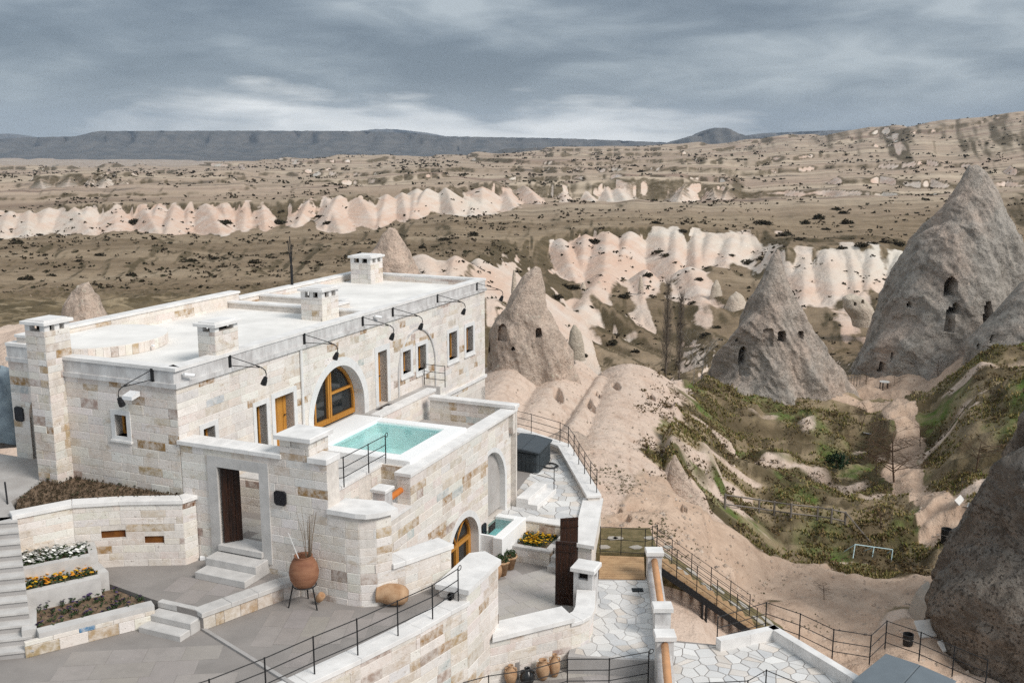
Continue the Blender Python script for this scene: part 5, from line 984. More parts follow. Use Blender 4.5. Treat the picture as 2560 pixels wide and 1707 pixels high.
lst = STORE[vw.name]; bp = P(213, 1603, -0.85); k_ = min(range(len(lst)), key=lambda i: (lst[i][0] - bp[0]) ** 2 + (lst[i][1] - bp[1]) ** 2); lst[k_] = lst[k_][:7] + ((0.035, 0.17, 0.33),) + lst[k_][8:]; flush_stones(vw, 100)
# left stair: treads climb away from the camera, thin handrail
stw = thing('stone_stair', 'flight of pale stone steps climbing along the left edge', 'stairs', P(20, 1660, -1.0)); A_, B_ = Vector(P2(86, 1640, -1.0)), Vector(P2(42, 1290, 1.1)); ns = 12
for k in range(ns):
    q0 = A_.lerp(B_, k / ns); q1 = A_.lerp(B_, (k + 1) / ns); z1 = -1.0 + 2.1 * (k + 1) / ns; w_ = Vector((-2.2, -0.55)); MB().prism([tuple(q0), tuple(q1), tuple(q1 + w_), tuple(q0 + w_)], -1.2, z1 - 0.05).build('riser', M['paving'], stw); e = (q1 - q0) * 0.12; MB().prism([tuple(q0 - e), tuple(q1), tuple(q1 + w_), tuple(q0 - e + w_)], z1 - 0.05, z1).build('tread', M['step'], stw)
ul = MB(); ul.prism(UP((-2.7, 2.72), (-2.0, 3.8), (-0.55, 4.3), (-0.5, 4.5), (0.8, 4.5), (0.8, 9.5), (-4.5, 9.5), (-4.5, 3.6)), -1.0, 1.1); upl = struct('upper_landing', ul, M['tile'])
t = thing('handrail', 'thin black handrail rod standing at the left edge of the stair', 'railing', P(46, 1470, -0.2)); MB().tube([P(46, 1475, -0.2), PD(12, 1205, 24.6)], 0.022, 6).build('rod', M['iron'], t); MB().tube([P(44, 1470, -0.2), (P(44, 1470, -0.2)[0], P(44, 1470, -0.2)[1], -0.5)], 0.022, 6).build('foot', M['iron'], t)
# ------------------------------------------------------------------ LOWER COURT, BATHING TERRACE, WALKWAY
lc = MB(); LCP = UP((1.6, -6.5), (2.3, -4.5), (10.6, -4.5), (10.6, -7.3), (9.1, -7.7), (6.8, -8.9), (5.0, -9.3), (3.2, -8.0), (3.3, -7.0)); lc.prism(LCP, -4.2, -3.5); lct = struct('lower_court', lc, M['grout'])
tiles(lct, UP((3.4, -6.3), (6.0, -4.7), (9.2, -5.4), (9.2, -6.7), (8.9, -7.6), (6.8, -8.7), (5.2, -8.9), (3.6, -7.4)), -3.499, 0.62, 0.42, 0.55, 'slabpale', 8, limit=190)
cw = thing('court_wall', 'low curved court wall with broad white coping above the clay jars', 'wall', W(4.5, -9.0, -4.1)); CW = Path(UP((2.65, -7.5), (4.5, -9.1), (4.75, -9.3), (5.1, -9.42), (5.6, -9.36), (6.6, -9.05), (7.2, -8.95)))
s4 = CW.cum[1]; wall(cw, CW, -4.1, [(0, -2.7), (s4, -2.82)], 0.45, seed=101, course=0.24, wt=[26, 26, 16, 14, 8, 5, 2, 0.6, 1.5, 0.6, 0], lens=(0.35, 0.9)); 
MB().prism(UP((2.6, -7.6), (4.5, -9.2), (5.05, -8.62), (4.78, -8.38), (3.45, -7.25)), -2.7, -2.58).build('coping_slab', M['coping'], cw)
coping(cw, UP((4.52, -9.12), (4.75, -9.3), (5.1, -9.42), (5.6, -9.36), (6.6, -9.05)), -2.72, 0.45, 0.1, 0.05, piece=1.2)
flush_stones(cw, 150)
gp = thing('gate_pillar', 'squat white capped gate pillar with a dark slot beside the lower gate', 'pillar', W(6.9, -8.7, -3.5)); MB().ubox(6.6, 7.15, -9.0, -8.42, -3.6, -2.45).build('shaft', M['parapet'], gp); MB().ubox(6.52, 7.23, -9.08, -8.34, -2.2, -2.06, bev=0.03).build('cap', M['coping'], gp)
for a, b in ((6.6, -9.0), (6.6, -8.56), (7.01, -9.0), (7.01, -8.56)): MB().ubox(a, a + 0.14, b, b + 0.14, -2.45, -2.2).build('cap_leg', M['parapet'], gp)
MB().ubox(6.75, 7.1, -8.9, -8.5, -2.449, -2.21).build('slot', M['dark'], gp)
def leaf(label, a, b, z0, h):
    t = thing('gate_leaf', label, 'gate', (*a, z0)); a, b = Vector(a), Vector(b); d = (b - a).normalized(); n_ = Vector((d.y, -d.x)) * 0.05
    for k in range(3):
        p, q = a.lerp(b, k / 3 + 0.004), a.lerp(b, (k + 1) / 3 - 0.004); MB().hexa([(p.x, p.y, z0), (q.x, q.y, z0), (q.x + n_.x, q.y + n_.y, z0), (p.x + n_.x, p.y + n_.y, z0), (p.x, p.y, z0 + h), (q.x, q.y, z0 + h), (q.x + n_.x, q.y + n_.y, z0 + h), (p.x + n_.x, p.y + n_.y, z0 + h)]).build('plank', M['darkwood'], t)
    for zz in (z0 + 0.25, z0 + h - 0.3, z0 + h - 0.05): p, q = a + n_, b + n_; MB().hexa([(p.x, p.y, zz), (q.x, q.y, zz), (q.x + n_.x * .6, q.y + n_.y * .6, zz), (p.x + n_.x * .6, p.y + n_.y * .6, zz), (p.x, p.y, zz + 0.03), (q.x, q.y, zz + 0.03), (q.x + n_.x * .6, q.y + n_.y * .6, zz + 0.03), (p.x + n_.x * .6, p.y + n_.y * .6, zz + 0.03)]).build('band', M['darkwood'], t)
leaf('near dark brown leaf of the lower double gate, standing open', P2(1388, 1508, -3.48), P2(1440, 1512, -3.48), -3.48, 2.0); leaf('far dark brown leaf of the lower double gate, seen above the near one', P2(1399, 1432, -3.4), P2(1443, 1428, -3.4), -3.4, 1.85)
sw = thing('side_wall', 'pale stone wall with long white coping between court and walkway', 'wall', W(11.2, -7.5, -4.0)); SW = Path(UP((9.1, -7.6), (9.1, -8.15), (13.3, -7.1))); wall(sw, SW, -4.0, -2.52, 0.3, seed=105, wt=[28, 28, 12, 10, 10, 6, 2, 1, 1, 0, 0], lens=(0.35, 0.8)); MB().prism(UP((9.2, -7.62), (9.2, -8.02), (13.2, -6.98), (13.1, -6.6)), -4.0, -2.53).build('wall_core', M['mortar'], sw); MB().prism(UP((9.02, -7.52), (9.02, -8.25), (13.32, -7.18), (13.1, -6.5)), -2.52, -2.40).build('coping_slab', M['coping'], sw); flush_stones(sw, 60)
bt = MB(); BTP = UP((10.5, -4.28), (10.5, -7.1), (13.1, -6.65), (18.35, -3.95), (19.7, -1.3), (18.9, -0.01), (11.7, -0.01), (11.7, -4.28)); bt.prism(BTP, -5.5, -2.51); bat = struct('bathing_terrace', bt, M['grout'])
crazy(bat, UP((10.52, -4.3), (10.52, -7.05), (13.1, -6.6), (18.2, -3.95), (17.5, -3.3)), -2.509, 0.42, 'flag', 21, limit=170)
bw = thing('terrace_parapet', 'low white topped parapet round the bathing terrace', 'wall', W(16, -5.3, -5.5)); BW = Path(UP((13.1, -7.12), (18.4, -4.05), (19.9, -1.2))); wall(bw, BW, -5.5, -2.3, 0.42, seed=106, course=0.24, lens=(0.35, 0.9)); coping(bw, BW, -2.2, 0.44, 0.1, 0.05, piece=2.4); flush_stones(bw, 60)
railing('terrace_railing', 'thin black railing on the outer side of the bathing terrace parapet', [W(19.8, -0.6, -2.2), W(19.3, -2.0, -2.2), W(18.55, -3.6, -2.2), W(18.05, -4.15, -2.2), W(17.05, -4.75, -2.2), W(16.05, -5.3, -2.2), W(15.05, -5.88, -2.2), W(14.05, -6.45, -2.2), W(13.25, -6.95, -2.2)], 0.85)
rs = thing('court_planter', 'stone planter of yellow flowers against the back of the lower court', 'planter', W(9.9, -6.0, -3.5)); wall(rs, UP((10.5, -5.3), (10.5, -6.65)), -3.5, -2.52, 0.2, seed=107, wt=PWT_BROWN, core='back_wall'); wall(rs, UP((9.3, -5.32), (9.3, -6.65), (10.5, -6.65)), -3.5, -3.02, 0.14, seed=108, wt=PWT_BROWN, core='front_wall'); coping(rs, UP((9.3, -5.32), (9.3, -6.65), (10.48, -6.65)), -2.95, 0.16, 0.07, 0.03, piece=0.8, m='step'); coping(rs, UP((10.5, -5.3), (10.5, -6.65)), -2.49, 0.4, 0.05, 0.03, piece=0.8)
pb = UP((9.48, -5.4), (9.48, -6.46), (10.46, -6.46), (10.46, -5.4)); MB().prism(pb, -3.45, -2.99).build('soil', M['soil'], rs); plants(rs, pb, -2.99, 150, ['leaf', 'flyellow'], 31, size=0.055, hgt=0.13, weights=(1, 0.85)); flush_stones(rs, 40)
t = thing('court_steps', 'narrow grey steps climbing from the lower court to the bathing terrace', 'steps', W(9.7, -7.0, -3.5))
for k in range(5): MB().ubox(8.95 + k * 0.31, 10.49, -7.3, -6.7, -3.5 + k * 0.2, -3.3 + k * 0.2 - 0.002, bev=0.012).build('step', M['step'], t)
t = thing('arch_steps', 'two low pale steps below the hot tub', 'steps', W(12.2, -4.9, -2.5)); MB().ubox(11.5, 13.4, -5.35, -4.55, -2.5, -2.32, bev=0.012).build('step', M['coping'], t); MB().ubox(11.5, 13.4, -5.0, -4.55, -2.319, -2.14, bev=0.012).build('step', M['coping'], t)
railing('step_railing', 'short black railing by the steps in front of the hot tub', [W(13.0, -3.9, -2.1), W(13.3, -5.3, -2.4)], 0.85, rails=(1.0, 0.55), scroll=True)
# hot tubs
def hot_tub(label, corners, z0, zt, zc):
    """cabinet with rounded corners, panels and a folded padded cover"""
    c = [Vector(p) for p in corners]; ctr = sum(c, Vector((0, 0))) / 4; t = thing('hot_tub', label, 'hot tub', (ctr.x, ctr.y, z0), 'covered hot tubs')
    def rounded(sc, r_=0.16):
        out = []
        for i in range(4):
            p = ctr + (c[i] - ctr) * sc; a = ctr + (c[i - 1] - ctr) * sc; b = ctr + (c[(i + 1) % 4] - ctr) * sc; da = (a - p).normalized() * r_; db = (b - p).normalized() * r_
            for k in range(5): q = k / 4; out.append(tuple(p + da * (1 - q) ** 2 + db * q ** 2))
        return out
    MB().prism(rounded(0.93), z0, zt).build('cabinet', M['spaside'], t)
    for i in range(4):
        a, b = ctr + (c[i] - ctr) * 0.945, ctr + (c[(i + 1) % 4] - ctr) * 0.945
        for k in range(6): 
            p, q = a.lerp(b, 0.12 + 0.127 * k), a.lerp(b, 0.12 + 0.127 * (k + 1) - 0.012); m_ = (p + q) / 2; d = q - p; MB().box((m_.x, m_.y, (z0 + zt) / 2), (d.length, 0.03, (zt - z0) * 0.86), math.atan2(d.y, d.x)).build('panel', M['spaside'], t)
    MB().prism(rounded(1.0), zt, zt + (zc - zt) * 0.45).build('cover_skirt', M['spaside'], t)
    for h in (0, 1):
        m0 = (c[0] + c[1]) / 2; m1 = (c[2] + c[3]) / 2; e = (m1 - m0) * 0
        q = [c[0], m0, m1, c[3]] if h == 0 else [m0, c[1], c[2], m1]; cc = sum(q, Vector((0, 0))) / 4; q = [cc + (p - cc) * 0.992 for p in q]; zb = zt + (zc - zt) * 0.45 + 0.001
        ins = [cc + (p - cc) * 0.95 for p in q]; zz = [zc, zc + 0.05, zc + 0.05, zc] if h == 0 else [zc + 0.05, zc, zc, zc + 0.05]
        mb = MB(); mb.add([(p.x, p.y, zb) for p in q] + [(p.x, p.y, zz[i] - 0.03) for i, p in enumerate(q)] + [(p.x, p.y, zz[i]) for i, p in enumerate(ins)], [(3, 2, 1, 0)] + [(i, (i + 1) % 4, 4 + (i + 1) % 4, 4 + i) for i in range(4)] + [(4 + i, 4 + (i + 1) % 4, 8 + (i + 1) % 4, 8 + i) for i in range(4)] + [(8, 9, 10, 11)]); mb.build('cover', M['spa'], t)
    return t
tz = -1.62; hot_tub('dark hot tub with folded slate cover on the bathing terrace', [P2(1262, 1118, tz), P2(1347, 1132, tz), P2(1382, 1097, tz), P2(1302, 1080, tz)], -2.5, tz - 0.08, tz)
t = thing('hose', 'coiled dark hose beside the hot tub', 'hose', P(1376, 1165, -2.49)); hp = P(1376, 1165, -2.47); MB().tube([(hp[0] + 0.33 * (1 - k * 0.004) * math.cos(k * 0.35), hp[1] + 0.3 * math.sin(k * 0.35), hp[2] + 0.0008 * k) for k in range(60)], 0.016, 5).build('coil', M['iron'], t)
# walkway, deck and log rails
wk = MB(); WKP = [P2(1494, 1446, -3.5), P2(1620, 1446, -3.5), P2(1668, 1652, -3.5), P2(1420, 1640, -3.5), P2(1440, 1560, -3.5)]; wk.prism(WKP + [], -4.6, -3.51); wkt = struct('walkway', wk, M['paving']); crazy(wkt, [P2(1496, 1450, -3.5), P2(1618, 1450, -3.5), P2(1650, 1648, -3.5), P2(1435, 1636, -3.5)], -3.509, 0.34, 'flag', 33, limit=150)
ln_ = MB(); ln_.prism([P2(1200, 1700, -4.0), P2(1430, 1630, -4.0), P2(1668, 1655, -4.0), (4.2, 20.0), (-3.5, 19.0)], -5.0, -4.0); lnd = struct('landing', ln_, M['grout']); tiles(lnd, [P2(1240, 1690, -4.0), P2(1430, 1648, -4.0), P2(1650, 1668, -4.0), P2(1660, 1720, -4.0), P2(1240, 1720, -4.0)], -3.999, 0.7, 0.5, 0.2, 'slabpale', 12, limit=60)
t = thing('wooden_deck', 'small tan wooden deck at the head of the walkway', 'deck', P(1555, 1418, -3.5)); dN, dF = Vector(P2(1497, 1445, -3.48)), Vector(P2(1500, 1388, -3.48)); eN, eF = Vector(P2(1612, 1447, -3.48)), Vector(P2(1610, 1392, -3.48))
for k in range(11):
    a, b = dN.lerp(dF, k / 11), dN.lerp(dF, (k + 0.94) / 11); c_, d_ = eN.lerp(eF, k / 11), eN.lerp(eF, (k + 0.94) / 11); MB().prism([tuple(a), tuple(c_), tuple(d_), tuple(b)], -3.56, -3.475 + 0.003 * (k % 3)).build('board', M['deck'], t)
lw = thing('log_fence', 'white pillared fence with tan log rails along the walkway', 'fence', P(1640, 1500, -3.6)); pp = [P(1636, 1374, -2.55), P(1656, 1512, -2.6), P(1662, 1582, -2.6), P(1680, 1790, -2.6)]
for (x, y, z), (x2, y2, z2) in zip(pp, pp[1:]):
    a, b = Vector((x, y)), Vector((x2, y2)); d = (b - a).normalized(); n_ = Vector((d.y, -d.x)) * 0.2; MB().prism([tuple(a + n_), tuple(b + n_), tuple(b - n_), tuple(a - n_)], -4.7, -3.12).build('plinth', M['parapet'], lw)
for x, y, z in pp:
    MB().box((x, y, (z - 4.7) / 2), (0.44, 0.36, z + 4.7 - 0.12)).build('pillar', M['parapet'], lw); MB().box((x, y, z - 0.05), (0.56, 0.46, 0.14), bev=0.02).build('cap', M['coping'], lw)
for i in (0, 2):
    a, b = Vector(pp[i]), Vector(pp[i + 1]); a.z = b.z = -2.85; MB().tube([tuple(a.lerp(b, q)) for q in (0.04, 0.3, 0.6, 0.97)], [0.10, 0.105, 0.10, 0.098], 14).build('log_rail', M['log'], lw, True)
t = thing('floor_drain', 'dark square drain cover in the crazy paving', 'drain', P(1594, 1474, -3.5)); q = P(1594, 1474, -3.49); MB().box((q[0], q[1], -3.492), (0.34, 0.26, 0.02)).build('frame', M['iron'], t); 
for k in range(4): MB().box((q[0], q[1] - 0.09 + 0.06 * k, -3.478), (0.3, 0.025, 0.012)).build('bar', M['spaside'], t)
rt_ = MB(); RTP = [P2(1672, 1598, -3.7), P2(1792, 1610, -3.7), P2(1940, 1580, -3.7), P2(2200, 1735, -3.7), P2(2250, 1900, -3.7), P2(1690, 1900, -3.7)]; rt_.prism(RTP, -6.5, -3.71); rtt = struct('lower_right_terrace', rt_, M['grout']); crazy(rtt, ccw([P2(1675, 1603, -3.7), P2(1792, 1614, -3.7), P2(1938, 1586, -3.7), P2(2200, 1738, -3.7), P2(1690, 1760, -3.7)]), -3.709, 0.36, 'flag', 35, limit=220)
kb2 = thing('white_kerb', 'white kerb wall round the lower right paved terrace', 'wall', P(1940, 1575, -6.0)); kp = [P2(1790, 1592, -3.38), P2(1936, 1561, -3.38), P2(2210, 1726, -3.38)]
wall(kb2, [kp[2], kp[1], kp[0]], -6.0, -3.46, 0.01, stones=False, core='kerb_face')
for a, b in zip(kp, kp[1:]):
    a, b = Vector(a), Vector(b); d = (b - a).normalized(); n_ = Vector((d.y, -d.x)) * 0.24; n = max(2, int((b - a).length / 0.9))
    for k in range(n): p, q = a.lerp(b, k / n) + d * 0.003, a.lerp(b, (k + 1) / n) - d * 0.003; MB().prism([tuple(p), tuple(q), tuple(q + n_), tuple(p + n_)], -6.0 if k == -1 else -4.2, -3.38).build('kerb_stone', M['coping'], kb2)
railing('outer_railing', 'black railing outside the white kerb of the lower right terrace', [P(1792, 1612, -3.7), P(1913, 1574, -3.7), P(1997, 1604, -3.7), P(2080, 1645, -3.7), P(2173, 1660, -3.8), P(2212, 1622, -3.8), P(2297, 1652, -3.8), P(2380, 1690, -3.8), P(2462, 1725, -3.8)], 0.85, rails=(1.0, 0.6, 0.25))
railing('foreground_railing', 'curved black railing in the bottom foreground by the clay jars', [P(1120, 1800, -4.0), P(1222, 1772, -4.0), P(1325, 1756, -4.0), P(1418, 1728, -4.0), P(1522, 1727, -4.0), P(1620, 1708, -4.0)], 0.92, scroll=True)
railing('near_railing', 'black railing at the bottom edge in front of the paved terrace', [P(1672, 1790, -3.7), P(1866, 1780, -3.7), P(1912, 1752, -3.7), P(1998, 1790, -3.7)], 0.85, rails=(1.0, 0.6))
M['spa'] = mat('grey_blue_vinyl', (0.14, 0.165, 0.185), 0.5, 0.35, var=0.12, vscale=3); tz = -2.75; hot_tub('hot tub with grey cover cut off at the bottom right', [P2(2128, 1700, tz), P2(2330, 1800, tz), P2(2392, 1698, tz), P2(2215, 1630, tz)], -3.7, tz - 0.08, tz)
# metal stair down to the rock, grass strip with stepping stones beside it
sA, sB = Vector(P(1640, 1428, -3.62)), Vector(P(1890, 1602, -6.1)); sb_ = thing('metal_stair', 'steep stair with black steel stringers descending right of the walkway', 'stairs', tuple(sB))
for dy in (0.0, 1.0):
    a, b = sA + Vector((0, dy, 0)), sB + Vector((0, dy, 0)); d = (b - a); up_ = Vector((0, 0, 0.26)); MB().hexa([tuple(a), tuple(b), tuple(b + Vector((0, 0.05, 0))), tuple(a + Vector((0, 0.05, 0))), tuple(a + up_), tuple(b + up_), tuple(b + up_ + Vector((0, 0.05, 0))), tuple(a + up_ + Vector((0, 0.05, 0)))]).build('stringer', M['iron'], sb_)
for k in range(13):
    p = sA.lerp(sB, (k + 0.5) / 13); MB().box((p.x, p.y + 0.53, p.z + 0.27), (0.30, 0.94, 0.05)).build('tread', M['deck'], sb_); MB().box((p.x - 0.14, p.y + 0.53, p.z + 0.16), (0.02, 0.94, 0.17)).build('riser', M['deck'], sb_)
for q in (0.46, 0.5): p = sA.lerp(sB, q); MB().tube([tuple(p), (p.x, p.y, Hxy(p.x, p.y) - 0.3)], 0.045, 6).build('leg', M['iron'], sb_)
for dy, lb in ((0.02, 'black railing on the near side of the metal stair'), (1.03, 'black railing on the far side of the metal stair')): railing('stair_railing', lb, [tuple(sA.lerp(sB, k / 5) + Vector((0, dy, 0.26))) for k in range(6)], 0.9, rails=(1.0, 0.75, 0.5, 0.25), r=0.012)
railing('deck_railing', 'black railing behind the wooden deck', [P(1500, 1383, -3.48), P(1552, 1386, -3.48), P(1612, 1390, -3.48), P(1642, 1378, -3.48)], 0.95, rails=(1.0, 0.55, 0.1), r=0.012)
M['turf'] = mat('short_winter_turf', (0.10, 0.085, 0.04), 0.9, 0.1, col2=(0.20, 0.155, 0.085), vscale=4, bump=0.5); M['stepstone'] = mat('stepping_stone', (0.40, 0.365, 0.32), 0.8, 0.2, var=0.15)
gA, gB = P(1495, 1384, -3.52), P(1640, 1384, -3.52); y0, y1 = gA[1] + 0.05, gA[1] + 2.3; g0 = sA.y + 1.12
gr = MB(); gr.prism([(gA[0] - 0.3, y0), (gB[0] + 0.1, y0), (gB[0] + 0.1, y1), (gA[0] - 0.3, y1)], -5.0, -3.5)
gr.add([(sA.x, g0, -3.55), (sB.x + 1.6, g0, -6.9), (sB.x + 1.6, g0 + 1.5, -6.9), (sA.x, g0 + 1.5, -3.55), (sA.x, g0, -6), (sB.x + 1.6, g0, -8), (sB.x + 1.6, g0 + 1.5, -8), (sA.x, g0 + 1.5, -6)], [(0, 1, 2, 3), (0, 4, 5, 1), (2, 6, 7, 3), (1, 5, 6, 2), (0, 3, 7, 4)]); turf = struct('turf_path', gr, M['turf']); r = random.Random(5)
for k in range(6): cx, cy = gA[0] + 0.25 + k * 0.55 % 2.6 + (k // 5) * .2, y0 + 0.45 + (k % 2) * 0.8; pg = [(cx + r.uniform(.16, .26) * math.cos(a), cy + r.uniform(.12, .2) * math.sin(a)) for a in [q * 1.05 for q in range(6)]]; MB().prism(pg, -3.5, -3.475).build('stepping_stone', M['stepstone'], turf)
for k in range(11):
    q = (k + 0.6) / 11; cx = sA.x + (sB.x + 1.6 - sA.x) * q; cz = -3.55 + (-6.9 + 3.55) * q; cy = g0 + 0.45 + 0.6 * (k % 2); sl_ = (-6.9 + 3.55) / (sB.x + 1.6 - sA.x); pg = [(r.uniform(.18, .3) * math.cos(a), r.uniform(.16, .26) * math.sin(a)) for a in [w * 1.05 for w in range(6)]]
    MB().add([(cx + a, cy + b, cz + a * sl_ - 0.01) for a, b in pg] + [(cx + a, cy + b, cz + a * sl_ + 0.03) for a, b in pg], [(6, 7, 8, 9, 10, 11)] + [(i, (i + 1) % 6, 6 + (i + 1) % 6, 6 + i) for i in range(6)]).build('stepping_stone', M['stepstone'], turf)
# ------------------------------------------------------------------ pots and jars
def jar(label, loc, prof, m, tilt=None, handles=True, name='clay_jar', group=None, nh=2):
    t = thing(name, label, 'jar', loc, group); MB().lathe(loc, prof, 28, axis=tilt).build('body', M[m], t, True)
    if handles:
        rm = max(p[0] for p in prof); hmax = max(p[1] for p in prof)
        for s_ in (-1, 1)[:nh]: MB().tube([(loc[0] + s_ * rm * 0.42, loc[1] - 0.02, loc[2] + hmax * 0.9), (loc[0] + s_ * rm * 0.85, loc[1] - 0.02, loc[2] + hmax * 0.86), (loc[0] + s_ * rm * 0.9, loc[1] - 0.02, loc[2] + hmax * 0.72)], 0.022, 6).build('handle', M[m], t)
    return t
def prof_amph(R_, H_, neck, mouth): return [(0.0, 0.0), (R_ * 0.42, 0.0), (R_ * 0.72, H_ * 0.14), (R_ * 0.96, H_ * 0.36), (R_, H_ * 0.52), (R_ * 0.86, H_ * 0.70), (neck * 1.25, H_ * 0.84), (neck, H_ * 0.90), (mouth, H_ * 0.97), (mouth * 1.04, H_), (mouth * 0.8, H_ * 0.995), (neck * 0.8, H_ * 0.9), (neck * 0.8, H_ * 0.6), (0, H_ * 0.6)]
jl = P(762, 1478, -0.62); jb = (jl[0], jl[1], -0.50)
t = jar('big round terracotta jar holding dry twigs on an iron stand', jb, [(a * 0.86, b * 0.86) for a, b in ((0.0, 0.0), (0.20, 0.0), (0.30, 0.09), (0.39, 0.26), (0.42, 0.46), (0.385, 0.66), (0.30, 0.83), (0.245, 0.89), (0.25, 0.925), (0.265, 0.95), (0.23, 0.95), (0.21, 0.89), (0.27, 0.7), (0.27, 0.5), (0, 0.5))], 'terracotta', handles=False, name='big_jar')
stn = thing('jar_stand', 'three legged black iron stand under the big terracotta jar', 'stand', (jb[0], jb[1], -1.0)); MB().tube([(jb[0] + 0.28 * math.cos(a), jb[1] + 0.28 * math.sin(a), -0.44) for a in [k * 2 * math.pi / 24 for k in range(25)]], 0.016, 6).build('ring', M['iron'], stn)
for a in (-2.9, -0.6, 1.6): MB().tube([(jb[0] + 0.28 * math.cos(a), jb[1] + 0.28 * math.sin(a), -0.44), (jb[0] + 0.40 * math.cos(a), jb[1] + 0.40 * math.sin(a), -1.0)], 0.018, 6).build('leg', M['iron'], stn)
tw = thing('dry_twigs', 'bundle of dry pale twigs standing in the big terracotta jar', 'twigs', (jb[0], jb[1], 0.1)); r = random.Random(4); M['twig'] = mat('dry_twig', (0.22, 0.16, 0.11), 0.9, 0.1, var=0.4)
for k in range(14): a = r.uniform(0, 6.28); e = r.uniform(0.1, 0.34); x0 = jb[0] + 0.12; MB().tube([(x0 + 0.05 * math.cos(a), jb[1], 0.1), (x0 + e * 0.5 * math.cos(a), jb[1] + e * 0.4 * math.sin(a), 0.8), (x0 + e * math.cos(a), jb[1] + e * math.sin(a), r.uniform(1.15, 1.55))], [0.008, 0.006, 0.003], 4).build('twig', M['twig'], tw)
MB().tube([(jb[0] - 0.05, jb[1] - 0.1, 0.15), (jb[0] - 0.3, jb[1] - 0.15, 0.95)], [0.014, 0.007], 5).build('twig', M['plaster'], tw)
fj = P(985, 1512, -0.99); ax = Vector((-1.0, 0.1, 0.05)); t = jar('pale weathered clay jar lying on its side below the curved wall', (fj[0] + 0.36, fj[1], -0.74), [(0.0, 0.0), (0.14, 0.02), (0.23, 0.12), (0.265, 0.32), (0.25, 0.52), (0.22, 0.66), (0.225, 0.74), (0.235, 0.77), (0.19, 0.77), (0.18, 0.66), (0.2, 0.4), (0, 0.4)], 'clay', tilt=ax, handles=False)
t = thing('clay_shard', 'small broken clay pot on the terrace beside the jar stand', 'pot', P(795, 1510, -1.0)); q = P(795, 1510, -1.0); MB().lathe((q[0], q[1], -0.9), [(0.0, 0.0), (0.07, 0.01), (0.1, 0.1), (0.09, 0.24), (0.07, 0.24), (0.0, 0.1)], 14, axis=(0.5, -0.3, 0.75)).build('body', M['clay'], t, True)
for i, (px_, py_, R_, H_, m_, lb) in enumerate(((1277, 1716, 0.17, 0.56, 'clay', 'leftmost pale clay jar of the row below the court wall'), (1318, 1718, 0.20, 0.5, 'blackclay', 'black glazed jar standing among the pale clay jars'), (1357, 1704, 0.18, 0.58, 'clay', 'wide mouthed clay jar right of the black jar'), (1386, 1696, 0.155, 0.65, 'clay', 'tallest narrow necked clay jar at the right end of the row'))):
    q = P(px_, py_ - 6, -4.0); jar(lb, q, prof_amph(R_, H_, R_ * (0.36 if i != 2 else 0.5), R_ * (0.42 if i != 2 else 0.62)), m_, group='clay jars below the court wall')
def pot(label, loc, R_, H_, green=True, red=False):
    t = thing('plant_pot', label, 'plant pot', loc, 'terracotta pots by the lower arched door'); MB().lathe(loc, [(0, 0), (R_ * 0.62, 0), (R_ * 0.95, H_ * 0.86), (R_ * 1.06, H_ * 0.87), (R_ * 1.06, H_), (R_ * 0.88, H_), (R_ * 0.84, H_ * 0.85), (0, H_ * 0.85)], 22).build('pot', M['clay'], t, True)
    mb = MB(); r = random.Random(int(loc[0] * 100))
    for k in range(260): a, e = r.uniform(0, 6.28), math.acos(r.uniform(0.0, 1)); rr = R_ * r.uniform(0.6, 1.1); c_ = Vector((loc[0] + rr * math.sin(e) * math.cos(a), loc[1] + rr * math.sin(e) * math.sin(a), loc[2] + H_ * 0.9 + rr * 0.8 * math.cos(e))); s_ = 0.035; d1 = Vector((r.uniform(-1, 1), r.uniform(-1, 1), r.uniform(-1, 1))).normalized() * s_; d2 = Vector((r.uniform(-1, 1), r.uniform(-1, 1), r.uniform(-1, 1))).normalized() * s_; mb.add([c_ - d1, c_ + d2, c_ + d1, c_ - d2], [(0, 1, 2, 3)], 1 if red and r.random() < 0.6 else 0)
    f = mb.build('foliage', [M['leaf'], M['flred']], t); f['kind'] = 'stuff'
pot('front terracotta pot with a round green shrub', P(1253, 1436, -3.5), 0.27, 0.5); pot('rear terracotta pot with dark foliage', P(1272, 1420, -3.5), 0.27, 0.45); pot('small pot of red flowers against the pool wall', P(1274, 1398, -3.5), 0.15, 0.3, red=True); jar('plain clay jar half hidden behind the white parapet block', P(1240, 1448, -3.5), prof_amph(0.2, 0.62, 0.08, 0.1), 'clay', handles=False)
for (px_, py_, z_, lb) in ((690, 1424, -0.55, 'small spotlight with dry plant at the wall right of the entrance steps'), (508, 1398, -0.55, 'small ground spotlight in the corner left of the entrance steps')):
    q = P(px_, py_, z_); t = thing('ground_spotlight', lb, 'spotlight', q); MB().box((q[0], q[1], z_ + 0.05), (0.16, 0.1, 0.1), 0.3, bev=0.01).build('housing', M['white'], t); MB().box((q[0], q[1] + 0.055, z_ + 0.06), (0.12, 0.02, 0.08), 0.3).build('lens', M['plate'], t)
for k, (px_, py_) in enumerate(((1131, 1477), (1132, 1492))):
    q = P(px_, py_, -1.0); t = thing('round_spotlight', ('upper' if k == 0 else 'lower') + ' black round spotlight on the parapet block by the foreground railing', 'spotlight', q); c_ = Vector(W(1.28, -7.1, -0.86 if k == 0 else -0.98 + 0.06)); MB().lathe(c_, [(0, 0), (0.055, 0.0), (0.065, 0.05), (0.07, 0.13), (0.055, 0.131), (0.045, 0.06), (0, 0.06)], 16, axis=(-U[0], -U[1], 0.1)).build('can', M['iron'], t); MB().tube([tuple(c_), tuple(c_ + Vector((U[0], U[1], 0)) * 0.06)], 0.02, 6).build('mount', M['iron'], t)
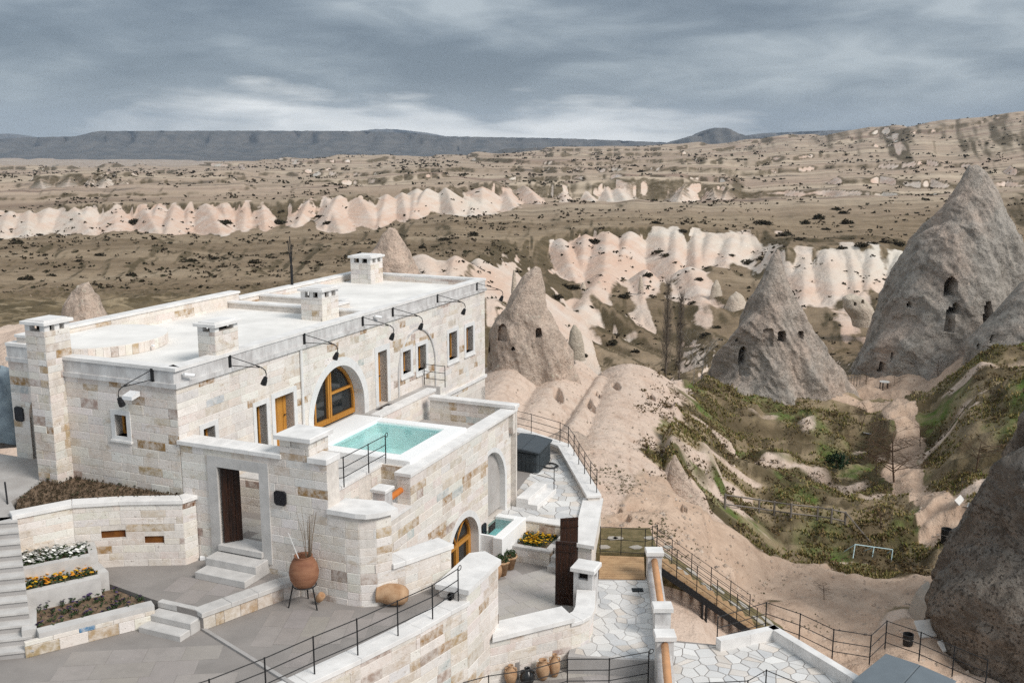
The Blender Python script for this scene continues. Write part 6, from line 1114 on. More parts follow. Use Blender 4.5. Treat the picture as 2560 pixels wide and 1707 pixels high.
# ------------------------------------------------------------------ FAIRY CHIMNEYS: tuff cones with carved openings
def rock_mat(name, grey, pink, lich=0.5, warm=0.5):
    m = bpy.data.materials.new(name); m.use_nodes = True; k = NT(m.node_tree); bs = k.n['Principled BSDF']; bs.inputs['Roughness'].default_value = 0.95; bs.inputs['Specular IOR Level'].default_value = 0.08; p = k.pos()
    n1 = k.noise(k.mapping(p, (1, 1, 0.55)), 0.16, 5, 0.6); n2 = k.noise(p, 1.6, 6, 0.7); n3 = k.noise(p, 6.5, 4, 0.65); n4 = k.noise(k.mapping(p, (1, 1, 0.18)), 0.7, 4, 0.6)
    c = k.mix(k.ramp(n1, [(0.5 - 0.16 * warm, 0.0), (0.62, 1.0)]), grey, pink); c = k.mix(k.ramp(n4, [(0.5, 0.0), (0.68, 0.5)]), c, tuple(x * 0.62 for x in grey)); c = k.mix(k.ramp(n2, [(0.5, 0.0), (0.66, lich)]), c, (0.085, 0.075, 0.064)); c = k.mix(k.ramp(n3, [(0.52, 0.0), (0.62, 0.9 * lich)]), c, (0.06, 0.053, 0.046)); c = k.mix(k.ramp(k.noise(p, 0.6, 5, 0.7), [(0.5, 0.0), (0.62, 0.8 * lich)]), c, (0.12, 0.105, 0.09)); c = k.mix(k.ramp(k.noise(p, 3.3, 4, 0.6), [(0.62, 0.0), (0.7, 0.5)]), c, tuple(min(0.7, x * 1.5) for x in pink))
    k.put(bs.inputs['Base Color'], c); b = k.new('ShaderNodeBump', i_Strength=0.9, i_Distance=0.3, i_Height=k.math('ADD', n2, k.math('MULTIPLY', n3, 0.4))); k.l.new(b.outputs[0], bs.inputs['Normal']); return m
M['rockgrey'] = rock_mat('lichened_grey_tuff', (0.385, 0.35, 0.31), (0.47, 0.375, 0.31), 0.5, 0.4); M['rockpink'] = rock_mat('pink_tuff', (0.50, 0.41, 0.34), (0.60, 0.465, 0.375), 0.35, 0.8); M['rockdark'] = rock_mat('dark_crusted_tuff', (0.17, 0.16, 0.146), (0.25, 0.215, 0.18), 1.1, 0.3); M['rockpale'] = rock_mat('pale_cream_tuff', (0.56, 0.49, 0.40), (0.60, 0.50, 0.41), 0.15, 0.9)
def cone(name, label, rows_, D, m, openings=(), rough=0.5, depth=0.8, seed=1, na=200, nz=150, group='tuff cones in the valley', foot=None, rib=1.0):
    """solid of revolution about a wandering axis, outline row by row, weathered by noise; openings are cut inwards"""
    ys = [r_[0] for r_ in rows_]; yy = np.linspace(ys[0], ys[-1], nz); zl = np.array([CAMZ - ratio(y) * D for y in yy]); fw_ = np.array([ray(1280, y)[1] for y in yy])
    xl = (np.interp(yy, ys, [r_[1] for r_ in rows_]) - 1280) / F / fw_ * D; xr = (np.interp(yy, ys, [r_[2] for r_ in rows_]) - 1280) / F / fw_ * D
    # soften the kinks of the traced rows
    ker = np.hanning(9); ker /= ker.sum()
    for arr in (xl, xr): arr[4:-4] = np.convolve(arr, ker, 'valid')
    cx, rx = (xl + xr) / 2, np.maximum((xr - xl) / 2, 0.05); th_ = np.linspace(0, 2 * np.pi, na, endpoint=False); T, Zg = np.meshgrid(th_, zl); CX = cx[:, None]; RX = rx[:, None]
    wr = np.cos(T) * RX * 0.45 + seed * 7.1; ws = np.sin(T) * RX * 0.45
    nse = fbm(wr + ws * 0.6, Zg * 0.10 + seed, 4, seed, 0.45) * 0.45 + 0.36 * rib * ridged(wr * 0.35 + ws * 0.2, Zg * 0.05 + ws * 0.3, 2, seed + 3) + 0.05 * pnoise(Zg * 0.9 + 0 * T, np.cos(T) * 0.8, seed + 4) + 0.06 * fbm(wr * 3, Zg * 1.2, 3, seed + 6); nse = nse - nse.mean(axis=1, keepdims=True) - 0.12; RR = RX + rough * nse * np.minimum(RX * 0.45, 2.0)
    X = CX + RR * np.cos(T); Y = D + RR * depth * np.sin(T); Z = Zg + 0.25 * rough * fbm(wr * 2, ws * 2 + Zg * 0.5, 3, seed + 8)
    ON = np.zeros_like(X)
    for (ox, oy, wpx, hpx, dep, arch) in openings:
        r_ = ray(ox, oy); sel = np.sin(T) < 0.25; t = Y / r_[1]; dx = X - r_[0] * t; dz = Z - (CAMZ + r_[2] * t); w, h = wpx * D / F / 2, hpx * D / F / 2
        ee = np.where(dz > 0, (np.abs(dx) / w) ** (2 if arch else 6) + (np.abs(dz) / h) ** (2 if arch else 6), np.maximum(np.abs(dx) / w, np.abs(dz) / h) ** 6); ins = (ee < 1) & sel
        Y = Y + np.where(ins, dep, 0); ON = np.maximum(ON, ins)
    if foot is not None: Z[-1] = foot
    me = bpy.data.meshes.new(name); n = X.size; idx = np.arange(n).reshape(X.shape); q = np.stack([idx[:-1], np.roll(idx, -1, 1)[:-1], np.roll(idx, -1, 1)[1:], idx[1:]], -1).reshape(-1, 4)
    vs_ = np.stack([X, Y, Z], -1).reshape(-1, 3); top_ = [tuple(idx[0])]; base = np.array([float(cx[-1]), D, float(zl[-1])]); me.from_pydata((vs_ - base).tolist(), [], q.tolist() + top_); me.materials.append(M[m]); me.polygons.foreach_set('use_smooth', [True] * len(me.polygons)); me.update()
    if hasattr(me, 'set_sharp_from_angle'): me.set_sharp_from_angle(angle=R(50))
    o = bpy.data.objects.new(name, me); COL.objects.link(o); o.location = base; tag(o, label, 'rock', group); return o
cone('fairy_chimney', 'tallest grey tuff cone at the right with carved windows and a base door', [(414, 2424, 2446), (425, 2414, 2458), (455, 2397, 2476), (491, 2374, 2495), (546, 2343, 2527), (601, 2282, 2556), (650, 2256, 2578), (708, 2230, 2600), (779, 2204, 2630), (842, 2170, 2655), (906, 2142, 2690), (960, 2120, 2700), (1010, 2110, 2710)], 108, 'rockgrey',
     [(2378, 717, 30, 44, 2.5, True), (2274, 762, 9, 12, 1.5, True), (2390, 772, 18, 26, 2.0, True), (2374, 800, 20, 60, 1.2, True), (2205, 918, 15, 26, 1.5, True), (2234, 893, 9, 22, 0.6, False), (2470, 785, 16, 60, 1.6, True)], 0.8, seed=2, na=300, nz=240)
cone('fairy_chimney', 'smooth tuff cone at the right edge, partly out of frame, with two small holes', [(640, 2655, 2700), (720, 2550, 2760), (800, 2482, 2800), (860, 2430, 2830), (910, 2424, 2850), (960, 2415, 2860)], 94, 'rockgrey', [(2482, 848, 9, 20, 1.2, True), (2449, 866, 9, 14, 1.0, True)], 0.4, seed=5)
cone('fairy_chimney', 'pointed grey tuff cone in the middle of the valley with an arched doorway', [(626, 1941, 1946), (650, 1924, 1955), (680, 1909, 1962), (728, 1888, 1983), (799, 1849, 2022), (854, 1829, 2064), (900, 1806, 2088), (933, 1790, 2106), (973, 1762, 2130), (1010, 1740, 2150)], 98, 'rockgrey',
     [(1857, 890, 20, 48, 1.5, True), (1862, 912, 26, 60, 0.5, True), (1955, 842, 18, 26, 1.5, False), (1920, 845, 26, 46, 0.4, False), (2002, 838, 12, 20, 0.8, False), (1843, 850, 6, 8, 0.8, True)], 0.8, seed=7, na=280, nz=220)
cone('fairy_chimney', 'pink double peaked tuff cone right behind the far end of the house', [(672, 1337, 1352), (684, 1312, 1357), (703, 1300, 1362), (734, 1280, 1366), (764, 1264, 1372), (787, 1250, 1386), (818, 1232, 1404), (841, 1223, 1414), (887, 1218, 1434), (913, 1216, 1440), (963, 1210, 1450), (1000, 1205, 1455)], 72, 'rockpink',
     [(1256, 832, 22, 44, 0.5, True), (1347, 832, 13, 24, 0.9, False), (1283, 872, 7, 9, 0.8, True), (1222, 868, 7, 32, 0.8, True), (1240, 950, 26, 34, 0.6, True)], 1.0, seed=9, na=260, nz=200)
cone('fairy_chimney', 'blunt speckled tuff cone rising behind the white chimney of the roof', [(573, 968, 992), (590, 952, 1000), (600, 945, 1005), (630, 922, 1024), (652, 896, 1034), (690, 888, 1052), (740, 880, 1070)], 78, 'rockpink', [], 0.6, seed=12, na=140, nz=90)
cone('rock_pinnacle', 'rough pale rock pinnacle beyond the left end of the roof', [(706, 204, 222), (717, 192, 232), (728, 188, 240), (756, 166, 259), (784, 158, 274), (800, 150, 284), (840, 120, 310), (880, 100, 330)], 60, 'rockpink', [], 1.3, seed=15, na=140, nz=100)
cone('dark_rock', 'huge dark crusted rock leaning in at the right edge of the foreground', [(960, 2640, 2760), (1045, 2562, 2860), (1122, 2522, 2900), (1162, 2495, 2930), (1252, 2466, 2960), (1325, 2432, 2990), (1406, 2383, 3020), (1469, 2342, 3040), (1518, 2326, 3050), (1577, 2334, 3050), (1640, 2345, 3050), (1720, 2360, 3050)], 43, 'rockdark', [], 1.1, seed=18, na=260, nz=200)
cone('pale_rock', 'small pale pointed rock standing on the slope right of the pink cone', [(812, 1433, 1440), (830, 1424, 1452), (860, 1419, 1460), (885, 1422, 1462), (900, 1420, 1464)], 104, 'rockpale', [], 0.4, seed=20, na=80, nz=50)
cone('pale_rock', 'rounded cream rock with two tiny window holes left of the tallest cone', [(736, 2120, 2135), (745, 2104, 2160), (770, 2108, 2182), (795, 2125, 2190), (815, 2130, 2195)], 138, 'rockpale', [(2138, 760, 5, 9, 1.0, False), (2157, 754, 5, 9, 1.0, False)], 0.3, seed=22, na=120, nz=70)
cone('tuff_fin', 'thin upright tuff fin on the edge of the near rock ledge', [(1138, 1684, 1690), (1158, 1676, 1702), (1190, 1668, 1722), (1230, 1664, 1748), (1270, 1660, 1765)], 42.5, 'rockpink', [], 0.5, rib=0.0, seed=50, na=90, nz=70, depth=0.5, group='lumps of the near ledge')
cone('tuff_lump', 'pale rounded rock behind the bathing terrace railing', [(1080, 1405, 1450), (1092, 1375, 1470), (1110, 1350, 1478), (1140, 1340, 1490)], 43.5, 'rockpink', [], 0.5, rib=0.0, seed=56, na=120, nz=70, group='lumps of the near ledge')
# pinnacles along the crest beyond the valley
for i, (px_, yt, yb, w_) in enumerate(((1458, 706, 745, 26), (1497, 704, 745, 40), (1602, 690, 712, 12), (1285, 676, 720, 14), (1840, 730, 770, 60), (1790, 700, 745, 34))): cone('pale_rock', ['short blunt pale pinnacle', 'broad pale pinnacle', 'tiny sharp pale pinnacle', 'slim pink pinnacle', 'low rounded pale knob', 'small pale knob'][i] + ' on the crest ' + ['left of the broad one', 'above the brown slope', 'in the middle distance', 'by the pink cone', 'left of the pointed grey cone', 'near the pale cliffs'][i], [(yt, px_ - 2, px_ + 3), ((yt * 2 + yb) / 3, px_ - w_ * 0.3, px_ + w_ * 0.34), (yb, px_ - w_ * 0.5, px_ + w_ * 0.55), (yb + 14, px_ - w_ * 0.55, px_ + w_ * 0.6)], (178, 179, 176, 90, 160, 168)[i], 'rockpale', [], 0.6, seed=30 + i, na=60, nz=40)

# ------------------------------------------------------------------ VEGETATION
M['bark'] = mat('grey_bare_bark', (0.20, 0.165, 0.135), 0.95, 0.1, var=0.4, vscale=2); M['palebark'] = mat('pale_bare_bark', (0.34, 0.31, 0.28), 0.95, 0.1, var=0.3, vscale=2); M['brownbark'] = mat('brown_bare_twigs', (0.115, 0.075, 0.05), 0.95, 0.1, var=0.4, vscale=3)
def leaf_mat(name, cols):
    m = bpy.data.materials.new(name); m.use_nodes = True; k = NT(m.node_tree); bs = k.n['Principled BSDF']; bs.inputs['Roughness'].default_value = 0.85; bs.inputs['Specular IOR Level'].default_value = 0.1
    g = k.n.new('ShaderNodeNewGeometry'); k.put(bs.inputs['Base Color'], k.ramp(g.outputs['Random Per Island'], [(i / (len(cols) - 1), c) for i, c in enumerate(cols)])); return m
M['scrub'] = leaf_mat('dark_winter_scrub', [(0.018, 0.016, 0.012), (0.045, 0.036, 0.025), (0.03, 0.032, 0.018), (0.075, 0.055, 0.038)]); M['straw'] = leaf_mat('straw_and_green_grass', [(0.33, 0.24, 0.11), (0.21, 0.155, 0.07), (0.09, 0.12, 0.025), (0.26, 0.18, 0.08), (0.12, 0.14, 0.035), (0.40, 0.30, 0.15), (0.07, 0.105, 0.02)]); M['evergreen'] = leaf_mat('dark_evergreen_needles', [(0.010, 0.022, 0.012), (0.025, 0.045, 0.022)])
def bare_tree(name, label, base, H_, spread, m, seed, upright=0.75, n0=5, levels=4, group=None, trunk=0.05, twigs=3):
    r = random.Random(seed); t = thing(name, label, 'tree', base, group); tm, cm = MB(), MB()
    def grow(p, d, l, rad, lev):
        pts = [p]; dd = d.copy()
        for k in range(3): dd = (dd + Vector((r.uniform(-1, 1), r.uniform(-1, 1), r.uniform(-0.3, 0.6))) * 0.14).normalized(); pts.append(pts[-1] + dd * l / 3)
        (tm if lev == 0 else cm).tube(pts, [rad, rad * 0.85, rad * 0.7, rad * 0.5], 5 if lev == 0 else 3, caps=False)
        if lev >= levels: return
        for k in range(n0 if lev == 0 else twigs):
            f = r.uniform(0.35, 1.0) if lev else r.uniform(0.15, 1.0); i = min(int(f * 3), 2); q = pts[i].lerp(pts[i + 1], f * 3 - i); a = r.uniform(0, 6.28); side = Vector((math.cos(a), math.sin(a), 0)) * spread
            grow(q, (dd * upright + side * (1 - upright) * 2.2 + Vector((0, 0, 0.25))).normalized(), l * r.uniform(0.5, 0.78), rad * r.uniform(0.42, 0.6), lev + 1)
    grow(Vector(base), Vector((r.uniform(-0.05, 0.05), 0, 1)), H_ * (0.95 if upright > 0.9 else 0.5), trunk * H_ * 0.35, 0); tm.build('trunk', M[m], t); o = cm.build('branches', M[m], t); return t
def poplar(label, base, H_, seed, m='bark'):
    r = random.Random(seed); t = thing('poplar_tree', label, 'tree', base, 'bare trees in the valley'); b = Vector(base); MB().tube([b, b + Vector((0.05, 0, H_ * 0.5)), b + Vector((0, 0, H_))], [0.12, 0.06, 0.015], 6).build('trunk', M[m], t); cm = MB()
    for k in range(420): h = H_ * (0.1 + 0.85 * r.random() ** 0.9); a = r.uniform(0, 6.28); l = H_ * r.uniform(0.12, 0.24) * (1 - 0.6 * h / H_); p = b + Vector((0, 0, h)); e = Vector((math.cos(a) * 0.36, math.sin(a) * 0.36, 0.92)) * l; cm.tube([p, p + e * 0.5 + Vector((math.cos(a), math.sin(a), 0)) * 0.08, p + e], [0.019, 0.013, 0.006], 3, caps=False)
    cm.build('branches', M[m], t)
def at_depth(px_, D): x = (px_ - 1280) / F / 0.985 * D; return (x, D, Hxy(x, D) - 0.1)
poplar('taller bare poplar left of the other in the valley', at_depth(1668, 112), 12.5, 1); poplar('shorter bare poplar right of the taller one', at_depth(1702, 113), 10.5, 2)
bare_tree('bare_tree', 'pale bare branching tree below the pointed grey cone', at_depth(1758, 104), 6.5, 1.0, 'palebark', 5, 0.6, 6, 4, 'bare trees in the valley', 0.03); bare_tree('bare_tree', 'small pale bare tree between the poplars and the pointed cone', at_depth(1738, 110), 5.0, 1.0, 'palebark', 6, 0.6, 6, 4, 'bare trees in the valley', 0.03); bare_tree('bare_tree', 'greyish bare bush tree behind the smooth domes', at_depth(1525, 106), 4.0, 1.0, 'palebark', 9, 0.5, 7, 4, 'bare trees in the valley', 0.03)
g_ = ground(2235, 1205, 50); bare_tree('bare_tree', 'wide multi stemmed bare tree in the grassy gully', g_, 6.2, 1.4, 'brownbark', 7, 0.45, 10, 5, None, 0.035, 4)
for i, (a, b, h, lb) in enumerate(((2150, 1110, 3.4, 'bare bush left of the wide bare tree'), (2190, 1190, 2.8, 'low bare bush at the foot of the wide bare tree'), (2300, 1120, 3.0, 'bare bush right of the wide bare tree'), (2440, 1180, 3.8, 'bare thicket beside the dark rock'), (2200, 1330, 2.6, 'small bare shrub above the blue trestle'), (2165, 960, 2.6, 'thin bare sapling left of the round table'), (2235, 965, 2.2, 'thin bare sapling right of the round table'), (2280, 930, 3.2, 'bare sapling in front of the tallest cone'), (2345, 940, 2.8, 'bare sapling right of the tallest cone doorway'), (2085, 935, 2.0, 'bare sapling by the pointed cone'), (2060, 1500, 1.6, 'low dry shrub on the near side of the dirt road'), (2400, 835, 3.4, 'dark bare tree in the cleft of the tallest cone'))):
    g_ = ground(a, b, 46); bare_tree('bare_shrub', lb, g_, h * 1.15, 1.3, 'brownbark', 40 + i, 0.45, 8, 4, 'bare shrubs of the gully', 0.03)
def leaf_blob(r, c, rx, rz, n, s_, mb, mi=0):
    for k in range(n):
        a, e, q = r.uniform(0, 6.28), math.acos(r.uniform(-0.15, 1)), r.uniform(0.45, 1.05); p = Vector((c[0] + rx * q * math.sin(e) * math.cos(a), c[1] + rx * q * math.sin(e) * math.sin(a), c[2] + rz * q * math.cos(e))); d1 = Vector((r.gauss(0, 1), r.gauss(0, 1), r.gauss(0, 1))).normalized() * s_ * r.uniform(0.6, 1.3); d2 = Vector((r.gauss(0, 1), r.gauss(0, 1), r.gauss(0, 1))).normalized() * s_ * r.uniform(0.4, 0.9); mb.add([p - d1, p + d2, p + d1, p - d2], [(0, 1, 2, 3)], mi)
BM = []
for v_ in range(4):
    mb = MB(); r = random.Random(70 + v_)
    for k in range(4): leaf_blob(r, (r.uniform(-0.5, 0.5), r.uniform(-0.4, 0.4), 0.1), r.uniform(0.4, 0.7), r.uniform(0.4, 0.75), 85, 0.16, mb)
    me = bpy.data.meshes.new('shrub'); me.from_pydata([tuple(p) for p in mb.v], [], mb.f); me.materials.append(M['scrub']); BM.append(me)
r = random.Random(9); BUSH = [(1650, 632), (1665, 640), (1480, 605), (1560, 745), (1620, 690), (1830, 640), (1870, 660), (1905, 650), (2010, 560), (2040, 548), (2085, 525), (2110, 535), (2060, 575), (2120, 560), (2000, 600), (1960, 590), (2180, 610), (2150, 618), (2215, 608), (2240, 612), (2110, 622), (1790, 820), (1760, 840), (1730, 760), (1745, 700), (1820, 770), (1480, 770), (1390, 745), (1420, 720), (1530, 860), (1590, 880), (1460, 890), (820, 560), (800, 545), (560, 560), (330, 560), (95, 590), (40, 610), (110, 640), (470, 655), (250, 640), (530, 650), (330, 690), (60, 700), (130, 690), (200, 655), (1060, 620), (1120, 600), (1180, 590), (700, 560), (640, 660), (1640, 560), (1900, 560), (1710, 580)]
SHR = []
for a, b in BUSH:
    g_ = ground(a, b, 108); s_ = r.uniform(0.004, 0.0085) * g_[1]; o = bpy.data.objects.new('shrub', BM[r.randrange(4)]); COL.objects.link(o); o.location = (g_[0], g_[1], g_[2] - 0.1); o.scale = (s_ * r.uniform(1, 1.7), s_ * 1.2, s_ * r.uniform(0.7, 1.1)); o.rotation_euler = (0, 0, r.uniform(0, 6)); SHR.append((a, b, o))
def shrub_place(a, b):
    if a < 700: return 'on the slope behind the left half of the roof'
    if a < 1250: return 'on the plain behind the far end of the roof'
    if a < 1700: return 'around the pale cliffs right of the house' if b < 720 else 'on the valley slope left of the poplars'
    if a < 1960: return 'between the poplars and the pointed grey cone'
    return 'on the hillside left of the tallest cone top' if b < 600 else 'on the ledge left of the tallest cone'
ORD = ['leftmost', 'second', 'third', 'fourth', 'fifth', 'sixth', 'seventh', 'eighth', 'ninth', 'tenth', 'eleventh', 'twelfth', 'thirteenth', 'fourteenth', 'fifteenth', 'sixteenth']
for pl in sorted({shrub_place(a, b) for a, b, o in SHR}):
    for i, (a, b, o) in enumerate(sorted((t for t in SHR if shrub_place(t[0], t[1]) == pl), key=lambda t: t[0])): tag(o, (ORD[i] + ' dark shrub ' if i == 0 else ORD[i] + ' dark shrub from the left ') + pl, 'shrub', 'dark shrubs dotted over the steppe')
for a, b, lb in ((2090, 1170, 'dark evergreen bush in the grassy gully'),):
    g_ = ground(a, b, 50); t = thing('evergreen_bush', lb, 'bush', g_); mb = MB(); leaf_blob(r, (g_[0], g_[1], g_[2] + 0.2), 1.0, 1.1, 500, 0.13, mb); mb.build('foliage', M['evergreen'], t)['kind'] = 'stuff'; MB().tube([g_, (g_[0], g_[1], g_[2] + 0.6)], 0.06, 6).build('stem', M['bark'], t)
mb = MB(); rr2 = random.Random(17)
for (px_, py_, sx_, sy_, n_) in ((1520, 1178, 26, 6, 40), (1560, 1205, 30, 10, 50), (1640, 1310, 22, 14, 45), (1660, 1335, 20, 10, 40), (1480, 1200, 10, 5, 15), (1700, 1380, 40, 12, 30), (1900, 1480, 30, 14, 24), (2020, 1560, 40, 14, 24), (1560, 1225, 20, 5, 20)):
    for k in range(n_): g_ = ground(px_ + rr2.gauss(0, sx_), py_ + rr2.gauss(0, sy_), 30, 60); leaf_blob(rr2, (g_[0], g_[1], g_[2] + 0.01), 0.06, 0.05, 5, 0.035, mb)
M['weed'] = leaf_mat('small_ledge_weeds', [(0.03, 0.05, 0.015), (0.08, 0.08, 0.03), (0.12, 0.09, 0.045)]); tag(mb.build('ledge_weeds', M['weed']), 'tiny weeds dotted over the near tuff ledge', 'weeds', kind='stuff')
# low scrub over the plain, too many to count
NSC = 4200; lg = rng.uniform(math.log(112), math.log(2600), NSC * 3); aa_ = rng.uniform(-0.56, 0.56, NSC * 3); D_ = np.exp(lg); X_ = aa_ * D_; dens = fbm(X_ / (0.05 * D_ + 12), D_ / (0.04 * D_ + 10), 3, 55); keep = np.where(dens + rng.uniform(-0.5, 0.5, NSC * 3) > 0.12)[0][:NSC]; X_, D_ = X_[keep], D_[keep]; Z_ = height(X_, D_)
mb = MB(); r = random.Random(3)
for x, y, z in zip(X_, D_, Z_):
    s_ = min(0.0017 * y, 2.2) * r.uniform(0.4, 1.5) + 0.12
    for k in range(4): c = Vector((x + r.uniform(-1, 1) * s_, y + r.uniform(-0.6, 0.6) * s_, z + r.uniform(0.05, 0.55) * s_)); d1 = Vector((r.gauss(0, 1), r.gauss(0, 0.6), r.gauss(0, 0.5))).normalized() * s_ * r.uniform(0.5, 0.9); d2 = Vector((r.gauss(0, 0.5), r.gauss(0, 0.6), r.gauss(0, 1))).normalized() * s_ * r.uniform(0.35, 0.6); mb.add([c - d1, c + d2, c + d1, c - d2], [(0, 1, 2, 3)])
tag(mb.build('steppe_scrub', M['scrub']), 'low dark scrub scattered over the plain', 'scrub', kind='stuff')
# tussocks on the near slopes
sel = np.where((TY > 49) & (TY < 103) & (_rock < 0.25) & (_dirt < 0.2) & (TX / TY > 0.05) & (TX / TY < 0.56))
N = 60000; pick = rng.integers(0, len(sel[0]), N); X_ = TX[sel][pick] + rng.uniform(-0.3, 0.3, N); Y_ = TY[sel][pick] + rng.uniform(-0.3, 0.3, N); kd = fbm(X_ / 5.0, Y_ / 5.0, 4, 66) + rng.uniform(-0.35, 0.35, N) > 0.02; X_, Y_ = X_[kd], Y_[kd]; Z_ = height(X_, Y_); mb = MB()
for x, y, z in zip(X_, Y_, Z_):
    big = r.random() ** 2
    for k in range(3): a = r.uniform(0, 6.28); h = 0.08 + 0.26 * big * r.random(); w = 0.03 + 0.06 * r.random(); ex, ey = math.cos(a) * h * 0.7, math.sin(a) * h * 0.7; mb.add([(x - w * math.sin(a), y + w * math.cos(a), z - 0.05), (x + w * math.sin(a), y - w * math.cos(a), z - 0.05), (x + ex, y + ey, z + h)], [(0, 1, 2)])
tag(mb.build('dry_grass', M['straw']), 'dry tussock grass on the near valley slopes', 'grass', kind='stuff')

mb = MB(); sel2 = np.where((TY > 50) & (TY < 102) & (_scrub > 0.55) & (_dirt < 0.15) & (TX / TY > 0.13) & (TX / TY < 0.56)); pk = rng.integers(0, len(sel2[0]), 650)
for i in pk: x, y, z = TX[sel2][i], TY[sel2][i], TZ[sel2][i]; q = r.uniform(0.25, 0.75); leaf_blob(r, (x, y, z), q, q * r.uniform(0.5, 0.9), 26, 0.10, mb)
M['brush'] = leaf_mat('brown_winter_brush', [(0.06, 0.042, 0.026), (0.13, 0.09, 0.05), (0.09, 0.07, 0.03), (0.17, 0.115, 0.06)]); tag(mb.build('gully_brush', M['brush']), 'low brown brush matted over the gully slopes', 'brush', kind='stuff')
mb = MB(); sel3 = np.where((TY > 31) & (TY < 100) & (TX / TY > 0.0) & (TX / TY < 0.54) & ((_dirt > 0.3) | (_rock > 0.5))); pk = rng.integers(0, len(sel3[0]), 5200)
for i in pk:
    x, y, z = TX[sel3][i] + r.uniform(-0.1, 0.1), TY[sel3][i] + r.uniform(-0.1, 0.1), TZ[sel3][i]; q = 0.03 + 0.11 * r.random() ** 4; a = r.uniform(0, 6.28); h = q * r.uniform(0.5, 0.9)
    mb.add([(x + q * math.cos(a + k * 1.2566) * r.uniform(0.7, 1.2), y + q * math.sin(a + k * 1.2566) * r.uniform(0.7, 1.2), z - 0.02) for k in range(5)] + [(x + q * 0.2, y, z + h)], [(0, 1, 5), (1, 2, 5), (2, 3, 5), (3, 4, 5), (4, 0, 5)])
M['pebble'] = leaf_mat('loose_tuff_stones', [(0.46, 0.36, 0.29), (0.30, 0.24, 0.19), (0.56, 0.46, 0.38), (0.20, 0.165, 0.14)]); tag(mb.build('loose_stones', M['pebble']), 'loose stones strewn over the tuff and the dirt road', 'stones', kind='stuff')
# ------------------------------------------------------------------ THINGS IN THE GULLY
M['greywood'] = mat('weathered_grey_wood', (0.22, 0.195, 0.175), 0.9, 0.1, var=0.3, vscale=5); M['bluepipe'] = mat('pale_blue_painted_pipe', (0.42, 0.56, 0.58), 0.6, 0.3); M['board'] = mat('white_board', (0.66, 0.64, 0.61), 0.8, 0.2, var=0.15); M['canvas'] = mat('grey_weathered_sheet', (0.36, 0.33, 0.29), 0.85, 0.15, var=0.2)
fe = thing('wooden_fence', 'weathered grey post and rail fence across the grassy gully', 'fence', ground(1940, 1285, 46)); fp = [ground(a, b, 50) for a, b in ((1812, 1272), (1897, 1284), (1935, 1290), (1977, 1296), (2043, 1302), (2078, 1308), (2112, 1314))]
for p in fp: MB().tube([p, (p[0], p[1], p[2] + 0.95)], 0.075, 5).build('post', M['greywood'], fe)
for h in (0.88, 0.3): MB().tube([(p[0], p[1], p[2] + h) for p in fp], 0.05, 5).build('rail', M['greywood'], fe)
q0 = ground(2175, 1362, 48); MB().tube([(fp[-1][0], fp[-1][1], fp[-1][2] + 0.9), (q0[0], q0[1], q0[2] + 0.1)], 0.04, 5).build('fallen_rail', M['greywood'], fe)
tr = thing('trestle', 'pale blue pipe trestle standing in the dry grass by the dirt road', 'trestle', ground(2180, 1400, 46)); ta, tb = ground(2136, 1385, 46), ground(2230, 1398, 46); hA, hB = (ta[0], ta[1], ta[2] + 0.62), (tb[0], tb[1], tb[2] + 0.62); MB().tube([hA, hB], 0.032, 6).build('beam', M['bluepipe'], tr)
for q in (0.0, 0.5, 1.0):
    p = Vector(hA).lerp(Vector(hB), q)
    for s_ in (-1, 1): MB().tube([tuple(p), (p.x - 0.25 - 0.2 * (s_ > 0), p.y + 0.5 * s_, Hxy(p.x, p.y) - 0.05)], 0.028, 6).build('leg', M['bluepipe'], tr)
def bin_(label, px_, py_, R_, H_): g_ = ground(px_, py_, 40); t = thing('waste_bin', label, 'bin', g_); MB().lathe(g_, [(0, 0), (R_ * 0.9, 0), (R_, H_ * 0.95), (R_ * 1.06, H_), (R_ * 0.9, H_), (R_ * 0.85, H_ * 0.7), (0, H_ * 0.7)], 16).build('drum', M['iron'], t); MB().tube([(g_[0] + R_ * 1.02 * math.cos(a), g_[1] + R_ * 1.02 * math.sin(a), g_[2] + H_ * 0.6) for a in [k * 0.42 for k in range(16)]], 0.015, 4).build('hoop', M['greywood'], t); return t
bin_('dark waste drum beside the trail in the gully', 2364, 1358, 0.3, 0.85); bin_('small black waste bin below the dark rock', 2269, 1612, 0.24, 0.55)
for i, (a, b, an, l, w_, lb) in enumerate(((2398, 1262, 0.9, 1.3, 0.4, 'white board lying in the grass beside the trail'), (2444, 1282, -0.8, 1.3, 0.35, 'white board leaning against the dark rock'), (2312, 1590, 0.2, 0.9, 0.8, 'large pale slab at the foot of the dark rock'), (2362, 1625, 0.5, 0.7, 0.5, 'smaller pale slab right of the large slab'))):
    g_ = ground(a, b, 36); t = thing('white_board', lb, 'board', g_); ca, sa = math.cos(an), math.sin(an); ti = 0.75; P4 = [(-l / 2, -w_ / 2 * 0.7, 0.05), (l / 2, -w_ / 2 * 0.7, 0.05), (l / 2, w_ / 2 * 0.7, w_ * ti), (-l / 2, w_ / 2 * 0.7, w_ * ti)]; pv = [(g_[0] + x * ca - y * sa, g_[1] + x * sa + y * ca, g_[2] + z) for x, y, z in P4]; MB().hexa(pv + [(x, y, z + 0.07) for x, y, z in pv]).build('panel', M['board'], t)
    x, y, z = pv[2]; MB().tube([(x, y, z), (x + 0.1, y + 0.25, Hxy(x, y) - 0.05)], 0.025, 5).build('prop', M['greywood'], t)
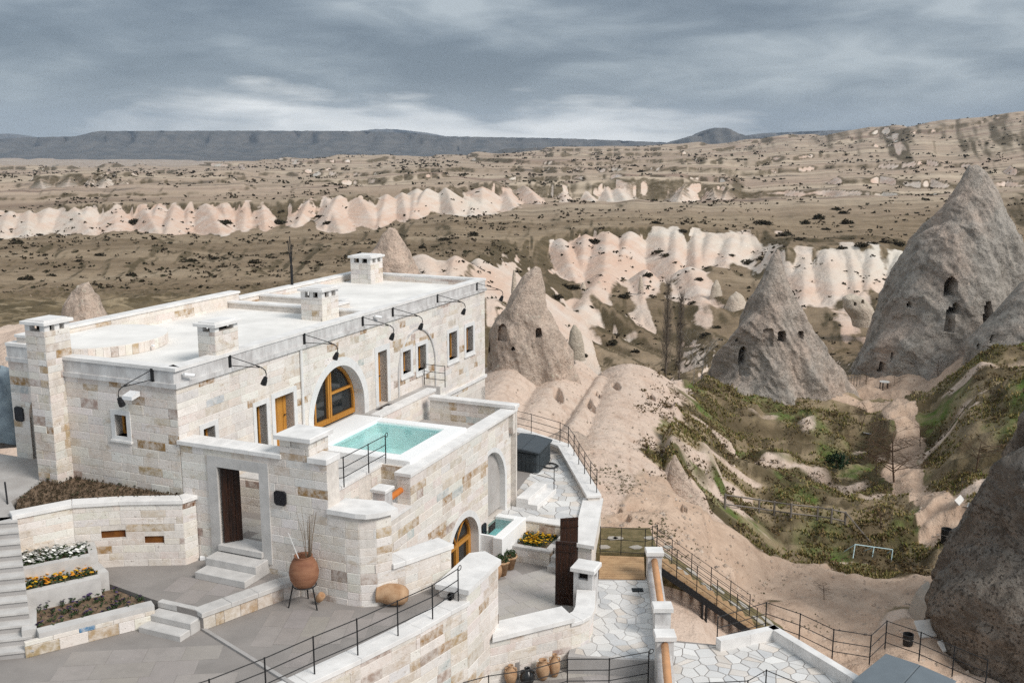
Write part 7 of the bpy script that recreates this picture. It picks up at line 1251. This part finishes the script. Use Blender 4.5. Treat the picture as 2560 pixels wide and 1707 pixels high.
g_ = ground(2210, 972, 60); t = thing('round_table', 'round white topped table on the dirt clearing below the tallest cone', 'table', g_); MB().lathe((g_[0], g_[1], g_[2] + 0.72), [(0, 0), (0.5, 0.0), (0.52, 0.04), (0.5, 0.08), (0, 0.08)], 24).build('top', M['board'], t); 
for k in range(5): a = k * 1.2566 + 0.3; MB().tube([(g_[0] + 0.42 * math.cos(a), g_[1] + 0.42 * math.sin(a), g_[2] - 0.1), (g_[0] + 0.4 * math.cos(a), g_[1] + 0.4 * math.sin(a), g_[2] + 0.73)], 0.05, 6).build('leg', M['iron'], t)
fe2 = thing('picket_fence', 'small grey picket fence between the two cones', 'fence', at_depth(2125, 102)); pa, pb_ = Vector(at_depth(2100, 101)), Vector(at_depth(2160, 103))
for k in range(9): p = pa.lerp(pb_, k / 8); MB().tube([tuple(p), (p.x, p.y, p.z + 1.3)], 0.04, 4).build('picket', M['greywood'], fe2)
MB().tube([(pa.x, pa.y, pa.z + 1.1), (pb_.x, pb_.y, pb_.z + 1.1)], 0.04, 4).build('rail', M['greywood'], fe2)
# curved sheet shelter leaning on the dark rock
t = thing('shelter', 'curved pale sheet shelter leaning against the dark rock', 'shelter', PD(2310, 1560, 45.0)); prof = [(2288, 1562), (2296, 1535), (2308, 1508), (2322, 1490), (2340, 1478)]; mb = MB()
for i, (a, b) in enumerate(prof):
    p = PD(a, b, 45.0); mb.v += [p, (p[0] + 0.05, p[1] - 0.5, p[2] - 0.02), (p[0] + 0.1, p[1] + 1.2, p[2]), (p[0] + 0.06, p[1] + 1.2, p[2] - 0.05)]
for i in range(len(prof) - 1):
    b = i * 4
    for q in ((0, 4, 5, 1), (0, 2, 6, 4)): mb.f.append(tuple(b + (x if x < 4 else x) for x in q)); mb.m.append(0); mb.c.append(None)
mb.build('sheet', M['canvas'], t); p0 = PD(2332, 1500, 45.6); MB().tube([p0, (p0[0], p0[1], Hxy(p0[0], p0[1]))], 0.05, 5).build('prop', M['greywood'], t)
# blue litter in the cave mouth; tarpaulin by the house
g_ = ground(2172, 1090, 60); t = thing('blue_tarp', 'small crumpled blue tarp in the cave mouth', 'tarp', g_); M['blue'] = mat('bright_blue_plastic', (0.05, 0.20, 0.50), 0.5, 0.3, var=0.3, vscale=6); mb = MB(); rr = random.Random(2)
for i in range(7):
    for j in range(4): mb.v.append((g_[0] - 0.5 + i * 0.16, g_[1] + j * 0.2, g_[2] + rr.uniform(0, 0.3)))
for i in range(6):
    for j in range(3): mb.f.append((i * 4 + j, (i + 1) * 4 + j, (i + 1) * 4 + j + 1, i * 4 + j + 1)); mb.m.append(0); mb.c.append(None)
o = mb.build('sheet', M['blue'], t); MB().tube([mb.v[0], mb.v[24]], 0.02, 4).build('edge_rope', M['board'], t)
M['tarp'] = mat('pale_blue_grey_tarpaulin', (0.33, 0.40, 0.44), 0.7, 0.25, col2=(0.16, 0.20, 0.24), vscale=3); tb0 = W(1.6, 8.3, 1.1); t = thing('tarpaulin_stack', 'pile hung with a pale blue grey tarpaulin at the left edge', 'tarpaulin', tb0); mb = MB(); nn = 26
for i in range(nn):
    for j in range(12):
        a = 2 * math.pi * i / nn; fold = 0.10 * math.sin(a * 7 + j * 0.3) + 0.05 * math.sin(a * 13); h = j / 11; rr_ = (0.85 + fold * (1 - h * 0.6)) * (1 - 0.35 * h ** 3) if j < 11 else 0.15; mb.v.append((tb0[0] + rr_ * math.cos(a), tb0[1] + rr_ * 0.8 * math.sin(a), tb0[2] + 0.15 + 2.2 * h + 0.08 * math.sin(a * 3)))
for i in range(nn):
    for j in range(11): mb.f.append((i * 12 + j, ((i + 1) % nn) * 12 + j, ((i + 1) % nn) * 12 + j + 1, i * 12 + j + 1)); mb.m.append(0); mb.c.append(None)
mb.build('sheet', M['tarp'], t, True); MB().box((tb0[0] + 0.3, tb0[1], tb0[2] + 0.6), (1.3, 1.0, 1.2), 0.3).build('load', M['greywood'], t)
# ------------------------------------------------------------------ HAZE: thin air over the far land
hz = MB(); hz.box((0, 8200, 150), (30000, 17400, 760)); ho = hz.build('haze', []); hm = bpy.data.materials.new('haze_air'); hm.use_nodes = True; k = NT(hm.node_tree); k.n.clear(); pv = k.new('ShaderNodeVolumePrincipled'); pv.inputs['Color'].default_value = (0.66, 0.79, 0.97, 1); pv.inputs['Density'].default_value = 3.8e-5; pv.inputs['Anisotropy'].default_value = 0.0; ou = k.new('ShaderNodeOutputMaterial'); k.l.new(pv.outputs[0], ou.inputs['Volume']); ho.data.materials.append(hm); tag(ho, 'thin bluish haze over the far plain', 'haze', kind='stuff')
